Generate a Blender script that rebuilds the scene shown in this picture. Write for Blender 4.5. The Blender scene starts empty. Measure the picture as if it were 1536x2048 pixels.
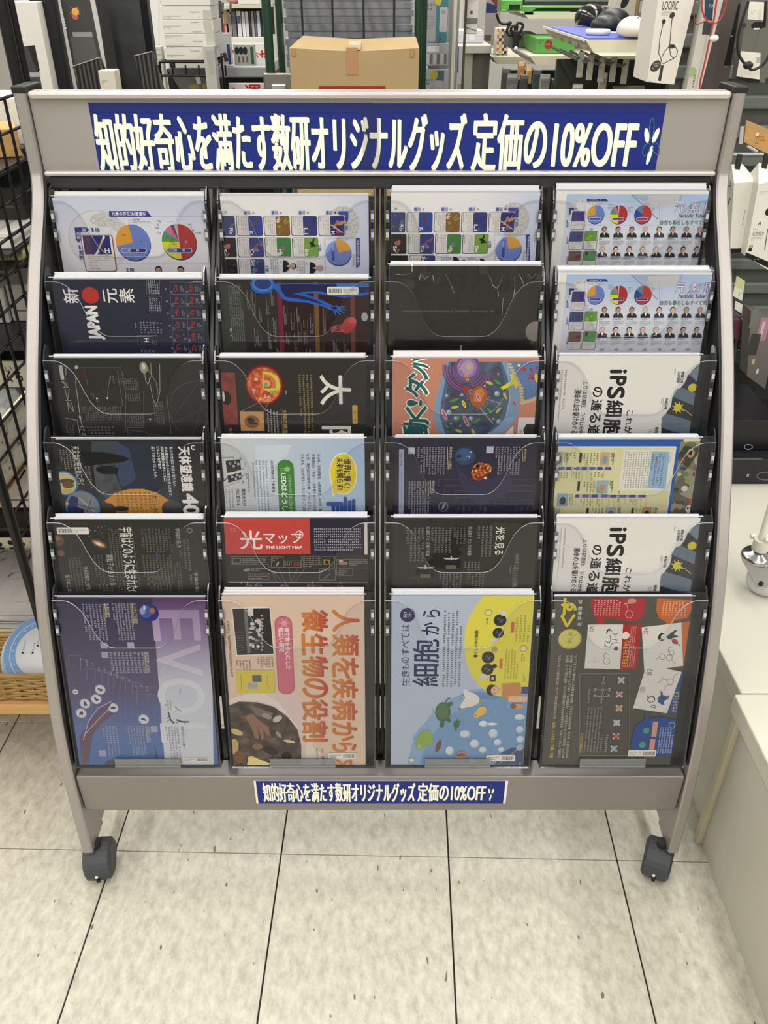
import bpy, bmesh, math, random
from mathutils import Vector, Matrix
random.seed(7)
SC = bpy.context.scene
COL = SC.collection

# ---------------------------------------------------------------- camera, world, lights, exposure
F, CX, CY, TH, H = 1657.0, 768.0, 1024.0, math.radians(32.85), 1.335
CT, ST = math.cos(TH), math.sin(TH)
cam = bpy.data.objects.new('camera', bpy.data.cameras.new('camera'))
COL.objects.link(cam)
cam.data.sensor_fit = 'HORIZONTAL'; cam.data.sensor_width = 36.0
cam.data.lens = F / 1536 * 36.0
cam.data.clip_start = 0.02
cam.location = (0, 0, H)
cam.rotation_euler = (math.pi / 2 - TH, 0, 0)
SC.camera = cam
SC.view_settings.view_transform = 'Standard'
SC.view_settings.look = 'None'
SC.view_settings.gamma = 1.0
SC.view_settings.use_curve_mapping = False
SC.view_settings.exposure = 0.58
try:
	SC.cycles.transparent_max_bounces = 24
	SC.cycles.max_bounces = 8
	SC.cycles.caustics_reflective = False
	SC.cycles.caustics_refractive = False
except Exception:
	pass
world = bpy.data.worlds.new('shop_air'); SC.world = world; world.use_nodes = True
bg = world.node_tree.nodes['Background']
bg.inputs[0].default_value = (1.0, 0.99, 0.975, 1); bg.inputs[1].default_value = 0.17
LAMP_SPOTS = [(x, y) for x in (-2.1, -0.7, 0.7, 2.1) for y in (-4.8, -3.2, -1.6, 0.1, 1.75, 3.3, 4.9)]  # unseen; rows behind the camera are added to light the sheet fronts
LAMPS = []
for lx, ly in LAMP_SPOTS:
	ld = bpy.data.lights.new('fluorescent_light', 'AREA')
	ld.shape = 'RECTANGLE'; ld.size = 0.24; ld.size_y = 1.2
	ld.energy = 10.6; ld.color = (1.0, 0.985, 0.965)
	lo = bpy.data.objects.new('fluorescent_light', ld); COL.objects.link(lo)
	lo.location = (lx, ly, 2.64)
	LAMPS.append(lo)

# ---------------------------------------------------------------- pixel -> world helpers (frame 1536 x 2048)
def ray(px, py):
	u = (px - CX) / F; t = (py - CY) / F
	return Vector((u, CT - t * ST, -(ST + t * CT)))
def hit(px, py, p, n):
	d = ray(px, py); o = Vector((0, 0, H))
	return o + d * ((p - o).dot(n) / d.dot(n))
def atY(px, py, Y): return hit(px, py, Vector((0, Y, 0)), Vector((0, 1, 0)))
def atX(px, py, X): return hit(px, py, Vector((X, 0, 0)), Vector((1, 0, 0)))
def atZ(px, py, Z): return hit(px, py, Vector((0, 0, Z)), Vector((0, 0, 1)))

# ---------------------------------------------------------------- materials (all node based)
def lin(c):
	c = c / 255.0
	return c / 12.92 if c <= 0.04045 else ((c + 0.055) / 1.055) ** 2.4
def rgb(c): return (lin(c[0]), lin(c[1]), lin(c[2]), 1.0)
MATS = {}
def M(c, rough=0.5, metal=0.0, spec=0.4, grain=0.0, gscale=40.0, bump=0.0):
	"""plain procedural surface: colour, optional grain noise and bump"""
	key = ('p', tuple(c), rough, metal, spec, grain, gscale, bump)
	if key in MATS: return MATS[key]
	m = bpy.data.materials.new('surface_%02x%02x%02x' % tuple(int(v) for v in c)); m.use_nodes = True
	nt = m.node_tree; b = nt.nodes['Principled BSDF']
	b.inputs['Base Color'].default_value = rgb(c)
	b.inputs['Roughness'].default_value = rough
	b.inputs['Metallic'].default_value = metal
	b.inputs['Specular IOR Level'].default_value = spec
	if grain or bump:
		tc = nt.nodes.new('ShaderNodeTexCoord'); no = nt.nodes.new('ShaderNodeTexNoise')
		no.inputs['Scale'].default_value = gscale; no.inputs['Detail'].default_value = 5
		nt.links.new(tc.outputs['Object'], no.inputs['Vector'])
		if grain:
			mx = nt.nodes.new('ShaderNodeMix'); mx.data_type = 'RGBA'
			mx.inputs[6].default_value = rgb([max(0, v * (1 - grain)) for v in c])
			mx.inputs[7].default_value = rgb([min(255, v * (1 + grain)) for v in c])
			nt.links.new(no.outputs['Fac'], mx.inputs[0])
			nt.links.new(mx.outputs[2], b.inputs['Base Color'])
		if bump:
			bp = nt.nodes.new('ShaderNodeBump'); bp.inputs['Strength'].default_value = bump
			bp.inputs['Distance'].default_value = 0.004
			nt.links.new(no.outputs['Fac'], bp.inputs['Height'])
			nt.links.new(bp.outputs['Normal'], b.inputs['Normal'])
	MATS[key] = m
	return m
def CLEAR(tint=(235, 238, 240), haze=0.05, rough=0.06, wave=0.0, wscale=18.0, ior=1.45):
	"""clear plastic sheet: fresnel gloss over a see-through film with a little haze"""
	key = ('c', tint, haze, rough, wave, wscale, ior)
	if key in MATS: return MATS[key]
	m = bpy.data.materials.new('clear_plastic'); m.use_nodes = True
	nt = m.node_tree; nt.nodes.clear()
	out = nt.nodes.new('ShaderNodeOutputMaterial')
	tr = nt.nodes.new('ShaderNodeBsdfTransparent'); tr.inputs[0].default_value = rgb(tint)
	df = nt.nodes.new('ShaderNodeBsdfDiffuse'); df.inputs[0].default_value = (0.75, 0.76, 0.78, 1)
	gl = nt.nodes.new('ShaderNodeBsdfGlossy'); gl.inputs['Roughness'].default_value = rough
	m1 = nt.nodes.new('ShaderNodeMixShader'); m1.inputs[0].default_value = haze
	m2 = nt.nodes.new('ShaderNodeMixShader')
	fr = nt.nodes.new('ShaderNodeFresnel'); fr.inputs['IOR'].default_value = ior
	nt.links.new(tr.outputs[0], m1.inputs[1]); nt.links.new(df.outputs[0], m1.inputs[2])
	nt.links.new(m1.outputs[0], m2.inputs[1]); nt.links.new(gl.outputs[0], m2.inputs[2])
	nt.links.new(fr.outputs[0], m2.inputs[0]); nt.links.new(m2.outputs[0], out.inputs[0])
	if wave:
		tc = nt.nodes.new('ShaderNodeTexCoord'); no = nt.nodes.new('ShaderNodeTexNoise')
		no.inputs['Scale'].default_value = wscale; no.inputs['Detail'].default_value = 2
		bp = nt.nodes.new('ShaderNodeBump'); bp.inputs['Strength'].default_value = wave
		bp.inputs['Distance'].default_value = 0.01
		nt.links.new(tc.outputs['Object'], no.inputs['Vector']); nt.links.new(no.outputs['Fac'], bp.inputs['Height'])
		nt.links.new(bp.outputs['Normal'], gl.inputs['Normal']); nt.links.new(bp.outputs['Normal'], fr.inputs['Normal'])
	MATS[key] = m
	return m
def MOTTLE(name, stops, scale=30.0, detail=4.0, stretch=(1, 1, 1), rough=0.5, kind='noise', distort=0.0, metal=0.0, coord='Object', spec=0.35):
	"""colour ramp over a noise / voronoi / wave texture"""
	if name in MATS: return MATS[name]
	m = bpy.data.materials.new(name); m.use_nodes = True
	nt = m.node_tree; b = nt.nodes['Principled BSDF']
	b.inputs['Roughness'].default_value = rough; b.inputs['Metallic'].default_value = metal
	b.inputs['Specular IOR Level'].default_value = spec
	tc = nt.nodes.new('ShaderNodeTexCoord'); mp = nt.nodes.new('ShaderNodeMapping'); mp.inputs['Scale'].default_value = stretch
	nt.links.new(tc.outputs[coord], mp.inputs['Vector'])
	if kind == 'voronoi':
		no = nt.nodes.new('ShaderNodeTexVoronoi'); no.inputs['Scale'].default_value = scale; o = no.outputs['Color']
	elif kind == 'wave':
		no = nt.nodes.new('ShaderNodeTexWave'); no.inputs['Scale'].default_value = scale
		no.inputs['Distortion'].default_value = distort; no.inputs['Detail'].default_value = detail; o = no.outputs['Fac']
	else:
		no = nt.nodes.new('ShaderNodeTexNoise'); no.inputs['Scale'].default_value = scale
		no.inputs['Detail'].default_value = detail; no.inputs['Distortion'].default_value = distort; o = no.outputs['Fac']
	nt.links.new(mp.outputs[0], no.inputs['Vector'])
	cr = nt.nodes.new('ShaderNodeValToRGB'); el = cr.color_ramp.elements
	el[0].position, el[0].color = stops[0][0], rgb(stops[0][1])
	el[1].position, el[1].color = stops[-1][0], rgb(stops[-1][1])
	for p, c in stops[1:-1]:
		e = el.new(p); e.color = rgb(c)
	nt.links.new(o, cr.inputs[0]); nt.links.new(cr.outputs[0], b.inputs['Base Color'])
	MATS[name] = m
	return m
def GRAD(name, stops, axis='Y', lo=0.0, hi=1.0, rough=0.45):
	"""a printed colour blend along one object axis (ink on paper)"""
	if name in MATS: return MATS[name]
	m = bpy.data.materials.new(name); m.use_nodes = True
	nt = m.node_tree; b = nt.nodes['Principled BSDF']; b.inputs['Roughness'].default_value = rough
	b.inputs['Specular IOR Level'].default_value = 0.3
	tc = nt.nodes.new('ShaderNodeTexCoord'); sp = nt.nodes.new('ShaderNodeSeparateXYZ')
	mr = nt.nodes.new('ShaderNodeMapRange'); mr.inputs[1].default_value = lo; mr.inputs[2].default_value = hi
	cr = nt.nodes.new('ShaderNodeValToRGB'); el = cr.color_ramp.elements
	el[0].position, el[0].color = stops[0][0], rgb(stops[0][1])
	el[1].position, el[1].color = stops[-1][0], rgb(stops[-1][1])
	for p, c in stops[1:-1]:
		e = el.new(p); e.color = rgb(c)
	nt.links.new(tc.outputs['Object'], sp.inputs[0]); nt.links.new(sp.outputs[axis], mr.inputs[0])
	nt.links.new(mr.outputs[0], cr.inputs[0]); nt.links.new(cr.outputs[0], b.inputs['Base Color'])
	MATS[name] = m
	return m

# ---------------------------------------------------------------- objects
MW = {}
def link(o, parent=None, mw=None):
	COL.objects.link(o)
	mw = mw or Matrix.Identity(4)
	MW[o.name] = mw
	if parent is not None:
		o.parent = parent
		o.matrix_basis = MW[parent.name].inverted() @ mw
	else:
		o.matrix_basis = mw
	return o
def tag(o, label, cat, group=None):
	o['label'] = label; o['category'] = cat
	if group: o['group'] = group
	return o
def thing(name, label, cat, mw=(0, 0, 0), group=None):
	if not isinstance(mw, Matrix): mw = Matrix.Translation(Vector(mw))
	o = bpy.data.objects.new(name, None); o.empty_display_size = 0.05
	link(o, None, mw)
	return tag(o, label, cat, group)
class MB:
	"""collects shapes in world (or frame) coordinates, builds ONE mesh object"""
	def __init__(s): s.v = []; s.f = []; s.fm = []; s.mats = []; s.smooth = []
	def _mi(s, m):
		if m is None: m = s.mats[-1] if s.mats else M((128, 128, 128))
		if m not in s.mats: s.mats.append(m)
		return s.mats.index(m)
	def add(s, vs, fs, m=None, smooth=False):
		k = len(s.v); mi = s._mi(m)
		s.v += [tuple(v) for v in vs]
		for f in fs:
			s.f.append(tuple(i + k for i in f)); s.fm.append(mi); s.smooth.append(smooth)
		return s
	def box(s, lo, hi, m=None, mat=None):
		x0, y0, z0 = lo; x1, y1, z1 = hi
		vs = [Vector(p) for p in ((x0, y0, z0), (x1, y0, z0), (x1, y1, z0), (x0, y1, z0), (x0, y0, z1), (x1, y0, z1), (x1, y1, z1), (x0, y1, z1))]
		if mat is not None: vs = [mat @ p for p in vs]
		return s.add(vs, [(0, 3, 2, 1), (4, 5, 6, 7), (0, 1, 5, 4), (1, 2, 6, 5), (2, 3, 7, 6), (3, 0, 4, 7)], m)
	def bbox(s, lo, hi, bev, m=None, mat=None):
		"""box with chamfered edges"""
		bm = bmesh.new(); bmesh.ops.create_cube(bm, size=1.0)
		c = [(a + b) / 2 for a, b in zip(lo, hi)]; d = [b - a for a, b in zip(lo, hi)]
		for v in bm.verts: v.co = Vector((c[i] + v.co[i] * d[i] for i in range(3)))
		bmesh.ops.bevel(bm, geom=list(bm.edges), offset=bev, segments=2, affect='EDGES', profile=0.5)
		bm.verts.index_update()
		vs = [v.co.copy() for v in bm.verts]; fs = [tuple(v.index for v in f.verts) for f in bm.faces]; bm.free()
		if mat is not None: vs = [mat @ p for p in vs]
		return s.add(vs, fs, m)
	def tube(s, pts, r, m=None, n=8, closed=False, caps=True):
		pts = [Vector(p) for p in pts]; rings = []; N = len(pts); k = 0
		rr = r if isinstance(r, (list, tuple)) else [r] * N
		vs = []; fs = []; up = None
		for i in range(N):
			a = pts[(i - 1) % N] if (closed or i > 0) else pts[i]
			b = pts[(i + 1) % N] if (closed or i < N - 1) else pts[i]
			t = (b - a).normalized()
			if up is None:
				up = Vector((0, 0, 1)) if abs(t.z) < 0.9 else Vector((1, 0, 0))
			x = t.cross(up)
			if x.length < 1e-6: x = t.cross(Vector((0.3, 1, 0.2)))
			x.normalize(); y = x.cross(t).normalized(); up = y
			for j in range(n):
				an = 2 * math.pi * j / n
				vs.append(pts[i] + (x * math.cos(an) + y * math.sin(an)) * rr[i])
		R = N if closed else N - 1
		for i in range(R):
			for j in range(n):
				a = i * n + j; b = i * n + (j + 1) % n; c = ((i + 1) % N) * n + (j + 1) % n; d = ((i + 1) % N) * n + j
				fs.append((a, b, c, d))
		s.add(vs, fs, m, True)
		if caps and not closed:
			s.add(vs[:n], [tuple(range(n))[::-1]], m); s.add(vs[-n:], [tuple(range(n))], m)
		return s
	def cyl(s, a, b, r, m=None, n=20, r2=None):
		return s.tube([a, b], [r, r if r2 is None else r2], m, n)
	def prism(s, poly, d, m=None):
		"""closed 3-D polygon pushed along vector d (both caps)"""
		poly = [Vector(p) for p in poly]; d = Vector(d); n = len(poly)
		s.add(poly + [p + d for p in poly], [tuple(range(n)), tuple(range(2 * n - 1, n - 1, -1))] +
			  [(i, i + n, (i + 1) % n + n, (i + 1) % n) for i in range(n)], m)
		return s
	def lathe(s, c, prof, m=None, n=20, axis=Vector((0, 0, 1))):
		"""prof = [(radius, height)] about axis through c"""
		c = Vector(c); ax = Vector(axis).normalized()
		x = ax.cross(Vector((0, 1, 0)) if abs(ax.y) < 0.9 else Vector((1, 0, 0))).normalized(); y = ax.cross(x)
		vs = []; fs = []
		for r, h in prof:
			for j in range(n):
				a = 2 * math.pi * j / n
				vs.append(c + ax * h + (x * math.cos(a) + y * math.sin(a)) * r)
		for i in range(len(prof) - 1):
			for j in range(n):
				fs.append((i * n + j, i * n + (j + 1) % n, (i + 1) * n + (j + 1) % n, (i + 1) * n + j))
		return s.add(vs, fs, m, True)
	def ball(s, c, r, m=None, mat=None, nu=14, nv=9, cut=-1.0):
		"""ellipsoid r=(rx,ry,rz); cut = lowest unit height kept"""
		vs = []; fs = []; c = Vector(c)
		for i in range(nv + 1):
			ph = -math.pi / 2 + math.pi * i / nv
			zz = max(math.sin(ph), cut); cc = math.cos(ph) if math.sin(ph) > cut else math.sqrt(max(0, 1 - cut * cut)) * (i / max(1, nv)) * 2
			if math.sin(ph) <= cut: cc = min(cc, math.sqrt(max(0, 1 - cut * cut)))
			for j in range(nu):
				a = 2 * math.pi * j / nu
				p = Vector((r[0] * cc * math.cos(a), r[1] * cc * math.sin(a), r[2] * zz))
				if mat is not None: p = mat @ p
				vs.append(c + p)
		for i in range(nv):
			for j in range(nu):
				fs.append((i * nu + j, i * nu + (j + 1) % nu, (i + 1) * nu + (j + 1) % nu, (i + 1) * nu + j))
		return s.add(vs, fs, m, True)
	def build(s, name, parent=None, frame=None, origin=None, kind=None, bevel=0.0, auto=False):
		"""frame given: vertices are already local to it; otherwise world, origin at the base centre"""
		me = bpy.data.meshes.new(name)
		if frame is None:
			if origin is None:
				xs = [v[0] for v in s.v]; ys = [v[1] for v in s.v]; zs = [v[2] for v in s.v]
				origin = Vector(((min(xs) + max(xs)) / 2, (min(ys) + max(ys)) / 2, min(zs)))
			origin = Vector(origin); frame = Matrix.Translation(origin)
			vs = [Vector(v) - origin for v in s.v]
		else:
			vs = s.v
		me.from_pydata(vs, [], s.f)
		for m in s.mats: me.materials.append(m)
		me.polygons.foreach_set('material_index', s.fm)
		me.polygons.foreach_set('use_smooth', s.smooth)
		me.update()
		o = bpy.data.objects.new(name, me)
		link(o, parent, frame)
		if bevel:
			md = o.modifiers.new('bevel', 'BEVEL'); md.width = bevel; md.segments = 2; md.limit_method = 'ANGLE'
		if kind: o['kind'] = kind
		return o
def rod(a, b, r, m, name, parent, n=8):
	return MB().tube([a, b], r, m, n).build(name, parent)

# ---------------------------------------------------------------- lettering
_ts = bpy.data.scenes.new('lettering_bench'); _tc = {}
def glyphs(s, font_shear=0.0):
	key = (s, font_shear)
	if key in _tc: return _tc[key]
	cu = bpy.data.curves.new('t', 'FONT'); cu.body = s; cu.resolution_u = 5; cu.shear = font_shear
	o = bpy.data.objects.new('t', cu); _ts.collection.objects.link(o)
	vl = _ts.view_layers[0]; vl.update()
	ev = o.evaluated_get(vl.depsgraph); me = ev.to_mesh()
	vs = [(v.co.x, v.co.y) for v in me.vertices]; fs = [tuple(p.vertices) for p in me.polygons]
	ev.to_mesh_clear(); bpy.data.objects.remove(o); bpy.data.curves.remove(cu)
	if vs:
		x0 = min(v[0] for v in vs); x1 = max(v[0] for v in vs); y0 = min(v[1] for v in vs); y1 = max(v[1] for v in vs)
		vs = [((x - x0) / (x1 - x0 or 1), (y - y0) / (y1 - y0 or 1)) for x, y in vs]
	_tc[key] = (vs, fs)
	return _tc[key]

INK = {}
def ink(c):
	c = tuple(c)
	if c not in INK: INK[c] = M(c, 0.5, 0, 0.15)
	return INK[c]

class Art:
	"""flat print on a plane: shapes are given in photo pixels (through a crop) and laid onto the plane"""
	def __init__(s, frame, parent, crop=(0, 0, 1.0), clip=None, step=1e-5, base=3e-5):
		s.fr = frame; s.inv = frame.inverted(); s.parent = parent; s.crop = crop; s.clip = clip
		s.p = frame.translation.copy(); s.n = (frame.to_3x3() @ Vector((0, 0, 1))).normalized()
		s.parts = {}; s.order = []; s.k = 0; s.step = step; s.base = base; s.label = {}
	def L(s, q):
		x, y = q; ox, oy, sc = s.crop
		w = hit(ox + x / sc, oy + y / sc, s.p, s.n)
		l = s.inv @ w
		return Vector((l.x, l.y))
	def mb(s, part):
		if part not in s.parts: s.parts[part] = MB(); s.order.append(part)
		return s.parts[part]
	def z(s): s.k += 1; return s.base + s.k * s.step
	def flat(s, part, c, pts, fs=None, z=None):
		"""pts already local 2-D"""
		z = z or s.z(); m = c if isinstance(c, bpy.types.Material) else ink(c)
		n = len(pts)
		if fs is None:
			ar = sum(pts[i][0] * pts[(i + 1) % n][1] - pts[(i + 1) % n][0] * pts[i][1] for i in range(n))
			idx = tuple(range(n)) if ar > 0 else tuple(range(n - 1, -1, -1))
			fs = [idx]
		s.mb(part).add([(p[0], p[1], z) for p in pts], fs, m)
	def poly(s, part, c, pts, z=None): s.flat(part, c, [s.L(p) for p in pts], z=z)
	def B(s, x0, y0, x1, y1):
		xm, ym = (x0 + x1) / 2, (y0 + y1) / 2
		return s.L((x0, ym)).x, s.L((xm, y1)).y, s.L((x1, ym)).x, s.L((xm, y0)).y
	def rect(s, part, c, x0, y0, x1, y1):
		a, b, d, e = s.B(x0, y0, x1, y1); s.flat(part, c, [(a, b), (d, b), (d, e), (a, e)])
	def T(s, part, c, st, x0, y0, x1, y1, d='h', bold=0.0, shear=0.0):
		"""word fitted to a pixel box; d: h level, cw turned clockwise, ccw turned the other way"""
		a, b, e, f = s.B(x0, y0, x1, y1)
		o, ex, ey = {'h': ((a, b), (e - a, 0), (0, f - b)), 'cw': ((a, f), (0, b - f), (e - a, 0)), 'ccw': ((e, b), (0, f - b), (a - e, 0))}[d]
		vs, fs = glyphs(st, shear); m = c if isinstance(c, bpy.types.Material) else ink(c)
		hh = math.hypot(*ey) * bold
		for dx, dy in ([(0, 0)] if not bold else [(-hh, 0), (hh, 0), (0, -hh), (0, hh)]):
			z = s.z()
			s.mb(part).add([(o[0] + ex[0] * u + ey[0] * v + dx, o[1] + ex[1] * u + ey[1] * v + dy, z) for u, v in vs], fs, m)
	def MX(s, part, c, x0, y0, x1, y1, lines, d='h', seed=1, fill=0.62, aspect=1.0):
		"""a block of tiny print filling a pixel box"""
		a, b, e, f = s.B(x0, y0, x1, y1); rnd = random.Random(seed * 977 + lines)
		if d == 'h': o, ex, dn = Vector((a, f)), Vector((e - a, 0)), Vector((0, (b - f) / lines))
		elif d == 'cw': o, ex, dn = Vector((e, f)), Vector((0, b - f)), Vector(((a - e) / lines, 0))
		else: o, ex, dn = Vector((a, b)), Vector((0, f - b)), Vector(((e - a) / lines, 0))
		L = ex.length; exn = ex.normalized(); h = dn.length * fill; up = -dn.normalized(); cw = h * aspect
		n = max(1, int(L / (cw * 1.1))); m = c if isinstance(c, bpy.types.Material) else ink(c); z = s.z(); vs = []; fs = []
		def q(oo, u0, v0, u1, v1):
			k = len(vs)
			for u, v in ((u0, v0), (u1, v0), (u1, v1), (u0, v1)):
				p = oo + exn * (u * cw) + up * (v * h); vs.append((p.x, p.y, z))
			fs.append((k, k + 1, k + 2, k + 3))
		for i in range(lines):
			nn = n if i < lines - 1 else max(1, int(n * rnd.uniform(0.4, 0.9)))
			for j in range(nn):
				if rnd.random() < 0.05: continue
				oo = o + dn * (i + .5 + fill / 2) + exn * (j * L / n); t = rnd.random()
				if t < 0.45: q(oo, .05, .74, .9, .92); q(oo, .38, .05, .58, .74); q(oo, .6, .3, .9, .47)
				elif t < 0.75: q(oo, .08, .1, .28, .9); q(oo, .55, .1, .75, .9); q(oo, .28, .5, .55, .66)
				else: q(oo, .1, .05, .9, .25); q(oo, .15, .45, .8, .62); q(oo, .2, .75, .7, .92)
		s.mb(part).add(vs, fs, m)
	def ell(s, part, c, cx, cy, rx, ry=None, a0=0, a1=360, n=28, rot=0):
		"""angles as seen in the picture: 0 right, 90 down"""
		ry = rx if ry is None else ry
		o = s.L((cx, cy)); sx = (s.L((cx + 4, cy)) - s.L((cx - 4, cy))).x / 8; sy = (s.L((cx, cy - 4)) - s.L((cx, cy + 4))).y / 8
		k = max(3, int(n * abs(a1 - a0) / 360)); pts = []
		cr, sr = math.cos(math.radians(rot)), math.sin(math.radians(rot))
		full = abs(a1 - a0) >= 360
		if not full: pts.append(o)
		for i in range(k + (0 if full else 1)):
			a = math.radians(a0 + (a1 - a0) * i / k)
			x, y = rx * math.cos(a), ry * math.sin(a); x, y = x * cr - y * sr, x * sr + y * cr
			pts.append(Vector((o.x + x * sx, o.y - y * sy)))
		s.flat(part, c, pts)
	def line(s, part, c, pts, w):
		z = s.z()
		for a, b in zip(pts, pts[1:]):
			dx, dy = b[0] - a[0], b[1] - a[1]; d = math.hypot(dx, dy) or 1
			nx, ny = -dy / d * w / 2, dx / d * w / 2
			s.poly(part, c, [(a[0] + nx, a[1] + ny), (b[0] + nx, b[1] + ny), (b[0] - nx, b[1] - ny), (a[0] - nx, a[1] - ny)], z)
	def frame_(s, part, c, x0, y0, x1, y1, w): s.line(part, c, [(x0, y0), (x1, y0), (x1, y1), (x0, y1), (x0, y0)], w)
	def arc(s, part, c, cx, cy, rx, ry, a0, a1, w, n=20):
		s.line(part, c, [(cx + rx * math.cos(math.radians(a0 + (a1 - a0) * i / n)), cy + ry * math.sin(math.radians(a0 + (a1 - a0) * i / n))) for i in range(n + 1)], w)
	def rrect(s, part, c, x0, y0, x1, y1, r):
		a, b, d, e = s.B(x0, y0, x1, y1); r = r * (d - a) / (x1 - x0); pts = []
		for cx, cy, an in ((d - r, e - r, 0), (a + r, e - r, 90), (a + r, b + r, 180), (d - r, b + r, 270)):
			for i in range(5):
				t = math.radians(an + 22.5 * i); pts.append((cx + r * math.cos(t), cy + r * math.sin(t)))
		s.flat(part, c, pts)
	def done(s):
		out = {}
		for part in s.order:
			mb = s.parts[part]
			o = mb.build(part.split('#')[0], s.parent, frame=s.fr)
			if s.clip:
				x0, x1, y0, y1 = s.clip
				bm = bmesh.new(); bm.from_mesh(o.data)
				for co, no in (((x0, 0, 0), (-1, 0, 0)), ((x1, 0, 0), (1, 0, 0)), ((0, y0, 0), (0, -1, 0)), ((0, y1, 0), (0, 1, 0))):
					bmesh.ops.bisect_plane(bm, geom=list(bm.verts) + list(bm.edges) + list(bm.faces), plane_co=co, plane_no=no, clear_outer=True)
				bm.to_mesh(o.data); bm.free()
				if not o.data.polygons:
					bpy.data.objects.remove(o); continue
			if part in s.label: o['label'] = s.label[part]
			out[part] = o
		return out
def plane_frame(p, ex, ey):
	ex = Vector(ex).normalized(); ey = Vector(ey).normalized(); n = ex.cross(ey)
	m = Matrix.Identity(4)
	for i in range(3): m[i][0], m[i][1], m[i][2], m[i][3] = ex[i], ey[i], n[i], p[i]
	return m
# ================================================================ the setting
def struct(o): o['kind'] = 'structure'; return o
# floor: vinyl tiles, each its own piece near the rack, the rest joined
def floor_mat():
	m = bpy.data.materials.new('vinyl_tile'); m.use_nodes = True
	nt = m.node_tree; b = nt.nodes['Principled BSDF']
	b.inputs['Roughness'].default_value = 0.38; b.inputs['Specular IOR Level'].default_value = 0.35
	ge = nt.nodes.new('ShaderNodeNewGeometry')
	rt = nt.nodes.new('ShaderNodeMapping'); rt.inputs['Rotation'].default_value = (0, 0, math.radians(24)); rt.inputs['Scale'].default_value = (1, 0.55, 1)
	nt.links.new(ge.outputs['Position'], rt.inputs['Vector'])
	n1 = nt.nodes.new('ShaderNodeTexNoise'); n1.inputs['Scale'].default_value = 70; n1.inputs['Detail'].default_value = 8; n1.inputs['Roughness'].default_value = 0.68
	nt.links.new(rt.outputs[0], n1.inputs['Vector'])
	cr = nt.nodes.new('ShaderNodeValToRGB'); el = cr.color_ramp.elements
	el[0].position, el[0].color = 0.30, rgb((166, 161, 145)); el[1].position, el[1].color = 0.68, rgb((208, 204, 190))
	e = el.new(0.50); e.color = rgb((192, 187, 172))
	nt.links.new(n1.outputs['Fac'], cr.inputs[0])
	n2 = nt.nodes.new('ShaderNodeTexNoise'); n2.inputs['Scale'].default_value = 62; n2.inputs['Detail'].default_value = 1
	r2 = nt.nodes.new('ShaderNodeMapping'); r2.inputs['Rotation'].default_value = (0, 0, math.radians(20)); r2.inputs['Scale'].default_value = (1.6, 0.6, 1); r2.inputs['Location'].default_value = (3.1, 7.7, 0)
	nt.links.new(ge.outputs['Position'], r2.inputs['Vector']); nt.links.new(r2.outputs[0], n2.inputs['Vector'])
	c2 = nt.nodes.new('ShaderNodeValToRGB'); c2.color_ramp.elements[0].position = 0.745; c2.color_ramp.elements[1].position = 0.77
	nt.links.new(n2.outputs['Fac'], c2.inputs[0])
	mx = nt.nodes.new('ShaderNodeMix'); mx.data_type = 'RGBA'; mx.inputs[7].default_value = rgb((112, 103, 86))
	nt.links.new(c2.outputs[0], mx.inputs[0]); nt.links.new(cr.outputs[0], mx.inputs[6])
	nt.links.new(mx.outputs[2], b.inputs['Base Color'])
	return m
FLOOR_M = floor_mat()
TILE = 0.303; YAW = math.radians(-1.25)
fl = MB().box((-3.2, -6.0, -0.06), (3.2, 6.2, -0.004), M((46, 40, 30), 0.9)).build('floor')
struct(fl)
corner = atZ(897, 1714, 0)
RT = Matrix.Translation(corner) @ Matrix.Rotation(YAW, 4, 'Z')
tile_mesh = None
field = MB()
gx, gy = 0.0014, 0.0008
for i in range(-11, 11):
	for j in range(-23, 17):
		c = RT @ Vector(((i + 0.5) * TILE, (j + 0.5) * TILE, 0))
		if abs(c.x) > 3.0 or c.y < -5.8 or c.y > 6.0: continue
		if abs(c.x) < 1.45 and 0.2 < c.y < 2.1:
			if tile_mesh is None:
				t = MB().bbox((-TILE / 2 + gx, -TILE / 2 + gy, -0.0039), (TILE / 2 - gx, TILE / 2 - gy, 0), 0.0007, FLOOR_M).build('tile', fl, frame=Matrix.Translation(c) @ Matrix.Rotation(YAW, 4, 'Z'))
				tile_mesh = t.data
			else:
				link(bpy.data.objects.new('tile', tile_mesh), fl, Matrix.Translation(c) @ Matrix.Rotation(YAW, 4, 'Z'))
		else:
			field.box((-TILE / 2 + gx, -TILE / 2 + gy, -0.0039), (TILE / 2 - gx, TILE / 2 - gy, 0), FLOOR_M, Matrix.Translation(c) @ Matrix.Rotation(YAW, 4, 'Z'))
field.build('tile_field', fl, kind='stuff')
WALL = M((176, 174, 166), 0.8, grain=0.03, gscale=6)
struct(MB().box((-3.3, 6.2, 0), (3.3, 6.3, 2.75), WALL).build('wall_back'))
struct(MB().box((-3.3, -6.1, 0), (3.3, -6.0, 2.75), WALL).build('wall_front'))
struct(MB().box((-3.3, -6.0, 0), (-3.2, 6.2, 2.75), WALL).build('wall_left'))
struct(MB().box((3.2, -6.0, 0), (3.3, 6.2, 2.75), WALL).build('wall_right'))
struct(MB().box((-3.3, -6.1, 2.75), (3.3, 6.3, 2.85), M((232, 230, 222), 0.8)).build('ceiling'))
for lo in LAMPS:
	x, y, z = lo.location
	o = thing('ceiling_light', 'unseen white fluorescent ceiling light fitting, some rows added to light the rack', 'ceiling light', (x, y, 2.65), 'ceiling lights')
	MB().bbox((x - .16, y - .64, 2.66), (x + .16, y + .64, 2.75), .01, M((235, 235, 230), 0.4)).build('housing', o)
	lo.name = 'lamp_light'

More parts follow.
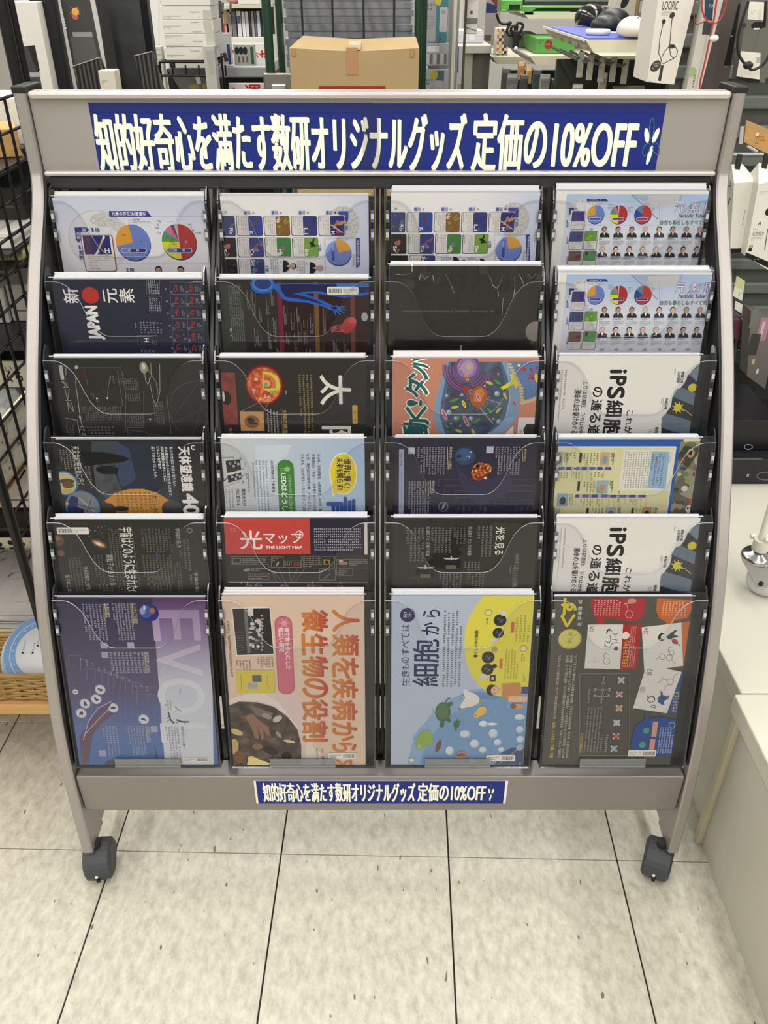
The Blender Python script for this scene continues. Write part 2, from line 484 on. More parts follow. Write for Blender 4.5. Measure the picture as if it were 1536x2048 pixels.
# ================================================================ the display rack
X0 = -0.006
HW = 0.5088
PROF = [(.873, .078), (.8745, .14), (.879, .209), (.890, .315), (.908, .406), (.955, .564), (1.016, .70), (1.085, .8255), (1.167, .944), (1.214, 1.003), (1.258, 1.055), (1.2745, 1.085), (1.2785, 1.112), (1.279, 1.20)]
def prof_curve(n=6):
	P = PROF; out = []
	for i in range(len(P) - 1):
		p0 = P[max(0, i - 1)]; p1 = P[i]; p2 = P[i + 1]; p3 = P[min(len(P) - 1, i + 2)]
		for k in range(n):
			t = k / n
			out.append(tuple(0.5 * (2 * p1[d] + (p2[d] - p0[d]) * t + (2 * p0[d] - 5 * p1[d] + 4 * p2[d] - p3[d]) * t * t + (3 * p1[d] - p0[d] - 3 * p2[d] + p3[d]) * t ** 3) for d in (0, 1)))
	out.append(P[-1]); return out
CURVE = prof_curve()
SILVER = M((168, 162, 160), 0.40, 0.7, 0.5, grain=0.02, gscale=300)
SILVER_L = M((202, 196, 193), 0.32, 0.6, 0.5)
BLACK = M((26, 26, 28), 0.45, 0.0, 0.4)
BLACKM = M((38, 38, 40), 0.4, 0.1, 0.4)
rack = thing('display_rack', 'silver curved wheeled pamphlet rack with rows of clear pockets under a blue banner', 'display rack', (X0, 1.05, 0))
def sweep(mb, x0, x1, curve, dep, m, off=0.0, r=0.0025):
	n = len(curve); vs = []; fs = []
	sec = [(x0, r), (x0 + r, 0), (x1 - r, 0), (x1, r), (x1, dep), (x0, dep)]
	for (y, z) in curve:
		for (x, d) in sec: vs.append((x, y + off + d, z))
	k = len(sec)
	for i in range(n - 1):
		for j in range(k):
			fs.append((i * k + j, i * k + (j + 1) % k, (i + 1) * k + (j + 1) % k, (i + 1) * k + j))
	fs.append(tuple(range(k))[::-1]); fs.append(tuple(range((n - 1) * k, n * k)))
	return mb.add(vs, fs, m)
for sgn in (-1, 1):
	a, b = X0 + sgn * HW, X0 + sgn * (HW - 0.0175)
	sweep(MB(), min(a, b), max(a, b), CURVE, 0.06, SILVER).build('side_post', rack)
	c, d = X0 + sgn * (HW - 0.0176), X0 + sgn * (HW - 0.0205)
	sweep(MB(), min(c, d), max(c, d), [p for p in CURVE if p[1] > 0.262 and p[1] < 1.085], 0.05, BLACK, 0.006, 0.0005).build('inner_plate', rack)
	MB().bbox((min(a, b) - .0012, 1.2775, 1.1995), (max(a, b) + .0012, 1.342, 1.2085), .002, BLACK).build('end_cap', rack)
	MB().bbox((min(a, b) + .001, .9335, .083), (max(a, b) - .001, 1.36, .108), .003, SILVER).build('foot_rail', rack)
	MB().bbox((min(a, b) + .001, 1.3405, .108), (max(a, b) - .001, 1.36, 1.195), .003, BLACKM).build('rear_upright', rack)
IN = HW - 0.0205
# header board
hb = MB().box((X0 - IN - .002, 1.2875, 1.098), (X0 + IN + .002, 1.299, 1.194), M((162, 156, 153), 0.42, 0.45, 0.45, grain=0.025, gscale=9)).build('header_panel', rack)
MB().bbox((X0 - IN, 1.2765, 1.1925), (X0 + IN, 1.303, 1.2025), .0042, SILVER_L).build('header_top_rail', rack)
MB().bbox((X0 - IN, 1.2765, 1.0915), (X0 + IN, 1.303, 1.0985), .003, SILVER_L).build('header_bottom_rail', rack)
MB().bbox((X0 - IN, 1.291, 1.071), (X0 + IN, 1.305, 1.0885), .002, M((62, 62, 66), 0.4)).build('back_rail', rack)
MB().bbox((X0 - IN, 1.02, 0.30), (X0 + IN, 1.035, 0.318), .002, BLACK).build('back_rail', rack)
MB().bbox((X0 - IN, 1.205, 0.70), (X0 + IN, 1.22, 0.718), .002, BLACK).build('back_rail', rack)
# lower beam
MB().bbox((X0 - IN - .002, 0.8875, 0.1715), (X0 + IN + .002, 0.925, 0.2545), .0025, M((142, 137, 134), 0.42, 0.6, 0.45, grain=0.015, gscale=200)).build('lower_beam', rack)
MB().bbox((X0 - IN, 0.9255, 0.245), (X0 + IN, 0.99, 0.2555), .001, BLACK).build('pocket_ledge', rack)
# black uprights between the pocket columns
PITCH = 0.2455
def upright(x, w=0.010, off=0.046, dep=0.014):
	pts = [(y, z) for (y, z) in CURVE if 0.256 < z < 1.078]
	sweep(MB(), x - w / 2, x + w / 2, pts, dep, BLACKM, off, 0.001).build('upright', rack)
for k in (-2, -1, 0, 1, 2):
	if abs(k) == 2: continue
	for dx in (-0.0037, 0.0037): upright(X0 + k * PITCH + dx, 0.0062)
# castors
def caster(x, y, yaw, visible=True):
	T = Matrix.Translation((x, y, 0)) @ Matrix.Rotation(yaw, 4, 'Z')
	G = M((64, 66, 70), 0.55, 0, 0.35)
	mb = MB(); n = 16; w = 0.0235; prof = []
	# hood: a rounded cover swept about the axle, cut low at the rear
	angs = [math.radians(-38 + (250) * i / n) for i in range(n + 1)]
	vs = []; fs = []
	for ang in angs:
		for (xx, rr) in ((-w, .0285), (-w + .004, .0345), (0, .0362), (w - .004, .0345), (w, .0285)):
			vs.append(T @ Vector((xx, -math.cos(ang) * rr, .0345 + math.sin(ang) * rr)))
	for i in range(n):
		for j in range(4): fs.append((i * 5 + j, i * 5 + j + 1, (i + 1) * 5 + j + 1, (i + 1) * 5 + j))
	c0 = len(vs); vs.append(T @ Vector((-w, 0, .0345))); vs.append(T @ Vector((w, 0, .0345)))
	for i in range(n):
		fs.append((i * 5, (i + 1) * 5, c0)); fs.append(((i + 1) * 5 + 4, i * 5 + 4, c0 + 1))
	mb.add(vs, fs, G)
	cs = mb.build('caster', rack, origin=(x, y, 0))
	for sx in (-1, 1):
		MB().lathe(T @ Vector((sx * .0125, 0, .0335)), [(0, -.0095), (.028, -.0095), (.033, -.006), (.033, .006), (.028, .0095), (0, .0095)], M((52, 53, 56), 0.5), 24, T.to_3x3() @ Vector((1, 0, 0))).build('wheel', cs)
	MB().cyl(T @ Vector((0, 0, .066)), T @ Vector((0, 0, .0835)), .008, M((40, 40, 42), .4), 12).build('stem', cs)
	MB().box((-.003, -.0368, .018), (.003, -.034, .030), M((8, 8, 8), .6), T).build('brake_slot', cs)
	MB().ball(T @ Vector((-.001, -.0365, .033)), (.0028, .0022, .0028), M((225, 225, 222), .3)).build('brake_button', cs)
PXC = X0 + HW - .009
caster(X0 - HW + .016, .893, math.radians(8)); caster(X0 + HW - .022, .893, math.radians(-24))
caster(X0 - HW + .012, 1.33, 0.4); caster(X0 + HW - .012, 1.33, -0.3)

# ---------------------------------------------------------------- banners taped to the rack
def leaf_mark(A, part, cx, cy, w, h, scale=1.0):
	W = (236, 234, 220); T = (70, 120, 130)
	A.ell(part, W, cx - .27 * w, cy - .115 * h, .15 * w, .15 * h, rot=-14)
	A.ell(part, W, cx + .29 * w, cy - .115 * h, .15 * w, .15 * h, rot=14)
	A.ell(part, W, cx - .10 * w, cy + .26 * h, .13 * w, .19 * h, rot=8)
	for (dx, dy, rx, ry, r) in ((.04, -.26, .14, .2, 4), (-.30, .15, .2, .13, 20), (.30, .13, .2, .13, -20)):
		pts = []
		for i in range(17):
			a = 2 * math.pi * i / 16; x, y = rx * w * math.cos(a), ry * h * math.sin(a); r_ = math.radians(r)
			pts.append((cx + dx * w + x * math.cos(r_) - y * math.sin(r_), cy + dy * h + x * math.sin(r_) + y * math.cos(r_)))
		A.line(part, T, pts, .05 * w)
BTXT = '知的好奇心を満たす数研オリジナルグッズ 定価の10%OFF'
NAVY = M((32, 46, 122), 0.45, 0, 0.15, grain=0.05, gscale=14)
fr = plane_frame((X0, 1.2873, 1.146), (1, 0, 0), (0, 0, 1))
bn = thing('banner', 'long blue paper banner with white lettering taped across the rack header', 'banner', fr)
A = Art(fr, bn, (0, 0, 1))
c = [A.L(p) for p in ((175, 203), (1332, 207), (1310, 347), (202, 353))]
bw = [min(c[0].x, c[3].x), max(c[1].x, c[2].x)]
x0, x1, y0, y1 = (c[0].x + c[3].x) / 2, (c[1].x + c[2].x) / 2, (c[2].y + c[3].y) / 2, (c[0].y + c[1].y) / 2
xm = A.L((745, 280)).x
MB().box((x0, y0, -.0003), (xm, y1, .0001), NAVY).build('sheet', bn, frame=fr)
MB().box((xm - .004, y0 - .0006, .0001), (x1, y1 - .0008, .0005), NAVY).build('sheet', bn, frame=fr)
A.base = .0006
ty0, ty1 = A.L((760, 343)).y, A.L((760, 227)).y
tx0, tx1 = A.L((195, 290)).x, A.L((1271, 290)).x
def ltext(A, part, c, st, x0, y0, x1, y1, bold=0.0):
	"""lettering given in the plane's own units"""
	vs, fs = glyphs(st); b = bold * (y1 - y0)
	for ox, oy in ([(0, 0)] if not bold else [(-b, 0), (b, 0), (0, b * .6), (0, -b * .6), (-b, b * .5), (b, -b * .5)]):
		z = A.z()
		A.mb(part).add([(x0 + (x1 - x0) * u + ox, y0 + (y1 - y0) * v + oy, z) for u, v in vs], fs, ink(c))
def banner_text(A, tx0, tx1, ty0, ty1, bold):
	a, b = BTXT.split(' ')
	cw = (tx1 - tx0)
	ltext(A, 'lettering_shadow', (22, 60, 78), a, tx0 + .0011, ty0 - .0008, tx0 + cw * .683 + .0011, ty1 - .0008, bold * 1.25)
	ltext(A, 'lettering_shadow', (22, 60, 78), b, tx0 + cw * .697 + .0011, ty0 + .0002, tx1 + .0011, ty1 - .0008, bold * 1.25)
	ltext(A, 'lettering', (240, 239, 226), a, tx0, ty0, tx0 + cw * .683, ty1, bold)
	ltext(A, 'lettering', (240, 239, 226), b, tx0 + cw * .697, ty0 + .001, tx1, ty1, bold)
banner_text(A, tx0, tx1, ty0, ty1, .019)
leaf_mark(A, 'leaf_emblem', 1302, 283, 32, 104)
A.done()
MB().box((x0 + .002, y1 - .012, .0011), (x1 - .002, y1 + .0022, .0012), CLEAR((253, 253, 254), .006, .12, ior=1.18)).build('adhesive_tape', bn, frame=fr)
MB().box((xm - .014, y0 - .001, .0011), (xm + .010, y1 + .001, .0012), CLEAR((253, 253, 254), .006, .12, ior=1.18)).build('adhesive_tape', bn, frame=fr)

fr = plane_frame((X0, 0.8873, 0.21), (1, 0, 0), (0, 0, 1))
bn = thing('banner', 'small blue banner strip with white ends on the lower beam of the rack', 'banner', fr)
A = Art(fr, bn)
x0, x1 = A.L((510, 1585)).x, A.L((1013.5, 1585)).x
y0, y1 = A.L((760, 1607)).y, A.L((760, 1562)).y
MB().box((x0, y0, -.0003), (x1, y1, .0001), M((232, 226, 214), .5)).build('sheet', bn, frame=fr)
A.base = .0001
A.flat('blue_field', NAVY, [(x0 + .0035, y0), (x1 - .004, y0), (x1 - .004, y1), (x0 + .0035, y1)])
banner_text(A, A.L((527, 1590)).x, A.L((970, 1590)).x, A.L((760, 1603.5)).y, A.L((760, 1566)).y, .016)
leaf_mark(A, 'leaf_emblem', 982, 1586, 13, 34)
A.done()

# ---------------------------------------------------------------- clear pockets
PW, PL, PD = 0.2305, 0.2935, 0.0245
ACR = CLEAR((252, 252, 253), 0.004, 0.05, ior=1.25)
ACRS = CLEAR((120, 124, 130), 0.05, 0.10)
LIP_PX = [401, 563, 723, 884, 1046, 1204]
LEAN = [7, 8.5, 10, 11.5, 12.5, 13.2]
def proj_y(Y, Z):
	z = Y * CT + (H - Z) * ST
	return CY + F * (((H - Z) * CT - Y * ST) / z)
FR = {}
def lip_point(py):
	best = None
	pts = prof_curve(40)
	for (Y, Z) in pts:
		e = abs(proj_y(Y - .002, Z) - py)
		if best is None or e < best[0]: best = (e, Y - .002, Z)
	return best[1], best[2]
LIPS = [lip_point(p) for p in LIP_PX]
def pocket_frame(r, c):
	Y, Z = LIPS[r]; a = math.radians(LEAN[r])
	x = X0 + (c - 1.5) * PITCH
	return plane_frame((x, Y, Z), (1, 0, 0), (0, math.sin(a), math.cos(a)))
def scoop(w, depth):
	h = w / 2
	prof = [(-.5, 0), (-.43, -.002), (-.40, -.02), (-.36, -.09), (-.32, -.22), (-.29, -.40), (-.265, -.60), (-.235, -.78), (-.20, -.91), (-.165, -.98), (-.13, -1.0)]
	L = [(x * w, y * depth) for x, y in prof]; R = [(-x * w, y * depth) for x, y in prof][::-1]
	R = [(x + (0.0 if y < -.0001 else 0), y) for x, y in R]
	return L + R
def build_pocket_meshes():
	d = {}
	t = .002; w = PW / 2
	# front panel with scooped top edge
	top = scoop(PW, .079)
	mb = MB(); n = len(top); vs = []; fs = []
	for (x, y) in top: vs += [(x, y, 0), (x, -PL, 0), (x, y, -t), (x, -PL, -t)]
	for i in range(n - 1):
		a, b = i * 4, (i + 1) * 4
		fs += [(a + 1, b + 1, b, a), (a + 2, b + 2, b + 3, a + 3), (a + 3, b + 3, b + 1, a + 1)]
	mb.add(vs, fs, ACR)
	# polished top edge
	fs2 = [(i * 4, (i + 1) * 4, (i + 1) * 4 + 2, i * 4 + 2) for i in range(n - 1)]
	mb.add(vs, fs2, M((186, 192, 198), 0.25, 0, .6))
	d['front'] = mb
	# body: back, sides with rounded ears, floor
	mb = MB()
	mb.box((-w + t, -PL, -PD), (w - t, .004, -PD + t), M((50, 52, 56), .35, 0, .5))
	mb.box((-w + t, -PL, -PD + t), (w - t, -PL + t, -t - .0001), ACRS)
	for s in (-1, 1):
		side = [(0, -PL), (0, -.004), (-.004, .004), (-.009, .013), (-.014, .018), (-.019, .0195), (-PD, .016), (-PD, -PL)]
		xa = s * w; xb = s * (w - t)
		mb.prism([(xa, y, z - .0001) for z, y in side], (xb - xa, 0, 0), ACRS)
	d['body'] = mb
	mb = MB()   # lip flange along the top of the front corners
	mb.box((-w, -.0008, -.012), (-w + .03, .0, -.0021), ACRS)
	d['clip'] = MB().bbox((-.0028, -.0085, 0), (.0028, .0085, .0022), .0007, M((84, 86, 90), .3, 0, .5)).box((-.002, -.0035, .0022), (.002, .0035, .0030), M((176, 178, 182), .25, 0, .6))
	d['holder'] = MB().box((-.052, -.0085, .0004), (.052, .0065, .0014), CLEAR((214, 216, 214), .16, .15)).box((-.052, -.0085, .0014), (.052, -.006, .0032), CLEAR((190, 192, 188), .25, .15)).box((-.052, .005, .0014), (.052, .0065, .0026), CLEAR((190, 192, 188), .25, .15))
	return d
PM = build_pocket_meshes(); PMESH = {}
def inst(key, name, parent, frame):
	if key not in PMESH:
		o = PM[key].build(name, parent, frame=frame); PMESH[key] = o.data; return o
	return link(bpy.data.objects.new(name, PMESH[key]), parent, frame)
for r in range(6):
	for c in range(4):
		f = pocket_frame(r, c); FR[r, c] = f
		pk = inst('body', 'clear_pocket', rack, f)
		inst('front', 'front_panel', pk, f)
		for s in (-1, 1):
			for yy in (-.022, -.048):
				inst('clip', 'clip', pk, f @ Matrix.Translation((s * (PW / 2 - .0035), yy, .0002)))
		if r == 5:
			inst('holder', 'label_holder', pk, f @ Matrix.Translation((0, -PL + .0115, 0)))
# ================================================================ the clear files standing in the pockets
WHITE = (246, 244, 240)
FILES = []
def stack_mat(c): return CLEARISH(c)
def CLEARISH(c):
	return M(c, 0.22, 0, 0.55)
def clear_file(r, c, label, crop, xl, xr, bg, n, top=0.003, edge=(226, 226, 228), sleeve=True, name='clear_file', wave=0.12):
	f = FR[r, c]
	base = f @ Matrix.Translation((0, 0, -0.0052))
	a, b = None, None
	tmp = Art(base, None, (0, 0, 1))
	ly = LIP_PX[r]
	x0, x1 = tmp.L((xl, ly)).x, tmp.L((xr, ly)).x
	x0 = max(x0, -PW / 2 + .0042); x1 = min(x1, PW / 2 - .0042)
	yb = -PL + .0024
	o = thing(name, label, 'clear file', base @ Matrix.Translation(((x0 + x1) / 2, yb, 0)))
	m = bg if isinstance(bg, bpy.types.Material) else M(bg, 0.4, 0, 0.3)
	MB().box((x0, yb, -.0006), (x1, top, 0), m).build('printed_sheet', o, frame=base)
	if sleeve:
		sx0, sx1 = max(x0 - .003, -PW / 2 + .0032), min(x1 + .003, PW / 2 - .0032)
		mb = MB(); nx_, ny_ = (2, 2) if wave < .5 else (44, 30)
		rn = random.Random(5); ph = [rn.uniform(0, 6.28) for _ in range(8)]
		vs = []
		for j in range(ny_ + 1):
			for i in range(nx_ + 1):
				u, v = i / nx_, j / ny_; x = sx0 + (sx1 - sx0) * u; y = yb + (top + .003 - yb) * v
				dz = 0 if wave < .5 else (.0005 + .0013 * max(0, v - .55) / .45) * (math.sin(u * 26 + ph[0] + 3 * math.sin(v * 7 + ph[1])) + math.sin(u * 47 + v * 13 + ph[2]) * .7 + .6 * math.sin(v * 31 + 9 * u + ph[3])) + (.0012 if v > .9 else 0) * math.sin(u * 60)
				vs.append((x, y, (.0018 + min(abs(dz), .001 if y < 0 else .004)) if wave >= .5 else .0015))
		mb.add(vs, [(j * (nx_ + 1) + i, j * (nx_ + 1) + i + 1, (j + 1) * (nx_ + 1) + i + 1, (j + 1) * (nx_ + 1) + i) for j in range(ny_) for i in range(nx_)], CLEAR((252, 252, 253), 0.001, 0.08, min(wave, .3), 16.0, 1.27 if wave < .5 else 1.6), wave >= .5)
		mb.box((sx0, top + .0026, -.0011), (sx1, top + .0031, .0014), M((225, 226, 230), .25, 0, .6))  # clear sleeve's top edge in white: ceiling glare put into the colour
		mb.build('clear_sleeve', o, frame=base)
	short = label.split(' in the ')[0].split(' standing')[0]
	rnd = random.Random(r * 10 + c)
	for k in range(1, n + 1):
		zz = -.0032 - k * .0023
		if -.0052 + zz < -PD + .0032: break
		j = rnd.uniform(-.0012, .0012); t = top + rnd.uniform(-.0018, .0018) + (.0017 if r < 3 else .0011) * k; ex = rnd.uniform(-.06, .06)
		ww = (x1 - x0) / 2 - .001
		g = bg_edge(edge, rnd)
		s = MB()
		xc = max(-PW / 2 + .0035 + ww, min(PW / 2 - .0035 - ww, (x0 + x1) / 2 + j))
		s.box((-ww, 0, -.0004), (ww, t - yb - .0022, .0004), g)
		s.add([(-ww, t - yb - .0022, .0004), (ww, t - yb - .0022, .0004), (ww, t - yb, .0008), (-ww, t - yb, .0008),
			   (-ww, t - yb - .0022, -.0004), (ww, t - yb - .0022, -.0004), (ww, t - yb, -.0007), (-ww, t - yb, -.0007)],
			  [(0, 1, 2, 3), (5, 4, 7, 6), (3, 2, 6, 7), (0, 3, 7, 4), (1, 5, 6, 2)], M((228, 229, 233), .2, 0, .6))  # white top strip: glare on the clear plastic put into the colour
		so = s.build('clear_file', None, frame=base @ Matrix.Translation((xc, yb, zz)))
		tag(so, BEHIND[r, c], 'clear file', 'spare files in pocket %d of row %d' % (c + 1, r + 1))
	A = Art(base, o, crop, clip=(x0 + .0003, x1 - .0003, yb + .0005, top - .0003))
	return A
def bg_edge(c, rnd):
	k = rnd.uniform(.92, 1.03); return M([min(255, int(v * k)) for v in c], .35, 0, .4)
BEHIND = {}
_b = ['spare file stacked behind the lilac pie-chart file', 'spare file stacked behind the turned periodic table file beside the pie-chart file', 'spare file stacked behind the turned periodic table file above the black wrapped file', 'spare file stacked behind the periodic table file in the uppermost pocket of its column',
	  'spare file stacked behind the navy JAPAN file', 'spare file stacked behind the blue human body file', 'spare file stacked behind the crumpled black file', 'spare file stacked behind the periodic table file just above a white iPS file',
	  'spare file stacked behind the dark line-drawing file', 'spare file stacked behind the sun file', 'spare file stacked behind the salmon cell file', 'spare file stacked behind the iPS file just above the yellow genome file',
	  'spare file stacked behind the telescope file', 'spare file stacked behind the pale blue LED file', 'spare file stacked behind the navy meteorite file', 'spare file stacked behind the yellow genome file',
	  'spare file stacked behind the dark universe file', 'spare file stacked behind the red light map file', 'spare file stacked behind the black light experiment file', 'spare file stacked behind the iPS file just below the yellow genome file',
	  'spare file stacked behind the purple EVOL file', 'spare file stacked behind the peach microbe file', 'spare file stacked behind the blue and yellow cell file', 'spare file stacked behind the grey medicine file']
for i, s_ in enumerate(_b): BEHIND[i // 4, i % 4] = s_
S4 = 1536 / 360.0; S3 = 1365 / 360.0
def portrait(A, part, x, y, w, skin=(196, 158, 138), hair=(38, 34, 34), suit=(32, 32, 38), d='h'):
	"""head and shoulders; x,y centre; w width of the shoulders; cw = turned clockwise"""
	def P(px, py):
		return (x + px * w, y + py * w) if d == 'h' else (x - py * w, y + px * w)
	def E(c, px, py, rx, ry):
		cx, cy = P(px, py)
		A.ell(part, c, cx, cy, *((rx * w, ry * w) if d == 'h' else (ry * w, rx * w)), n=14)
	A.poly(part, suit, [P(-.5, .55), P(-.44, .22), P(-.16, .08), P(.16, .08), P(.44, .22), P(.5, .55)])
	A.poly(part, (226, 222, 216), [P(-.1, .08), P(.1, .08), P(0, .42)])
	E(hair, 0, -.26, .25, .28); E(skin, 0, -.17, .2, .25)
	E((60, 46, 42), -.08, -.2, .035, .02); E((60, 46, 42), .08, -.2, .035, .02); E((150, 92, 84), 0, -.03, .07, .02)
def barcode_label(A, part, x0, y0, x1, y1, flip=False, vert=False, seed=3):
	A.rrect(part, (236, 233, 226), x0, y0, x1, y1, min(abs(x1 - x0), abs(y1 - y0)) * .22)
	rnd = random.Random(seed); a, b = (x0 + .06 * (x1 - x0), x0 + .46 * (x1 - x0)) if not flip else (x0 + .54 * (x1 - x0), x0 + .94 * (x1 - x0))
	x = a
	while x < b:
		w = (x1 - x0) * rnd.choice((.008, .014, .02)); A.rect(part, (70, 68, 66), x, y0 + .22 * (y1 - y0), x + w, y1 - .22 * (y1 - y0)); x += w * 2.0
	a, b = (x0 + .52 * (x1 - x0), x0 + .94 * (x1 - x0)) if not flip else (x0 + .06 * (x1 - x0), x0 + .48 * (x1 - x0))
	A.MX(part, (80, 78, 76), a, y0 + .25 * (y1 - y0), b, y1 - .2 * (y1 - y0), 2, 'h', seed)
NV = (52, 62, 140); BL = (112, 134, 204); OR = (226, 162, 62); RD = (182, 52, 54); YE = (234, 224, 62); GN = (88, 160, 72)
def pie(A, part, cx, cy, r, segs, ry=None):
	ry = ry or r
	A.ell(part, (52, 58, 112), cx + r * .02, cy + ry * .07, r * 1.01, ry * 1.01)
	for (a0, a1, c) in segs: A.ell(part, c, cx, cy, r, ry, a0, a1, n=40)
PIE1 = [(-99, 167, BL), (167, 261, OR)]
PIE2 = [(-90, 87, RD), (87, 180, YE), (180, 208, GN), (208, 220, (72, 150, 160)), (220, 246, (214, 116, 134)), (246, 258, (104, 60, 130)), (258, 270, (204, 194, 188))]

# ---- row 1, column 1: lilac sheet with the pie charts
A = clear_file(0, 0, 'lilac clear file with two pie charts and one element card', (80, 370, S4), 101, 411,
			   GRAD('lilac_sheet', [(0, (242, 240, 243)), (.55, (245, 243, 246)), (1, (214, 220, 243))], 'Y', -.16, .0), 4)
MOON = MOTTLE('moon_print', [(.35, (186, 184, 182)), (.6, (222, 220, 218))], 300, 4)
A.ell('moon_photo', (206, 206, 212), 505, 470, 262, 256); A.ell('moon_photo', (228, 227, 231), 508, 474, 256, 250)
A.ell('moon_photo', MOON, 545, 300, 120, 62); A.ell('moon_photo', MOON, 680, 360, 60, 44)
A.frame_('chart_frame', (150, 152, 172), 600, 272, 1440, 665, 3)
A.poly('title_bar', NV, [(588, 222), (915, 222), (952, 271), (592, 271)])
A.T('title_lettering', WHITE, '元素の存在比(重量%)', 612, 230, 905, 264, bold=.02)
pie(A, 'pie_chart', 795, 490, 147, PIE1, 153); pie(A, 'pie_chart', 1188, 484, 148, PIE2, 150)
for x in (697, 1086):
	A.rrect('chart_label', (226, 226, 236), x - 3, 536, x + 213, 579, 20); A.rrect('chart_label', (120, 128, 180), x, 540, x + 208, 575, 17); A.rrect('chart_label', (52, 56, 118), x + 70, 541, x + 206, 574, 16)
A.T('chart_label', WHITE, '宇', 753, 546, 775, 568); A.T('chart_label', WHITE, '宙', 822, 546, 846, 568)
A.T('chart_label', WHITE, '地', 1146, 546, 1170, 568); A.T('chart_label', WHITE, '殻', 1214, 546, 1240, 568)
for st, x, y in (('He', 700, 416), ('Mg', 998, 300), ('K', 1000, 330), ('Na', 984, 356), ('Ca', 1000, 400), ('H', 856, 474), ('Al', 1068, 440), ('Si', 1134, 492), ('O', 1240, 476), ('Ti', 1262, 332), ('C', 1284, 358), ('P', 1300, 380)):
	A.T('chart_lettering', (70, 72, 92) if st not in ('O',) else WHITE, st, x, y, x + 16 * len(st), y + 18)
A.T('chart_lettering', (60, 62, 80), 'その他', 790, 284, 850, 304); A.T('chart_lettering', (60, 62, 80), 'その他', 1318, 400, 1375, 418)
A.MX('chart_lettering', (150, 150, 160), 792, 308, 970, 322, 1)
A.line('chart_lettering', (150, 150, 165), [(760, 345), (760, 292), (788, 292)], 2); A.line('chart_lettering', (150, 150, 165), [(1080, 310), (1142, 310), (1150, 345)], 2)
A.poly('arrow_mark', NV, [(295, 361), (400, 361), (425, 383), (400, 404), (346, 404), (352, 468), (331, 494), (308, 466)])
A.T('period_lettering', WHITE, '族', 358, 366, 396, 400); A.T('period_lettering', WHITE, '周', 312, 404, 340, 430); A.T('period_lettering', WHITE, '期', 316, 436, 344, 462)
A.T('period_lettering', (72, 84, 140), '1', 442, 366, 458, 400, bold=.02); A.T('period_lettering', (72, 84, 140), '族', 470, 364, 510, 402, bold=.02)
A.T('period_lettering', (72, 84, 140), '1', 332, 514, 347, 548, bold=.02); A.T('period_lettering', (72, 84, 140), '周', 333, 560, 369, 596, bold=.02); A.T('period_lettering', (72, 84, 140), '期', 336, 602, 372, 636, bold=.02)
A.T('period_lettering', (72, 84, 140), '2', 735, 706, 758, 740, bold=.02); A.T('period_lettering', (72, 84, 140), '族', 764, 706, 806, 742, bold=.02)
A.rrect('element_card', (156, 106, 86), 368, 422, 640, 738, 24); A.rrect('element_card', (238, 233, 228), 374, 424, 630, 732, 22)
A.rect('element_card', (46, 48, 118), 375, 428, 604, 592); A.rect('element_card', (88, 60, 92), 386, 430, 440, 592)
A.line('element_card', (214, 178, 110), [(480, 596), (545, 446)], 16); A.ell('element_card', WHITE, 544, 448, 10, 18, rot=20); A.line('element_card', WHITE, [(474, 598), (505, 560)], 18)
A.T('element_card', WHITE, 'H', 556, 540, 594, 582, bold=.03); A.MX('element_card', (130, 122, 118), 412, 600, 606, 668, 4, seed=5)
A.T('element_card', (70, 66, 66), '1 Hydrogen', 420, 702, 520, 722); A.MX('element_card', (90, 84, 82), 416, 680, 500, 696, 1)
A.poly('element_card', (40, 48, 110), [(418, 756), (640, 756), (645, 900), (418, 900)]); A.poly('element_card', (78, 128, 62), [(662, 756), (888, 756), (893, 900), (662, 900)])
portrait(A, 'portrait_photo', 1013, 752, 116); portrait(A, 'portrait_photo', 1202, 752, 116, hair=(30, 26, 26))
A.done()

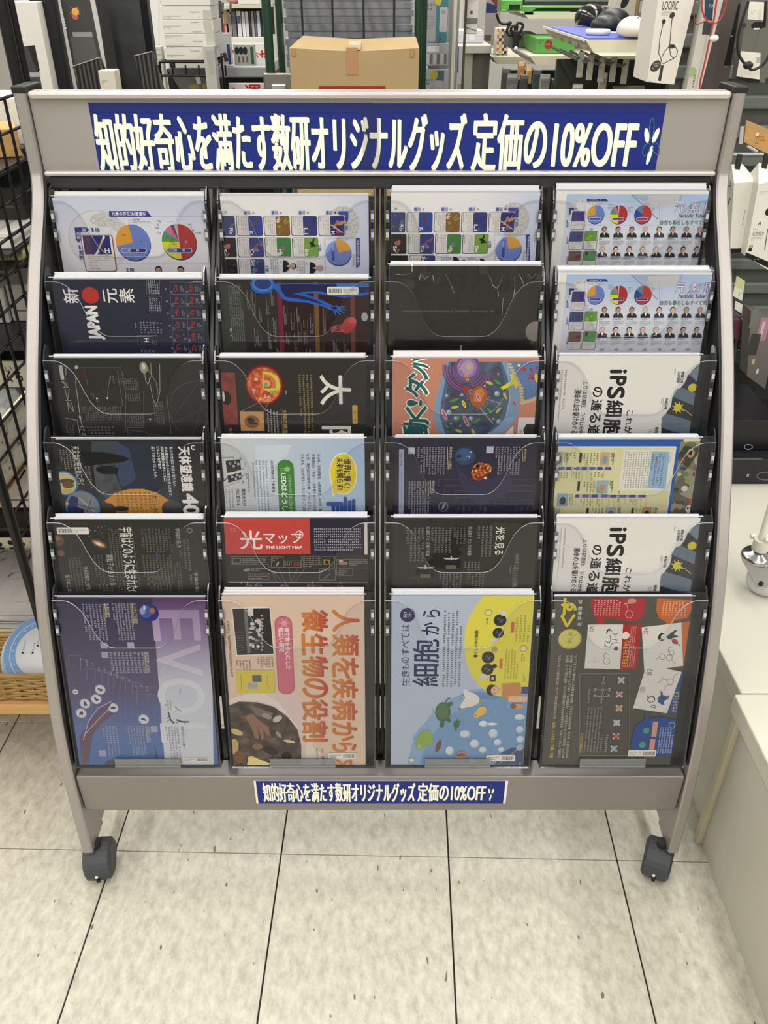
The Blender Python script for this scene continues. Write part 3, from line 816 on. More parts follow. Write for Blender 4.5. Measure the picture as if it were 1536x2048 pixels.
# ---- row 1, columns 2 and 3: the same table turned on its side
CARDC = [('H', (46, 48, 124), (214, 150, 90)), ('Li', (56, 60, 130), (92, 98, 120)), ('Na', (140, 96, 44), (214, 170, 90)), ('K', (48, 78, 160), (150, 92, 66)), ('Rb', (66, 66, 120), (120, 120, 170))]
CARDC2 = [None, ('Be', (126, 168, 70), (38, 56, 32)), ('Mg', (70, 134, 70), (200, 190, 170)), ('Ca', (58, 64, 130), (150, 152, 140)), ('Sr', (34, 28, 30), (226, 150, 110))]
CARDC3 = [None, None, None, ('Sc', (54, 66, 118), (120, 150, 190)), ('V', (26, 26, 30), (70, 70, 74))]
def elements_turned(A, dx, dy):
	def X(v): return v + dx
	def Yy(v): return v + dy
	A.ell('moon_photo', MOON, X(1180), Yy(330), 140, 150); A.ell('moon_photo', (226, 228, 236), X(1080), Yy(345), 110, 120)
	for row, (y0, y1, cards) in enumerate(((263, 435, CARDC), (448, 616, CARDC2), (630, 795, CARDC3))):
		for k, cd in enumerate(cards):
			if cd is None: continue
			x1 = 1190 - k * 233 + row * 10; x0 = x1 - 222
			A.rrect('element_card', (70, 72, 88), X(x0), Yy(y0), X(x1), Yy(y1), 16); A.rrect('element_card', (233, 230, 226), X(x0 + 6), Yy(y0 + 3), X(x1 - 2), Yy(y1 - 6), 14)
			if k == 4: A.rect('element_card', cd[1], X(x0), Yy(y0), X(x1 - 2), Yy(y1 - 4))
			xm = x0 + 102; A.rrect('element_card', cd[1], X(xm), Yy(y0 + 3), X(x1 - 2), Yy(y1 - 6), 12)
			rnd = random.Random(k * 7 + row)
			for q in range(4):
				A.ell('element_card', [min(255, int(v * rnd.uniform(.55, 1.0))) for v in cd[2]], X(xm + rnd.uniform(18, 100)), Yy(y0 + rnd.uniform(25, 145)), rnd.uniform(6, 18), rnd.uniform(10, 34), rot=rnd.uniform(0, 90), n=10)
			if k == 0: A.line('element_card', (220, 190, 130), [(X(xm + 4), Yy(y0 + 75)), (X(xm + 104), Yy(y0 + 145))], 10)
			A.T('element_card', WHITE, cd[0], X(xm + 8) if cd[0] not in ('Rb',) else X(x1 - 48), Yy(y1 - 16 - 26 * len(cd[0])) if cd[0] not in ('Na', 'Sc') else Yy(y0 + 8), X(xm + 38) if cd[0] != 'Rb' else X(x1 - 18), Yy(y1 - 14) if cd[0] not in ('Na', 'Sc') else Yy(y0 + 58), 'cw', bold=.03)
			if k < 4:
				A.MX('element_card', (150, 142, 138), X(x0 + 34), Yy(y0 + 10), X(xm - 6), Yy(y1 - 16), 4, 'cw', seed=k + row * 5)
				A.MX('element_card', (70, 66, 66), X(x0 + 8), Yy(y0 + 12), X(x0 + 28), Yy(y0 + 96), 1, 'cw', seed=k, aspect=.6)
	for k, st in enumerate(('1', '2', '3', '4')):
		x = 1118 - k * 233
		A.T('period_lettering', (80, 84, 110), st, X(x - 14), Yy(226), X(x + 2), Yy(244), 'cw'); A.rect('period_lettering', (76, 92, 150), X(x - 84), Yy(220), X(x - 62), Yy(250)); A.T('period_lettering', (64, 78, 138), '周期', X(x - 58), Yy(218), X(x - 30), Yy(250), 'cw')
	A.T('period_lettering', (80, 84, 110), '5', X(168), Yy(222), X(186), Yy(240), 'cw')
	A.poly('arrow_mark', NV, [(X(1222), Yy(222)), (X(1222), Yy(298)), (X(1208), Yy(316)), (X(1194), Yy(296)), (X(1194), Yy(254)), (X(1150), Yy(254)), (X(1130), Yy(238)), (X(1150), Yy(222))])
	A.T('period_lettering', (80, 90, 140), '1族', X(1194), Yy(324), X(1222), Yy(386), 'cw'); A.T('period_lettering', (80, 90, 140), '2族', X(964), Yy(506), X(994), Yy(566), 'cw', bold=.01); A.T('period_lettering', (80, 90, 140), '3族', X(518), Yy(684), X(546), Yy(742), 'cw', bold=.01)
	A.poly('title_bar', NV, [(X(1320), Yy(452)), (X(1320), Yy(684)), (X(1290), Yy(708)), (X(1288), Yy(452))]); A.T('title_lettering', WHITE, '元素の存在比(重量%)', X(1294), Yy(466), X(1314), Yy(680), 'cw')
	A.line('chart_frame', (170, 172, 190), [(X(1290), Yy(452)), (X(1020), Yy(452)), (X(1028), Yy(840)), (X(1290), Yy(840))], 3)
	pie(A, 'pie_chart', X(1139), Yy(576), 108, [(-12, 257, BL), (257, 348, OR)], 106)
	A.rrect('chart_label', (66, 74, 146), X(1082), Yy(502), X(1106), Yy(648), 11); A.rrect('chart_label', (150, 158, 206), X(1085), Yy(506), X(1103), Yy(560), 8)
	pie(A, 'pie_chart', X(1150), Yy(860), 106, [(-90, 0, GN), (0, 90, RD), (90, 180, RD), (180, 268, YE)], 106)
	A.MX('chart_lettering', (120, 120, 130), X(1256), Yy(590), X(1280), Yy(720), 1, 'cw', aspect=.5)
	portrait(A, 'portrait_photo', X(960), Yy(706), 100, d='cwp') if False else None
	for (px, py, hr) in ((742, 690, (34, 30, 30)), (970, 706, (170, 168, 166))):
		turned_portrait(A, 'portrait_photo', X(px), Yy(py), 104, hr)
		A.MX('caption', (110, 112, 124), X(px - 185), Yy(py - 62), X(px - 112), Yy(py + 80), 4, 'cw', seed=px); A.T('caption', (60, 62, 72), '氏名'[:0] or '一', X(px - 104), Yy(py - 40), X(px - 98), Yy(py - 30), 'cw')
def turned_portrait(A, part, x, y, w, hair):
	"""lying portrait: head to the right"""
	A.poly(part, (30, 30, 36), [(x - .72 * w, y - .5 * w), (x - .42 * w, y - .44 * w), (x - .2 * w, y - .16 * w), (x - .2 * w, y + .16 * w), (x - .42 * w, y + .44 * w), (x - .72 * w, y + .5 * w)])
	A.poly(part, (226, 222, 216), [(x - .2 * w, y - .1 * w), (x - .2 * w, y + .1 * w), (x - .5 * w, y)])
	A.ell(part, hair, x + .12 * w, y, .26 * w, .23 * w, n=14); A.ell(part, (198, 160, 140), x + .04 * w, y, .24 * w, .19 * w, n=14)
PALE = GRAD('pale_table_sheet', [(0, (248, 246, 243)), (.6, (245, 244, 247)), (1, (214, 222, 245))], 'X', -.11, .115)
A = clear_file(0, 1, 'white clear file with turned periodic table, directly above the blue human body file', (410, 370, S4), 434, 737, PALE, 3, top=.0055)
elements_turned(A, 0, 0); A.done()
A = clear_file(0, 2, 'white clear file with turned periodic table, directly above the crumpled black file', (750, 370, S4), 782, 1082, PALE, 6, top=.010)
elements_turned(A, 0, -30); A.done()

# ---- column 4, rows 1 and 2: periodic table with rows of portraits
SKYB = GRAD('sky_table_sheet', [(0, (236, 236, 241)), (.62, (230, 234, 245)), (.97, (182, 204, 238)), (1, (182, 204, 238))], 'Y', -.13, .006)
PIE3 = [(-90, 140, (196, 62, 58)), (140, 215, (52, 76, 150)), (215, 270, (112, 132, 158))]
def portraits_table(A, dy, rows3):
	def Yy(v): return v + dy
	A.rect('white_border', (248, 246, 242), 40, Yy(-60), 142, Yy(1200)); A.rect('white_border', (248, 246, 242), 40, Yy(0), 1500, Yy(78))
	A.ell('moon_photo', MOON, 340, Yy(230), 150, 118); A.ell('moon_photo', (222, 226, 236), 330, Yy(250), 120, 96); A.rect('white_border', (248, 246, 242), 40, Yy(80), 143, Yy(420))
	A.poly('globe_photo', (166, 186, 216), [(720, Yy(78)), (1180, Yy(78)), (1160, Yy(140)), (860, Yy(150))]); A.poly('globe_photo', (206, 206, 210), [(880, Yy(90)), (1150, Yy(82)), (1140, Yy(160)), (900, Yy(200))])
	A.ell('globe_photo', (196, 204, 214), 880, Yy(190), 60, 60); A.line('globe_photo', (120, 140, 176), [(740, Yy(84)), (830, Yy(165)), (960, Yy(290))], 7)
	A.poly('title_bar', NV, [(355, Yy(116)), (522, Yy(116)), (540, Yy(141)), (358, Yy(141))]); A.MX('title_lettering', WHITE, 372, Yy(120), 516, Yy(138), 1, seed=3)
	A.frame_('chart_frame', (170, 176, 192), 340, Yy(141), 975, Yy(345), 2)
	for cx, sg in ((432, PIE1), (628, PIE2), (834, PIE3)):
		pie(A, 'pie_chart', cx, Yy(252), 73, sg, 79); A.rrect('chart_label', (226, 226, 236), cx - 56, Yy(278), cx + 46, Yy(302), 10); A.rrect('chart_label', (72, 80, 140), cx - 53, Yy(281), cx + 43, Yy(299), 8)
	for x, y in ((455, 152), (540, 160), (536, 186), (704, 186), (704, 210), (846, 152), (905, 190)): A.MX('chart_lettering', (130, 130, 145), x, Yy(y), x + 52, Yy(y + 22), 2, seed=x)
	A.T('title_lettering', (84, 80, 156), '元', 1112, Yy(150), 1196, Yy(226), bold=.055); A.T('title_lettering', (84, 80, 156), '素', 1232, Yy(150), 1318, Yy(232), bold=.055); A.T('title_lettering', (84, 80, 156), '周', 1356, Yy(150), 1440, Yy(234), bold=.055)
	A.T('title_lettering', (240, 238, 246), '元', 1112, Yy(150), 1196, Yy(226), bold=.012); A.T('title_lettering', (240, 238, 246), '素', 1232, Yy(150), 1318, Yy(232), bold=.012); A.T('title_lettering', (240, 238, 246), '周', 1356, Yy(150), 1440, Yy(234), bold=.012)
	A.T('subtitle_lettering', (70, 70, 82), 'Periodic Table', 1140, Yy(246), 1366, Yy(278), bold=.01)
	A.T('subtitle_lettering', (86, 142, 96), '自然も暮らしもすべて元', 982, Yy(300), 1380, Yy(338), bold=.015)
	A.T('period_lettering', (70, 82, 140), '2族', 376, Yy(366), 410, Yy(386)); A.MX('period_lettering', (76, 88, 150), 200, Yy(190), 300, Yy(212), 1, aspect=1.2); A.poly('arrow_mark', NV, [(204, Yy(195)), (242, Yy(195)), (250, Yy(206)), (242, Yy(216)), (222, Yy(216)), (218, Yy(252)), (206, Yy(252))])
	for y, st in ((300, '1'), (440, '2'), (610, '3')): A.T('period_lettering', (76, 88, 150), st, 184, Yy(y), 194, Yy(y + 18)); A.T('period_lettering', (76, 88, 150), '周', 180, Yy(y + 22), 200, Yy(y + 40)); A.T('period_lettering', (76, 88, 150), '期', 179, Yy(y + 42), 199, Yy(y + 62))
	cards = [(226, 222, 340, 382, (66, 60, 130)), (206, 394, 326, 552, (70, 76, 130)), (332, 390, 446, 552, (112, 158, 66)), (196, 562, 308, 716, (120, 92, 76)), (318, 560, 434, 716, (100, 148, 92))]
	for i, (x0, y0, x1, y1, c) in enumerate(cards):
		A.rrect('element_card', (96, 96, 102), x0, Yy(y0), x1, Yy(y1), 12); A.rrect('element_card', (228, 226, 222), x0 + 3, Yy(y0 + 3), x1 - 4, Yy(y1 - 4), 10)
		A.rrect('element_card', c, x0 + 3, Yy(y0 + 3), x1 - 4, Yy(y0 + 88), 8)
		rnd = random.Random(i)
		for q in range(3): A.ell('element_card', [int(v * rnd.uniform(.4, 1.3)) if v * 1.3 < 255 else 220 for v in c], x0 + rnd.uniform(25, 90), Yy(y0 + rnd.uniform(20, 76)), rnd.uniform(8, 22), rnd.uniform(8, 20), n=9)
		A.MX('element_card', (140, 134, 130), x0 + 10, Yy(y0 + 94), x1 - 10, Yy(y1 - 30), 3, seed=i)
		A.MX('element_card', (70, 66, 64), x0 + 10, Yy(y1 - 26), x0 + 62, Yy(y1 - 8), 1, seed=i)
	hairs = [(60, 54, 52), (30, 28, 28), (50, 46, 44), (150, 140, 132), (28, 26, 26), (40, 38, 36), (120, 116, 112), (140, 132, 126)]
	for row, (y, x0, stp) in enumerate(((398, 506, 116.5), (566, 486, 115))):
		for k in range(8):
			x = x0 + stp * k
			portrait(A, 'portrait_photo', x, Yy(y), 86, hair=hairs[(k + row * 3) % 8], suit=((34, 34, 42), (52, 54, 66), (46, 44, 48))[(k + row) % 3])
			A.MX('caption', (84, 86, 100), x - 46, Yy(y + 50), x + 44, Yy(y + 70), 1, seed=k, aspect=1.0); A.MX('caption', (140, 142, 152), x - 46, Yy(y + 74), x + 46, Yy(y + 116), 3, seed=k + 9)
	for k in range(9): A.T('period_lettering', (84, 88, 106), '%d族' % (3 + k) if k < 8 else '8族', 468 + k * 122, Yy(702), 500 + k * 122, Yy(722))
	cols = [(74, 96, 160), (84, 94, 140), (70, 84, 110), (80, 100, 110), (110, 112, 116), (96, 98, 100), (104, 100, 88), (70, 84, 120), (84, 72, 100)]
	for k in range(9):
		x = 190 + k * 120; A.rrect('element_card', (200, 202, 208), x - 4, Yy(738), x + 112, Yy(900), 10); A.rrect('element_card', cols[k], x, Yy(742), x + 108, Yy(900), 8)
		rnd = random.Random(k + 40)
		for q in range(3): A.ell('element_card', [int(v * rnd.uniform(.5, 1.25)) for v in cols[k]], x + rnd.uniform(20, 90), Yy(rnd.uniform(760, 810)), rnd.uniform(10, 30), rnd.uniform(8, 16), rot=rnd.uniform(0, 60), n=9)
A = clear_file(0, 3, 'pale blue periodic table file with portraits, directly below the header banner', (1090, 370, S4), 1112, 1423, SKYB, 5, top=.0125, wave=.28)
portraits_table(A, 0, False); A.done()
A = clear_file(1, 3, 'pale blue periodic table file with portraits, directly above a white iPS file', (1090, 370, S4), 1112, 1423, SKYB, 6, top=.0125, wave=.28)
portraits_table(A, 686, True); A.done()

# ---- row 2, column 1: navy JAPAN sheet
A = clear_file(1, 0, 'navy clear file reading JAPAN with a red disc and red element symbols', (80, 370, S4), 103, 411, (38, 40, 62), 6, edge=(214, 206, 200))
A.T('title_lettering', WHITE, '新', 198, 884, 330, 1008, 'ccw', bold=.012); A.ell('red_disc', (190, 58, 50), 431, 942, 73, 70)
A.T('title_lettering', WHITE, '元', 540, 884, 660, 1006, 'ccw', bold=.01); A.T('title_lettering', WHITE, '素', 676, 884, 802, 1006, 'ccw', bold=.01)
A.T('title_lettering', WHITE, 'JAPAN', 405, 1036, 534, 1316, 'ccw', bold=.05)
for i, (st, y) in enumerate((('Co', 880), ('Fe', 985), ('Mn', 1086), ('Cr', 1190), ('V', 1290), ('Ti', 1388), ('Sc', 1490))):
	x = 1110 + i * 6
	A.frame_('element_grid', (112, 114, 140), x, y - 52, x + 132, y + 50, 2.5); A.T('element_symbol', (186, 62, 60), st, x + 28, y - 14 * len(st), x + 62, y + 14 * len(st), 'ccw', bold=.02)
	A.MX('element_lettering', (200, 200, 210), x + 88, y - 20, x + 116, y + 30, 2, 'ccw', seed=i); A.T('element_lettering', (190, 190, 205), str(27 - i), x + 6, y + 22, x + 22, y + 44, 'ccw')
for i, (st, y) in enumerate((('Rh', 880), ('Ru', 985), ('Tc', 1086), ('Mo', 1190), ('Nb', 1290), ('Zr', 1388), ('Y', 1490))):
	x = 1242 + i * 6
	A.frame_('element_grid', (112, 114, 140), x, y - 52, x + 132, y + 50, 2.5); A.T('element_symbol', (186, 62, 60), st, x + 26, y - 14 * len(st), x + 62, y + 14 * len(st), 'ccw', bold=.02)
	A.MX('element_lettering', (200, 200, 210), x + 80, y - 20, x + 120, y + 30, 3, 'ccw', seed=i + 20); A.T('element_lettering', (190, 190, 205), str(45 - i), x + 6, y + 22, x + 22, y + 44, 'ccw')
for i, y in enumerate((880, 985, 1086, 1190, 1290, 1388)): A.T('element_lettering', (190, 190, 205), str(9 - i), 1066 + i * 11, y, 1084 + i * 11, y + 14, 'ccw')
A.frame_('legend', (150, 152, 175), 914, 790, 1022, 936, 2); A.frame_('legend', (150, 152, 175), 934, 950, 1036, 1080, 2)
A.MX('legend', (206, 208, 220), 922, 800, 1014, 930, 5, 'ccw', seed=3); A.MX('legend', (206, 208, 220), 938, 962, 1030, 1074, 5, 'ccw', seed=4)
A.MX('legend', (180, 170, 130), 932, 1160, 1046, 1184, 5, 'ccw', seed=5); A.MX('legend', (170, 172, 186), 850, 1160, 1046, 1264, 7, 'ccw', seed=6); A.MX('legend', (200, 202, 214), 808, 1160, 828, 1224, 1, 'ccw', aspect=.7)
A.frame_('legend', (150, 152, 175), 838, 1282, 1000, 1364, 2); A.T('element_symbol', WHITE, 'H', 892, 1306, 930, 1338, 'ccw', bold=.03); A.MX('legend', (170, 172, 186), 955, 1310, 985, 1350, 2, 'ccw')
A.MX('legend', (170, 172, 186), 860, 1400, 1020, 1476, 5, 'ccw', seed=8); A.frame_('legend', (130, 132, 155), 940, 1400, 1000, 1456, 2)
A.done()

# ---- row 2, column 2: human body sheet
A = clear_file(1, 1, 'black clear file with a glowing blue human body and a red heart', (410, 370, S4), 436, 738, (34, 30, 30), 3, edge=(230, 228, 226))
A.rect('colour_band', (56, 60, 52), 100, 840, 340, 1520); A.rect('colour_band', (46, 24, 26), 640, 840, 1460, 1520); A.rect('colour_band', (126, 30, 58), 628, 830, 668, 1520); A.rect('colour_band', (118, 88, 44), 936, 830, 974, 1520); A.rect('colour_band', (112, 62, 44), 1244, 830, 1282, 1520)
BL1, BL2 = (40, 100, 196), (34, 30, 84)
A.ell('body_figure', BL1, 490, 850, 104, 78); A.ell('body_figure', (72, 130, 206), 492, 846, 88, 62); A.ell('body_figure', (44, 62, 128), 494, 842, 72, 48)
body = [(575, 840), (590, 884), (636, 930), (652, 966), (700, 990), (880, 1006), (1010, 1040), (1068, 1066), (1096, 1040), (1080, 1022), (960, 966), (850, 930), (930, 922), (1040, 940), (1180, 962), (1400, 936), (1400, 840)]
A.poly('body_figure', BL1, body)
A.poly('body_figure', BL2, [(640, 846), (650, 900), (690, 955), (880, 984), (1020, 1024), (1062, 1044), (940, 978), (800, 938), (750, 930), (840, 912), (960, 906), (1100, 930), (1200, 940), (1400, 912), (1400, 846)])
A.poly('body_figure', (60, 120, 190), [(1118, 840), (1400, 840), (1400, 872), (1130, 868)])
for i, (x, y) in enumerate(((1118, 1112), (1158, 1108), (1186, 1088), (1200, 1066), (1190, 1036))): A.line('body_figure', (58, 116, 204), [(1078, 1046 + i * 2), ((1078 + x) / 2 + 8, (1050 + y) / 2), (x, y)], 9)
A.poly('body_figure', BL1, [(1060, 1034), (1130, 1026), (1150, 1050), (1110, 1080), (1076, 1066)]); A.poly('body_figure', BL2, [(1072, 1042), (1120, 1036), (1132, 1052), (1104, 1068)])
A.ell('heart_figure', (190, 60, 62), 1234, 1184, 66, 52, rot=-40); A.ell('heart_figure', (180, 50, 54), 1206, 1232, 56, 34); A.ell('heart_figure', (206, 92, 90), 1256, 1156, 34, 26)
for i in range(5): A.line('heart_figure', (200, 96, 92), [(1180, 1190 + i * 14), (1130, 1196 + i * 14), (1076, 1216 + i * 10)], 7)
barcode_label(A, 'price_label', 1040, 868, 1310, 936)
A.MX('body_lettering', (150, 152, 144), 212, 858, 330, 1330, 7, 'ccw', seed=11); A.T('body_lettering', (210, 210, 204), '人体', 212, 1218, 236, 1306, 'ccw')
rnd = random.Random(4)
for (x, y0, y1) in ((365, 888, 1060), (410, 905, 1120), (470, 1050, 1170), (530, 960, 1110), (570, 900, 1030), (590, 1130, 1340), (548, 1134, 1400), (680, 1030, 1190), (740, 1084, 1240), (790, 1040, 1170), (800, 1180, 1340), (850, 1150, 1360), (905, 1100, 1270), (1016, 1050, 1270), (700, 1260, 1350), (770, 1262, 1460), (620, 1390, 1480), (870, 1390, 1490), (905, 1400, 1490), (1100, 1310, 1440), (1130, 1370, 1450), (1190, 1330, 1470), (1225, 1400, 1490), (430, 1220, 1380), (460, 1280, 1380)):
	A.MX('body_lettering', (176, 172, 166), x - 10, y0, x + 16, y1, 2, 'ccw', seed=int(x)); A.line('body_lettering', (120, 116, 112), [(x + 22, y0), (x + 22, y1)], 1.6)
A.poly('body_lettering', (40, 66, 60), [(990, 1470), (1010, 1310), (1026, 1430), (1120, 1440), (1140, 1520), (990, 1520)]); A.ell('hang_hole', (176, 178, 178), 1362, 1124, 30, 42, n=6)
A.done()

# ---- row 2, column 3: black sheet in crumpled film
CR = MOTTLE('crumpled_black_film', [(.3, (14, 13, 13)), (.5, (34, 27, 27)), (.62, (27, 30, 27)), (.8, (48, 48, 46))], 14, 3, (1.6, .45, 1), 0.3, distort=.6)
A = clear_file(1, 2, 'black clear file in crumpled shiny film with a round pale sticker', (750, 370, S4), 779, 1083, CR, 3, top=.0215, edge=(206, 204, 204), wave=.9)
A.MX('lettering', (150, 146, 142), 236, 1068, 1270, 1090, 1, seed=2); A.ell('round_sticker', (182, 172, 164), 1372, 1248, 88, 86); A.ell('figure_mark', (200, 200, 198), 734, 1376, 8, 10, n=10); A.rect('figure_mark', (196, 196, 194), 727, 1386, 741, 1412)
CF = M((170, 170, 170), .15, 0, .8)  # pale tubes along the film folds: highlights put into colour and shape
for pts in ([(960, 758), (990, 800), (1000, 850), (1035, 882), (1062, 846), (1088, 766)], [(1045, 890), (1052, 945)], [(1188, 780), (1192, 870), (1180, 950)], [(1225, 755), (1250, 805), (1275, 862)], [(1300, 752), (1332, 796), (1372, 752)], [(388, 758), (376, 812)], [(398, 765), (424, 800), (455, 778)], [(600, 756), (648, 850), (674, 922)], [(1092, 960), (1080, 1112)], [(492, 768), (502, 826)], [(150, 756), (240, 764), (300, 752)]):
	MB().tube([(q.x, q.y, .0025) for q in (A.L(p_) for p_ in pts)], .00038, CF, 5).build('crease_highlight', A.parent, frame=A.fr)
A.done()
# ---- row 3, column 1: dark sheet of fine line drawings
A = clear_file(2, 0, 'dark grey clear file covered with fine white line drawings', (80, 700, S4), 104, 412, M((40, 40, 38), .4, 0, .3, grain=.25, gscale=8), 3, edge=(200, 198, 190))
LN = (186, 184, 172)
A.line('line_drawing', LN, [(300, 140), (306, 300), (330, 470), (345, 590), (362, 650)], 5); A.ell('line_drawing', LN, 312, 148, 14, 18, n=12); A.line('line_drawing', LN, [(334, 560), (352, 574), (345, 596), (334, 576), (334, 560)], 4)
A.line('line_drawing', LN, [(945, 110), (950, 220), (920, 295), (900, 260), (890, 160)], 3); A.line('line_drawing', LN, [(1022, 120), (1024, 360), (990, 480), (960, 400), (930, 240)], 3)
for k in range(4): A.line('line_drawing', (140, 138, 130), [(900 + k * 8, 150), (960 + k * 14, 220 + k * 30), (1010, 300 + k * 40)], 2)
A.line('line_drawing', (120, 120, 112), [(1080, 380), (1120, 720)], 4); A.line('line_drawing', (110, 110, 104), [(1120, 370), (1250, 280), (1400, 250)], 2); A.arc('line_drawing', (104, 104, 98), 1260, 500, 150, 220, 100, 280, 2)
for k, (x0, y0, x1, y1) in enumerate(((1150, 560, 1380, 240), (1140, 620, 1400, 500), (1300, 740, 1390, 460))): A.line('line_drawing', (100, 100, 95), [(x0, y0), (x1, y1)], 2)
A.frame_('line_drawing', (130, 130, 122), 730, 360, 886, 660, 3); A.line('line_drawing', (130, 130, 122), [(660, 180), (708, 480)], 3); A.line('line_drawing', (150, 150, 140), [(330, 152), (690, 152)], 3)
A.line('line_drawing', (120, 120, 112), [(776, 690), (776, 740)], 3); A.line('line_drawing', (120, 120, 112), [(776, 684), (910, 700), (940, 740)], 3); A.line('line_drawing', (120, 120, 112), [(940, 710), (1110, 745)], 3)
for (x0, y0, x1, y1, n, s_) in ((690, 240, 840, 345, 8, 1), (726, 372, 860, 440, 7, 2), (740, 560, 890, 650, 8, 3), (360, 480, 700, 600, 16, 4), (970, 440, 1060, 640, 5, 5), (390, 150, 406, 360, 1, 6), (700, 180, 720, 330, 1, 7), (430, 370, 466, 420, 2, 8), (480, 430, 505, 480, 1, 9), (540, 340, 560, 380, 1, 10), (400, 650, 640, 745, 8, 11), (720, 670, 760, 745, 2, 12), (220, 640, 300, 745, 3, 13), (590, 220, 640, 290, 2, 14)):
	A.MX('print_lettering', (132, 132, 124), x0, y0, x1, y1, n, 'cw', seed=s_)
for (x, y) in ((487, 412), (575, 410), (940, 590)): A.ell('star_mark', (222, 220, 210), x, y, 9, 8, n=8)
A.line('line_drawing', (170, 170, 160), [(575, 410), (582, 330), (600, 225)], 2)
A.rect('title_lettering', (190, 188, 178), 170, 130, 200, 254); A.line('title_lettering', LN, [(200, 136), (222, 136), (222, 215)], 4); A.line('title_lettering', LN, [(185, 270), (246, 318), (198, 322), (232, 290), (190, 262)], 4)
A.line('title_lettering', LN, [(214, 330), (236, 430), (250, 330)], 4); A.line('title_lettering', LN, [(216, 430), (268, 430)], 4); A.line('title_lettering', LN, [(248, 530), (232, 440), (290, 528), (272, 450), (240, 470)], 4)
A.line('title_lettering', LN, [(216, 580), (320, 600), (345, 740)], 4); A.T('title_lettering', (200, 198, 188), 'ける', 350, 652, 388, 740, 'cw')
A.rect('flare_photo', M((96, 92, 84), .4), 856, 120, 900, 160); A.ell('flare_photo', (150, 146, 132), 885, 150, 34, 50); A.ell('flare_photo', (214, 208, 190), 885, 140, 14, 26)
A.rect('flare_photo', (64, 52, 46), 300, 160, 400, 250)
A.done()

# ---- row 3, column 2: the sun
A = clear_file(2, 1, 'black clear file with a cut-open orange sun and a large white title', (410, 700, S4), 438, 732, M((40, 36, 35), .4, 0, .3, grain=.12, gscale=10), 4, edge=(216, 214, 212))
SUN = MOTTLE('sun_print', [(.3, (150, 48, 30)), (.5, (206, 88, 48)), (.7, (236, 150, 84))], 110, 5)
A.ell('sun_picture', (92, 34, 24), 505, 300, 170, 180); A.ell('sun_picture', (140, 52, 34), 504, 300, 156, 164); A.ell('sun_picture', SUN, 503, 300, 144, 150)
A.poly('sun_picture', (224, 206, 84), [(490, 180), (560, 190), (620, 230), (640, 300), (636, 350), (560, 368), (494, 330)]); A.poly('sun_picture', (212, 130, 66), [(500, 206), (560, 214), (600, 260), (604, 326), (500, 328)])
A.poly('sun_picture', (196, 92, 60), [(510, 226), (556, 240), (580, 300), (560, 330), (506, 322)]); A.ell('sun_picture', (232, 180, 90), 525, 286, 34, 30); A.ell('sun_picture', (96, 178, 148), 520, 296, 17, 18); A.poly('sun_picture', (150, 178, 96), [(550, 346), (636, 340), (620, 364), (556, 374)])
for x, y, r in ((435, 250, 17), (470, 415, 12), (540, 400, 12), (480, 360, 8)): A.ell('sun_picture', (240, 190, 140), x, y, r, r * .8, n=10)
A.T('sun_lettering', WHITE, '黒点', 408, 334, 424, 368, 'cw'); A.T('sun_lettering', WHITE, '彩層', 506, 378, 522, 410, 'cw')
A.MX('sun_lettering', WHITE, 682, 346, 698, 388, 1, 'cw', aspect=.6)
A.rect('flare_picture', MOTTLE('red_flare', [(.3, (110, 40, 38)), (.7, (160, 70, 62))], 60, 3), 148, 192, 270, 636); A.ell('flare_picture', (40, 26, 24), 182, 410, 40, 60); A.ell('flare_picture', (232, 222, 210), 158, 395, 10, 44)
A.rect('sunspot_picture', (214, 160, 108), 302, 526, 504, 690); A.ell('sunspot_picture', (152, 104, 64), 400, 612, 66, 56, n=12); A.ell('sunspot_picture', (52, 36, 30), 392, 606, 36, 28, rot=30, n=9); A.ell('sunspot_picture', (52, 36, 30), 432, 628, 18, 8, n=8)
A.line('pointer', (170, 166, 160), [(302, 524), (536, 412)], 3); A.line('pointer', (170, 166, 160), [(500, 526), (556, 424)], 3); A.frame_('pointer', (200, 196, 190), 532, 392, 558, 420, 2.5)
A.T('title_lettering', (238, 236, 224), '太', 984, 214, 1242, 466, 'cw', bold=.018); A.T('title_lettering', (238, 236, 224), '陽', 1004, 652, 1244, 900, 'cw', bold=.018)
A.rrect('tag_mark', (214, 178, 78), 1258, 470, 1302, 628, 12); A.T('tag_mark', (70, 52, 30), '一家に1枚', 1268, 484, 1292, 616, 'cw')
A.MX('body_lettering', (176, 160, 84), 800, 208, 930, 760, 4, 'cw', seed=5, fill=.5); A.T('subtitle_lettering', (188, 168, 84), '太陽の構造', 664, 504, 702, 712, 'cw', bold=.012); A.line('subtitle_lettering', (150, 134, 72), [(648, 500), (664, 758)], 3)
A.MX('body_lettering', (200, 198, 192), 528, 504, 632, 758, 4, 'cw', seed=8); A.T('subtitle_lettering', (188, 168, 84), '太陽', 206, 656, 238, 752, 'cw'); A.T('subtitle_lettering', (188, 168, 84), '太陽', 452, 708, 486, 800, 'cw'); A.MX('body_lettering', (190, 188, 182), 322, 706, 420, 758, 3, 'cw', seed=9)
A.done()

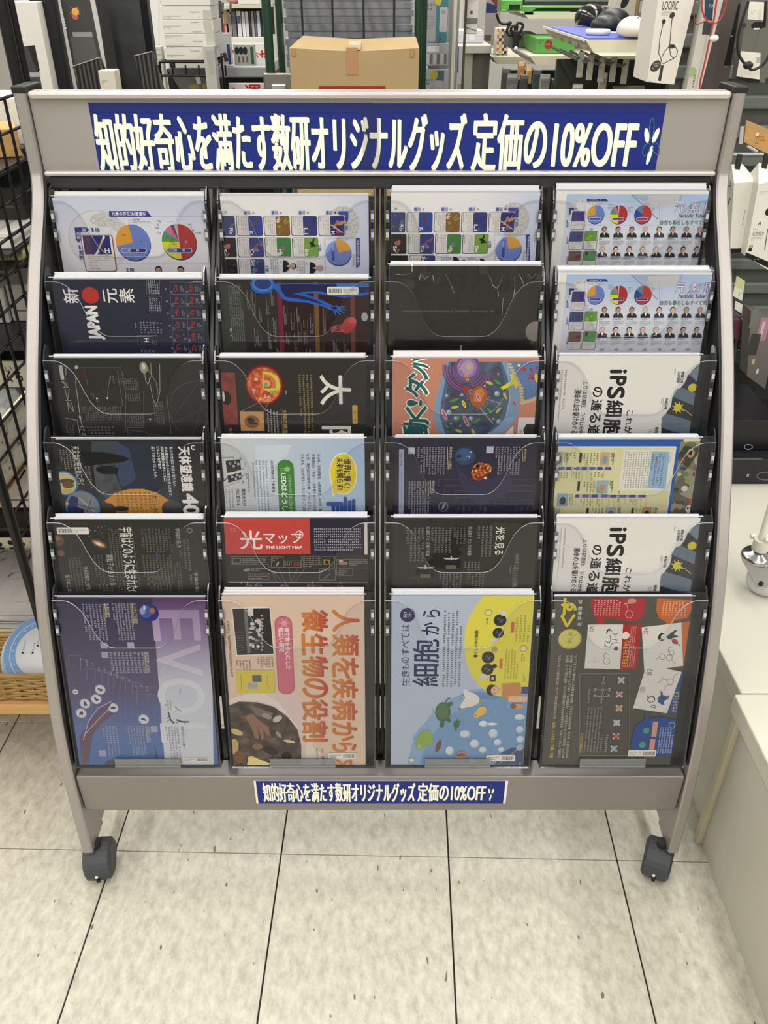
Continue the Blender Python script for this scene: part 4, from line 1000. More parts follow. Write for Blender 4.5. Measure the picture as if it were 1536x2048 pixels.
# ---- row 3, column 3: the living cell
A = clear_file(2, 2, 'salmon clear file with a painted living cell and teal outlined title', (750, 700, S4), 785, 1078, M((214, 144, 118), .4, 0, .3), 6, edge=(226, 210, 202))
CELL = MOTTLE('cell_paint', [(.3, (52, 64, 82)), (.55, (78, 94, 116)), (.8, (104, 124, 150))], 40, 5)
A.poly('cell_picture', (136, 166, 198), [(600, 100), (560, 260), (510, 430), (498, 560), (530, 680), (580, 800), (920, 800), (1040, 740), (1150, 660), (1220, 560), (1240, 400), (1215, 240), (1130, 100)])
A.poly('cell_picture', (92, 112, 140), [(632, 100), (600, 260), (566, 430), (552, 560), (590, 690), (640, 800), (900, 800), (980, 730), (1080, 640), (1130, 520), (1148, 400), (1140, 260), (1080, 100)])
A.poly('cell_picture', CELL, [(650, 100), (630, 260), (600, 430), (590, 560), (630, 690), (680, 800), (880, 800), (960, 710), (1050, 610), (1096, 500), (1110, 400), (1104, 260), (1060, 100)])
A.line('cell_picture', (168, 188, 214), [(1130, 110), (1142, 260), (1150, 420), (1120, 560)], 10); A.poly('cell_picture', (150, 176, 206), [(1060, 640), (1110, 580), (1190, 570), (1150, 660), (1060, 730), (950, 760), (940, 720), (1000, 690)])
A.ell('nucleus_picture', (124, 92, 152), 790, 160, 110, 120); A.ell('nucleus_picture', (160, 130, 178), 786, 150, 84, 88); A.ell('nucleus_picture', (186, 160, 192), 790, 150, 56, 60); A.ell('nucleus_picture', (206, 180, 150), 800, 140, 26, 26)
for k in range(4):
	A.arc('nucleus_picture', (150, 96, 148), 790, 160, 128 + k * 26, 136 + k * 22, 20, 80, 9); A.arc('nucleus_picture', (150, 96, 148), 790, 160, 126 + k * 24, 132 + k * 20, 110, 190, 10); A.arc('nucleus_picture', (88, 62, 108), 790, 160, 138 + k * 26, 146 + k * 22, 20, 80, 7); A.arc('nucleus_picture', (88, 62, 108), 790, 160, 138 + k * 24, 144 + k * 20, 110, 190, 7)
A.line('fibre_picture', (150, 44, 40), [(560, 458), (700, 380), (776, 330), (900, 300), (1000, 250), (1040, 170)], 7); A.line('fibre_picture', (146, 44, 40), [(776, 330), (764, 440), (766, 560), (800, 720)], 7); A.line('fibre_picture', (206, 172, 150), [(776, 320), (850, 360), (960, 420), (1080, 460)], 5); A.line('fibre_picture', (206, 172, 150), [(800, 350), (900, 500), (1010, 630)], 6); A.line('fibre_picture', (128, 44, 44), [(620, 190), (700, 290), (776, 330)], 5)
A.ell('fibre_picture', (176, 58, 46), 776, 332, 28, 26)
for (x, y, a, b, r) in ((680, 432, 62, 22, -20), (1050, 280, 50, 26, 35), (980, 520, 52, 24, 45), (870, 610, 54, 22, -35), (615, 655, 40, 22, 40), (720, 580, 18, 34, 0)): A.ell('organelle_picture', (62, 100, 70), x, y, a, b, rot=r, n=14); A.ell('organelle_picture', (98, 142, 100), x - 4, y - 5, a * .7, b * .5, rot=r, n=12)
for (x, y, r) in ((975, 280, 20), (680, 488, -12), (1110, 392, 60), (1052, 514, -50), (714, 690, 20), (840, 700, 60)): A.ell('organelle_picture', (206, 202, 92), x, y, 34, 12, rot=r, n=12)
for (x, y, q) in ((612, 390, 14), (630, 530, 22), (690, 580, 20), (1040, 372, 24), (818, 582, 20), (742, 382, 14), (1055, 610, 22), (935, 305, 10), (1052, 204, 9), (648, 628, 9), (1010, 585, 9), (728, 646, 9)): A.ell('organelle_picture', (150, 164, 182), x, y, q, q, n=12); A.ell('organelle_picture', (208, 216, 226), x - q * .25, y - q * .25, q * .45, q * .45, n=8)
A.poly('golgi_picture', (174, 98, 56), [(840, 330), (890, 300), (950, 340), (958, 400), (930, 470), (880, 498), (830, 470), (800, 410)]); A.poly('golgi_picture', (206, 132, 80), [(850, 350), (910, 320), (936, 370), (900, 440), (840, 440)])
for k in range(16): A.ell('golgi_picture', (186, 120, 74), 880 + 92 * math.cos(k * .42), 400 + 108 * math.sin(k * .42), 6, 6, n=6)
for (x0, y0, x1, y1, c) in ((762, 200, 800, 262, (224, 168, 62)), (740, 428, 778, 492, (232, 220, 84)), (860, 366, 902, 438, (228, 160, 160)), (566, 500, 616, 598, (222, 150, 170)), (752, 556, 800, 652, (214, 156, 160)), (1170, 426, 1212, 484, (206, 140, 150)), (705, 120, 735, 165, (226, 160, 190))):
	A.ell('name_tag', c, (x0 + x1) / 2, (y0 + y1) / 2, (y1 - y0) * .56, (x1 - x0) * .36, rot=64, n=14); A.ell('name_tag', (90, 60, 60), (x0 + x1) / 2, (y0 + y1) / 2, (y1 - y0) * .36, (x1 - x0) * .1, rot=64, n=8)
A.poly('arrow_mark', (230, 222, 72), [(1070, 318), (1160, 262), (1150, 204), (1292, 232), (1196, 332), (1184, 292), (1090, 340)])
A.poly('inset_picture', (108, 140, 188), [(1130, 100), (1400, 100), (1390, 400), (1270, 420), (1230, 290)])
for k in range(14):
	t = k / 13; A.ell('inset_picture', (214, 196, 152), 1146 + 100 * min(1, t * 1.6) + (0 if t < .62 else (t - .62) * 20), 120 + 330 * t, 22, 12, n=8)
for k in range(8): A.ell('inset_picture', (214, 196, 152), 1256 + k * 17, 452 - k * 6, 12, 20, n=8)
for k in range(18): rr = random.Random(k); A.ell('inset_picture', (150, 66, 92) if k % 2 else (188, 108, 130), 1310 + rr.uniform(0, 70) + (0), 150 + rr.uniform(0, 110), 12, 12, n=7)
for k in range(5): A.line('inset_picture', (60, 70, 92), [(1250 + k * 20, 420), (1290 + k * 22, 300 + k * 12)], 2.5)
A.ell('inset_picture', (196, 60, 50), 1234, 156, 18, 16); A.ell('inset_picture', (196, 60, 50), 1275, 166, 14, 16); A.ell('inset_picture', (222, 200, 70), 1228, 130, 13, 10); A.ell('name_tag', (228, 214, 78), 1378, 238, 16, 40, rot=-14)
A.rrect('note_box', (228, 224, 216), 1212, 574, 1420, 860, 14); A.poly('note_box', (56, 52, 52), [(1262, 680), (1290, 630), (1400, 626), (1400, 760), (1280, 744)]); A.T('note_box', (90, 84, 80), '分子', 1226, 676, 1252, 800, 'cw')
A.poly('note_box', (226, 222, 214), [(1180, 640), (1080, 740), (1080, 800), (1180, 800)])
for st, x0, y0, x1, y1 in (('動', 244, 594, 456, 716), ('く', 262, 478, 440, 596), ('!', 276, 424, 400, 476), ('タ', 262, 248, 450, 398), ('ン', 286, 130, 450, 250), ('パ', 300, 40, 456, 150)):
	A.T('title_outline', (240, 236, 226), st, x0, y0, x1, y1, 'ccw', bold=.10)
for st, x0, y0, x1, y1 in (('動', 244, 594, 456, 716), ('く', 262, 478, 440, 596), ('!', 276, 424, 400, 476), ('タ', 262, 248, 450, 398), ('ン', 286, 130, 450, 250), ('パ', 300, 40, 456, 150)):
	A.T('title_lettering', (30, 92, 92), st, x0, y0, x1, y1, 'ccw', bold=.035)
A.ell('title_outline', (238, 234, 226), 330, 756, 58, 16)
A.done()

# ---- column 4, rows 3 and 5: white iPS sheet
def ips(A, crop, f):
	"""f maps the first crop's pixels to this sheet's"""
	A.crop = crop
	K = (44, 42, 40)
	def T(st, x0, y0, x1, y1, b=0.0, c=K, d='cw', part='title_lettering'):
		(a, e), (g, h) = f(x0, y0), f(x1, y1); A.T(part, c, st, a, e, g, h, d, bold=b)
	T('i', 560, 172, 694, 194, .05); T('P', 555, 226, 688, 300, .05); T('S', 536, 318, 674, 410, .05)
	T('細', 524, 432, 662, 566, .035); T('胞', 498, 590, 644, 728, .035)
	T('の', 408, 316, 488, 400, .03); T('通', 396, 424, 482, 516, .03); T('る', 384, 536, 472, 620, .03); T('道', 368, 640, 464, 728, .03); T('。', 362, 732, 392, 762, .03)
	T('これ', 692, 514, 746, 640, .02); T('が、', 676, 650, 738, 744, .02)
	T('上りは初期化', 318, 262, 360, 494, .012, part='subtitle_lettering'); T('下りは分化', 292, 536, 334, 718, .012, part='subtitle_lettering'); T('運命の山を駆けめぐる', 236, 338, 296, 712, .012, part='subtitle_lettering')
	def MXx(x0, y0, x1, y1, n, c, s_):
		(a, e), (g, h) = f(x0, y0), f(x1, y1); A.MX('credit_lettering', c, a, e, g, h, n, 'cw', seed=s_)
	MXx(150, 165, 178, 560, 1, (150, 148, 144), 1); MXx(112, 165, 136, 740, 1, (176, 174, 170), 2)
	T('神経細胞', 1020, 408, 1046, 506, .01, part='cell_name'); MXx(984, 408, 1012, 504, 2, (120, 118, 114), 3); T('網膜色素', 1158, 182, 1184, 280, .01, part='cell_name'); T('上皮細胞', 1128, 182, 1154, 280, .01, part='cell_name'); MXx(1090, 160, 1112, 310, 1, (130, 128, 124), 4)
	T('骨格筋細胞', 930, 656, 962, 790, .01, part='cell_name'); MXx(880, 672, 920, 750, 2, (120, 118, 114), 5)
	P = lambda pts: [f(x, y) for x, y in pts]
	S1, S2, S3 = (112, 128, 142), (66, 66, 68), (48, 52, 62)
	A.poly('mountain_picture', S1, P([(1320, 118), (1290, 140), (1250, 180), (1226, 216), (1200, 262), (1160, 320), (1110, 340), (1084, 400), (1090, 440), (1060, 520), (1000, 570), (990, 640), (1000, 680), (990, 800), (1400, 800), (1400, 118)]))
	A.poly('mountain_picture', S2, P([(1222, 206), (1330, 300), (1330, 390), (1160, 318), (1190, 290)])); A.poly('mountain_picture', S2, P([(1088, 398), (1190, 440), (1330, 500), (1330, 640), (1200, 590), (1030, 540), (1075, 480)])); A.poly('mountain_picture', S3, P([(992, 660), (1080, 690), (1230, 726), (1330, 730), (1330, 900), (985, 900)]))
	A.poly('mountain_picture', (128, 146, 160), P([(1240, 196), (1300, 140), (1330, 150), (1330, 270), (1290, 260)]))
	(cx, cy) = f(1258, 320); A.ell('cell_picture', (222, 208, 72), cx, cy, 38, 34)
	(cx, cy) = f(1132, 490); A.ell('cell_picture', (226, 214, 74), cx, cy, 34, 34, n=12)
	for k in range(8):
		a = k * .785 + .3; A.line('cell_picture', (226, 214, 74), [(cx + 24 * math.cos(a), cy + 24 * math.sin(a)), (cx + 50 * math.cos(a), cy + 52 * math.sin(a))], 9)
	A.line('cell_picture', (214, 206, 150), P([(1160, 512), (1200, 514), (1224, 536), (1254, 560)]), 6)
	(a, e), (g, h) = f(996, 724), f(1188, 750); A.rrect('cell_picture', (196, 196, 98), a, e, g, h, 10)
	(cx, cy) = f(725, 800); A.ell('cell_picture', (160, 124, 76), cx, cy, 105, 34)
A = clear_file(2, 3, 'white iPS cell clear file with grey mountain, directly above the yellow genome file', (1090, 700, S4), 1108, 1400, M((247, 244, 237), .4, 0, .3), 2, top=.006)
ips(A, (1090, 700, S4), lambda x, y: (x, y)); A.done()
A = clear_file(4, 3, 'white iPS cell clear file with grey mountain, directly below the yellow genome file', (1060, 1020, 3.792), 1105, 1400, M((247, 244, 237), .4, 0, .3), 2, top=.006)
k_ = 3.792 / S4
ips(A, (1090, 1016, S4), lambda x, y: (x - 6 - (y - 400) * .02, y)); A.done()

# ---- row 4, column 1: telescope
A = clear_file(3, 0, 'black clear file about telescopes with white vertical title and orange panel', (80, 700, S4), 108, 412, M((30, 30, 30), .4, 0, .3), 1, top=.004, edge=(90, 90, 92))
A.poly('night_photo', (46, 52, 66), [(440, 780), (1150, 790), (1180, 1300), (560, 1420), (480, 1180)]); A.poly('night_photo', (68, 74, 80), [(440, 780), (660, 780), (720, 960), (560, 1000), (440, 920)]); A.poly('night_photo', (62, 74, 100), [(640, 780), (760, 840), (820, 1100), (700, 1180), (640, 1000)]); A.poly('night_photo', MOTTLE('dim_ground', [(.3, (52, 56, 60)), (.7, (84, 88, 94))], 60, 4), [(450, 950), (640, 1060), (700, 1200), (560, 1260), (480, 1200)])
A.poly('night_photo', (26, 28, 30), [(340, 870), (540, 870), (700, 900), (770, 930), (700, 960), (560, 970), (400, 990)]); A.poly('night_photo', (26, 28, 30), [(480, 1000), (600, 985), (670, 1010), (660, 1060), (540, 1060), (480, 1030)])
A.MX('body_lettering', (170, 168, 160), 170, 850, 300, 1020, 5, 'cw', seed=2); A.T('subtitle_lettering', (206, 204, 196), '天文台に星を見に行く', 292, 820, 356, 1150, 'cw', bold=.01); A.MX('body_lettering', (150, 148, 142), 384, 990, 446, 1200, 2, 'cw', seed=3)
for st, x, y in (('天体望遠鏡', 0, 0),): A.T('title_lettering', WHITE, st, 1196, 826, 1296, 1204, 'cw', bold=.035)
A.T('title_lettering', WHITE, '400', 1226, 1228, 1354, 1500, 'cw', bold=.05)
for i, (st, y0, y1) in enumerate((('私たちの住む宇宙を知りたい。', 826, 1170), ('その探究心から人は夜空を見上げます。', 826, 1250), ('天体望遠鏡の進歩とともに、', 822, 1124), ('どのような宇宙が', 822, 1014), ('見えてきたのでしょうか。', 822, 1090))):
	A.T('body_lettering', WHITE, st, 1122 - i * 40, y0, 1148 - i * 40, y1, 'cw', bold=.012)
A.ell('round_photo', (62, 124, 186), 214, 1136, 112, 104); A.ell('round_photo', (208, 198, 150), 212, 1136, 98, 92); A.ell('round_photo', (94, 72, 44), 230, 1120, 66, 22); A.ell('round_photo', (110, 84, 50), 240, 1150, 50, 30); A.rect('round_photo', (206, 178, 64), 190, 1186, 280, 1218)
A.ell('round_photo', (62, 124, 186), 366, 1340, 148, 140); A.ell('round_photo', (128, 134, 136), 366, 1340, 136, 130); A.poly('round_photo', (30, 44, 96), [(236, 1300), (270, 1240), (330, 1260), (320, 1340), (380, 1360), (380, 1440), (236, 1440)]); A.line('round_photo', (170, 174, 178), [(330, 1260), (470, 1380)], 12); A.line('round_photo', (70, 74, 80), [(440, 1270), (400, 1380)], 8); A.line('round_photo', (70, 74, 80), [(300, 1310), (470, 1360)], 8); A.ell('round_photo', (206, 170, 60), 232, 1308, 14, 14)
A.poly('orange_panel', (210, 148, 62), [(552, 1284), (640, 1216), (760, 1186), (880, 1184), (1000, 1216), (1106, 1282), (1050, 1330), (1040, 1460), (600, 1460), (600, 1350)]); A.MX('orange_panel', (120, 84, 44), 650, 1206, 960, 1410, 8, 'cw', seed=4); A.T('orange_panel', (50, 38, 28), 'ガリレオの大', 962, 1240, 1012, 1440, 'cw', bold=.01)
A.ell('galileo_portrait', (128, 98, 66), 680, 1400, 80, 60); A.ell('galileo_portrait', (66, 46, 34), 590, 1370, 60, 66); A.ell('galileo_portrait', (52, 36, 28), 690, 1352, 70, 22); A.ell('moon_rock', MOTTLE('moon_rock_print', [(.3, (44, 44, 44)), (.7, (74, 74, 72))], 90, 4), 1130, 1360, 90, 80)
A.T('moon_mark', WHITE, 'C', 1290, 812, 1322, 850, bold=.05)
A.done()

# ---- row 4, column 2: LED
A = clear_file(3, 1, 'pale blue LED clear file with a yellow speech balloon and green title bar', (410, 700, S4), 441, 729, GRAD('led_sheet', [(0, (214, 216, 214)), (.5, (200, 212, 224)), (1, (178, 202, 228))], 'X', -.11, .09), 5, top=.0045)
A.poly('light_rays', (216, 226, 236), [(430, 810), (740, 810), (700, 900), (560, 1000), (520, 1420), (440, 1420)])
A.ell('speech_balloon', (244, 240, 216), 1180, 1056, 120, 180); A.ell('speech_balloon', (236, 214, 56), 1180, 1056, 110, 170); A.poly('speech_balloon', (244, 240, 216), [(1076, 1150), (1090, 1250), (1150, 1190)]); A.poly('speech_balloon', (236, 214, 56), [(1086, 1150), (1096, 1232), (1156, 1196)])
A.T('balloon_lettering', (48, 44, 36), '世界に輝く!', 1182, 930, 1244, 1180, 'cw', bold=.03); A.T('balloon_lettering', (48, 44, 36), '未来を照らす!', 1124, 920, 1180, 1190, 'cw', bold=.03)
for i, (st, y0) in enumerate((('2014年、赤﨑勇教授、天野浩教授、中村修二教授が', 886), ('受賞理由は「明るく、消費電力の小さい白色光源', 888), ('なぜ、青色LEDの発明は難しかったのでしょう?', 886), ('そもそも、LEDが光るしくみとは? そしてLEDが光', 886))):
	A.T('body_lettering', (56, 58, 66), st, 964 - i * 46, y0, 992 - i * 46, 1424, 'cw', bold=.008)
A.rrect('green_bar', (70, 138, 62), 628, 936, 768, 1560, 66); A.T('green_bar', WHITE, 'LEDはどうして光', 656, 1050, 706, 1490, 'cw', bold=.03); A.T('green_bar', (226, 232, 214), 'ミクロのレベルで追ってみよう', 716, 1062, 744, 1376, 'cw'); A.ell('green_bar', (160, 200, 140), 702, 1016, 24, 20); A.line('green_bar', (160, 200, 140), [(640, 1010), (690, 1010)], 4); A.line('green_bar', (160, 200, 140), [(640, 1026), (690, 1026)], 4)
A.T('subtitle_lettering', (58, 60, 66), 'LEDの材料は「半導体', 566, 940, 592, 1216, 'cw', bold=.01); A.MX('body_lettering', (120, 122, 128), 408, 940, 546, 1384, 5, 'cw', seed=6, fill=.5)
A.poly('diagram', (52, 52, 54), [(176, 946), (298, 932), (310, 1030), (190, 1052)]); A.poly('diagram', (52, 52, 54), [(192, 1066), (308, 1040), (312, 1100), (200, 1132)]); A.poly('diagram', (236, 228, 204), [(190, 1050), (310, 1022), (310, 1042), (196, 1070)])
for (x, y) in ((214, 968), (258, 958), (246, 990), (284, 972), (232, 1082), (276, 1066), (264, 1098), (298, 1080)): A.ell('diagram', (214, 214, 212), x, y, 11, 11, n=10); A.ell('diagram', (70, 70, 72), x, y, 6, 6, n=8)
A.line('diagram', (70, 70, 74), [(144, 918), (242, 912), (242, 930)], 2.5); A.line('diagram', (70, 70, 74), [(300, 1026), (334, 1006)], 2.5); A.line('diagram', (70, 70, 74), [(310, 1080), (356, 1052), (356, 1100)], 2.5); A.line('diagram', (60, 60, 62), [(200, 1080), (160, 1120), (150, 1024)], 8); A.line('diagram', (70, 70, 74), [(160, 1166), (296, 1122)], 2)
A.T('diagram_lettering', (90, 90, 94), 'p型', 296, 912, 312, 940, 'cw'); A.T('diagram_lettering', (90, 90, 94), 'n型', 318, 1110, 334, 1138, 'cw'); A.MX('diagram_lettering', (110, 110, 114), 336, 956, 348, 1000, 1, 'cw', aspect=.6); A.MX('diagram_lettering', (120, 120, 124), 362, 1050, 386, 1250, 1, 'cw')
A.T('subtitle_lettering', (64, 64, 68), '電気の力が', 316, 1184, 348, 1330, 'cw', bold=.012); A.T('subtitle_lettering', (64, 64, 68), '光に変わる', 268, 1184, 300, 1324, 'cw', bold=.012); A.MX('body_lettering', (150, 150, 154), 172, 1184, 252, 1390, 3, 'cw', seed=7, fill=.5)
A.T('title_lettering', (48, 84, 160), '青', 1044, 1256, 1296, 1530, 'cw', bold=.03)
A.done()

# ---- row 4, column 3: navy meteorite sheet
A = clear_file(3, 2, 'dark navy clear file with a glowing meteorite and tree of lines', (750, 700, S4), 790, 1076, M((36, 34, 56), .4, 0, .3, grain=.15, gscale=7), 2, top=.006, edge=(70, 68, 80))
A.rect('title_strip', (168, 172, 196), 204, 848, 246, 1430); A.T('title_strip', (50, 52, 80), 'Color Times', 214, 880, 236, 990, 'cw'); A.MX('title_strip', (110, 112, 140), 216, 1040, 236, 1400, 1, 'cw', aspect=.7)
A.rect('code_square', (186, 188, 200), 284, 832, 340, 886); A.rect('code_square', (186, 188, 200), 950, 822, 1012, 880)
WT = (176, 176, 186)
for (x0, y0, x1, y1, n, s_) in ((356, 826, 432, 1060, 3, 1), (432, 826, 600, 1064, 7, 2), (280, 1120, 466, 1420, 8, 3), (1020, 824, 1240, 1070, 9, 4)): A.MX('body_lettering', WT, x0, y0, x1, y1, n, 'cw', seed=s_)
A.T('subtitle_lettering', (206, 204, 196), '真核生物への進化', 634, 826, 656, 1016, 'cw'); A.line('subtitle_lettering', (206, 186, 90), [(618, 826), (624, 1018)], 5); A.T('subtitle_lettering', (206, 204, 196), '動物の誕生', 488, 1114, 508, 1226, 'cw'); A.line('subtitle_lettering', (206, 186, 90), [(474, 1112), (478, 1226)], 5); A.line('subtitle_lettering', (206, 186, 90), [(1256, 840), (1262, 950)], 5); A.T('subtitle_lettering', (206, 204, 196), '植物の誕生', 1272, 842, 1292, 950, 'cw')
A.ell('cell_picture', (52, 72, 108), 766, 906, 88, 76); A.ell('cell_picture', (66, 92, 130), 760, 896, 66, 54); A.ell('cell_picture', (34, 46, 78), 718, 906, 20, 18); A.ell('cell_picture', (150, 176, 196), 792, 914, 16, 12); A.ell('cell_picture', (34, 46, 78), 790, 918, 10, 8); A.ell('cell_picture', (170, 186, 198), 820, 870, 7, 8, n=8)
ME = MOTTLE('meteorite_print', [(.32, (52, 18, 12)), (.45, (150, 46, 24)), (.58, (206, 130, 40)), (.7, (236, 200, 130))], 240, 3)
A.poly('meteorite_picture', ME, [(830, 1010), (850, 980), (900, 956), (940, 970), (968, 966), (996, 1000), (990, 1040), (950, 1060), (920, 1100), (870, 1116), (832, 1090), (820, 1050)]); A.poly('meteorite_picture', (150, 44, 34), [(850, 1086), (930, 1070), (960, 1040), (950, 1080), (890, 1118)]); A.ell('meteorite_picture', (34, 20, 16), 878, 990, 18, 14); A.ell('meteorite_picture', (214, 226, 190), 942, 1092, 14, 10, n=8)
for (x0, y) in ((542, 1104), (592, 1158), (676, 1200), (690, 1258), (1020, 1280), (750, 1310), (1080, 1208)):
	A.line('tree_lines', (92, 90, 120), [(x0, y + 60), (x0 + 6, y), (1350 if x0 != 690 else 1236, y)], 3)
for k in range(9): A.line('tree_lines', (86, 84, 116), [(700 + k * 46 + (0 if k < 6 else 220), 1336), (700 + k * 46 + (0 if k < 6 else 220), 1424)], 2.5); A.MX('tree_lettering', (120, 120, 150), 704 + k * 46 + (0 if k < 6 else 220), 1340, 722 + k * 46 + (0 if k < 6 else 220), 1404, 1, 'cw', seed=k)
A.ell('round_photo', (110, 112, 130), 582, 1336, 44, 44); A.ell('round_photo', (36, 36, 50), 580, 1338, 32, 34); A.ell('round_photo', (150, 152, 164), 584, 1334, 10, 30, rot=20); A.poly('shade_figure', (60, 56, 84), [(680, 960), (740, 1180), (900, 1330), (1180, 1190), (1140, 1020), (1000, 1100), (820, 1120)])
A.done()

# ---- row 4, column 4: yellow genome map
A = clear_file(3, 3, 'pale yellow genome map clear file with blue striped chromosomes', (1090, 700, S4), 1106, 1400, M((228, 224, 172), .4, 0, .3), 4, top=.005, edge=(206, 214, 230))
A.rect('blue_border', (54, 98, 178), 60, 760, 1180, 826); A.poly('blue_border', (54, 98, 178), [(1120, 780), (1160, 780), (1060, 1450), (1030, 1450)]); A.poly('white_border', (236, 234, 226), [(1106, 826), (1122, 826), (1036, 1450), (1024, 1450)]); A.rect('white_border', (236, 234, 226), 60, 822, 1116, 834)
COLL = MOTTLE('photo_mosaic', [(.2, (60, 66, 44)), (.4, (112, 112, 92)), (.6, (150, 142, 120)), (.8, (196, 192, 180))], 42, 2, kind='voronoi')
A.poly('photo_mosaic', COLL, [(1158, 780), (1420, 780), (1360, 1450), (1060, 1450)])
for (x, y, a, b, c) in ((1245, 880, 34, 40, (186, 162, 120)), (1240, 878, 16, 20, (60, 40, 24)), (1168, 942, 26, 28, (150, 84, 60)), (1300, 940, 28, 40, (190, 176, 160)), (1146, 1060, 20, 16, (206, 200, 190)), (1280, 1060, 24, 20, (140, 70, 50)), (1200, 1060, 30, 22, (120, 140, 66)), (1218, 1120, 26, 20, (150, 166, 70)), (1190, 1182, 28, 24, (224, 220, 210)), (1120, 1190, 24, 16, (70, 60, 50)), (1244, 1290, 24, 22, (190, 66, 60)), (1150, 1300, 40, 16, (96, 72, 52)), (1228, 1356, 30, 34, (226, 224, 218)), (1218, 1350, 8, 10, (30, 28, 28)), (1240, 1348, 8, 10, (30, 28, 28)), (1120, 1370, 26, 24, (122, 100, 76)), (1200, 840, 26, 18, (52, 74, 44)), (1290, 830, 24, 16, (90, 100, 60)), (1100, 1420, 28, 20, (66, 104, 80)), (1180, 1010, 30, 16, (60, 84, 96)), (1290, 1010, 26, 24, (120, 110, 96))): A.ell('photo_mosaic', c, x, y, a, b, n=12)
A.poly('note_box', (236, 232, 220), [(670, 850), (1108, 852), (1060, 1204), (626, 1192)]); A.poly('note_box', (152, 186, 214), [(912, 866), (1064, 868), (1026, 1184), (872, 1180)]); A.MX('note_box', (120, 118, 112), 664, 868, 890, 1182, 10, 'cw', seed=4); A.T('note_box', (176, 74, 60), 'ゲノムとは', 1056, 870, 1082, 960, 'cw'); A.MX('note_box', (70, 96, 130), 892, 884, 1012, 1160, 4, 'cw', seed=5); A.T('note_box', (180, 60, 60), 'genome', 930, 920, 958, 1016, 'cw')
def chromo(x0, x1, y, waist):
	n = 22
	for k in range(n):
		a = x0 + (x1 - x0) * k / n; b = x0 + (x1 - x0) * (k + 1) / n; c = ((72, 80, 140), (150, 162, 196), (96, 104, 160), (182, 184, 200))[(k * 7 + k // 3) % 4]
		h = 13 if not (waist - 14 < (a + b) / 2 < waist + 14) else 8
		A.rect('chromosome', c, a, y - h, b + 1, y + h)
	A.ell('chromosome', (72, 80, 140), x1, y, 10, 13, n=10); A.ell('chromosome', (72, 80, 140), x0, y, 10, 13, n=10)
chromo(70, 556, 1010, 250); chromo(264, 850, 1245, 620)
for (x0, y0, x1, y1, c, c2) in ((104, 870, 150, 984, (150, 176, 198), (150, 110, 76)), (472, 872, 548, 982, (206, 178, 134), (140, 160, 186)), (440, 1112, 536, 1220, (150, 186, 206), (206, 150, 96)), (104, 1224, 194, 1330, (140, 170, 204), (52, 56, 56)), (514, 1342, 604, 1440, (160, 184, 206), (140, 124, 84)), (826, 1342, 904, 1440, (190, 150, 120), (60, 40, 60)), (50, 1350, 84, 1440, (80, 110, 160), (50, 70, 110))):
	A.rect('gene_picture', c, x0, y0, x1, y1); A.ell('gene_picture', c2, (x0 + x1) / 2, (y0 + y1) / 2 + 8, (x1 - x0) * .3, (y1 - y0) * .32, n=12); A.MX('gene_lettering', (96, 94, 84), x1 + 6, y0, x1 + 44, y1, 2, 'cw', seed=int(x0))
for (x0, y0, x1, y1, n, s_) in ((320, 876, 460, 980, 5, 1), (320, 1120, 430, 1216, 4, 2), (386, 1346, 500, 1420, 4, 3), (764, 1346, 820, 1420, 2, 4), (200, 870, 270, 930, 2, 5), (100, 1036, 200, 1096, 4, 6), (230, 1036, 300, 1100, 3, 7), (380, 1036, 500, 1090, 4, 8), (290, 1270, 400, 1330, 4, 9), (430, 1270, 470, 1340, 2, 10), (610, 1200, 640, 1330, 1, 11), (720, 1270, 760, 1330, 2, 12)): A.MX('gene_lettering', (110, 108, 92), x0, y0, x1, y1, n, 'cw', seed=s_, fill=.5)
for (x, y) in ((292, 876), (276, 1118), (736, 1346), (352, 1346)): A.rect('gene_lettering', (60, 58, 50), x, y, x + 20, y + (84 if y < 1300 else 44))
for st, x, y in (('AMY1A', 566, 880), ('KIT', 556, 1120), ('MYC', 616, 1348), ('RHO', 934, 1348), ('ACTA1', 180, 880)): A.T('gene_lettering', (90, 92, 84), st, x, y, x + 22, y + 70, 'cw')
for k in range(26): x = 90 + (k * 137) % 780; A.line('gene_lettering', (150, 148, 120), [(x, 1024 if x < 520 and k % 2 else 1262), (x, (1024 if x < 520 and k % 2 else 1262) + 40 + (k * 31) % 60)], 1.6)
A.done()

# ---- row 5, column 1: the universe
A = clear_file(4, 0, 'dark clear file about the birth of the universe with a barcode label', (80, 1020, S3), 106, 411, M((40, 40, 36), .4, 0, .3, grain=.2, gscale=8), 5, edge=(188, 186, 180))
barcode_label(A, 'price_label', 128, 132, 370, 184)
A.T('title_lettering', (226, 224, 214), '宇宙はどのように生まれたの', 630, 132, 726, 640, 'cw', bold=.012); A.line('title_lettering', (120, 118, 110), [(690, 110), (770, 650)], 2.5)
A.ell('galaxy_photo', (96, 76, 60), 446, 254, 64, 30, rot=25); A.ell('galaxy_photo', (196, 160, 124), 448, 256, 46, 16, rot=25); A.ell('galaxy_photo', (240, 226, 200), 446, 258, 22, 9, rot=25); A.ell('galaxy_photo', (110, 78, 68), 144, 230, 40, 44); A.ell('galaxy_photo', (150, 112, 96), 132, 214, 20, 18); A.ell('galaxy_photo', (130, 90, 78), 160, 326, 26, 24)
rnd = random.Random(12)
for k in range(26): A.ell('galaxy_photo', (190, 188, 180), rnd.uniform(360, 520), rnd.uniform(120, 210), 2.4, 2.4, n=5)
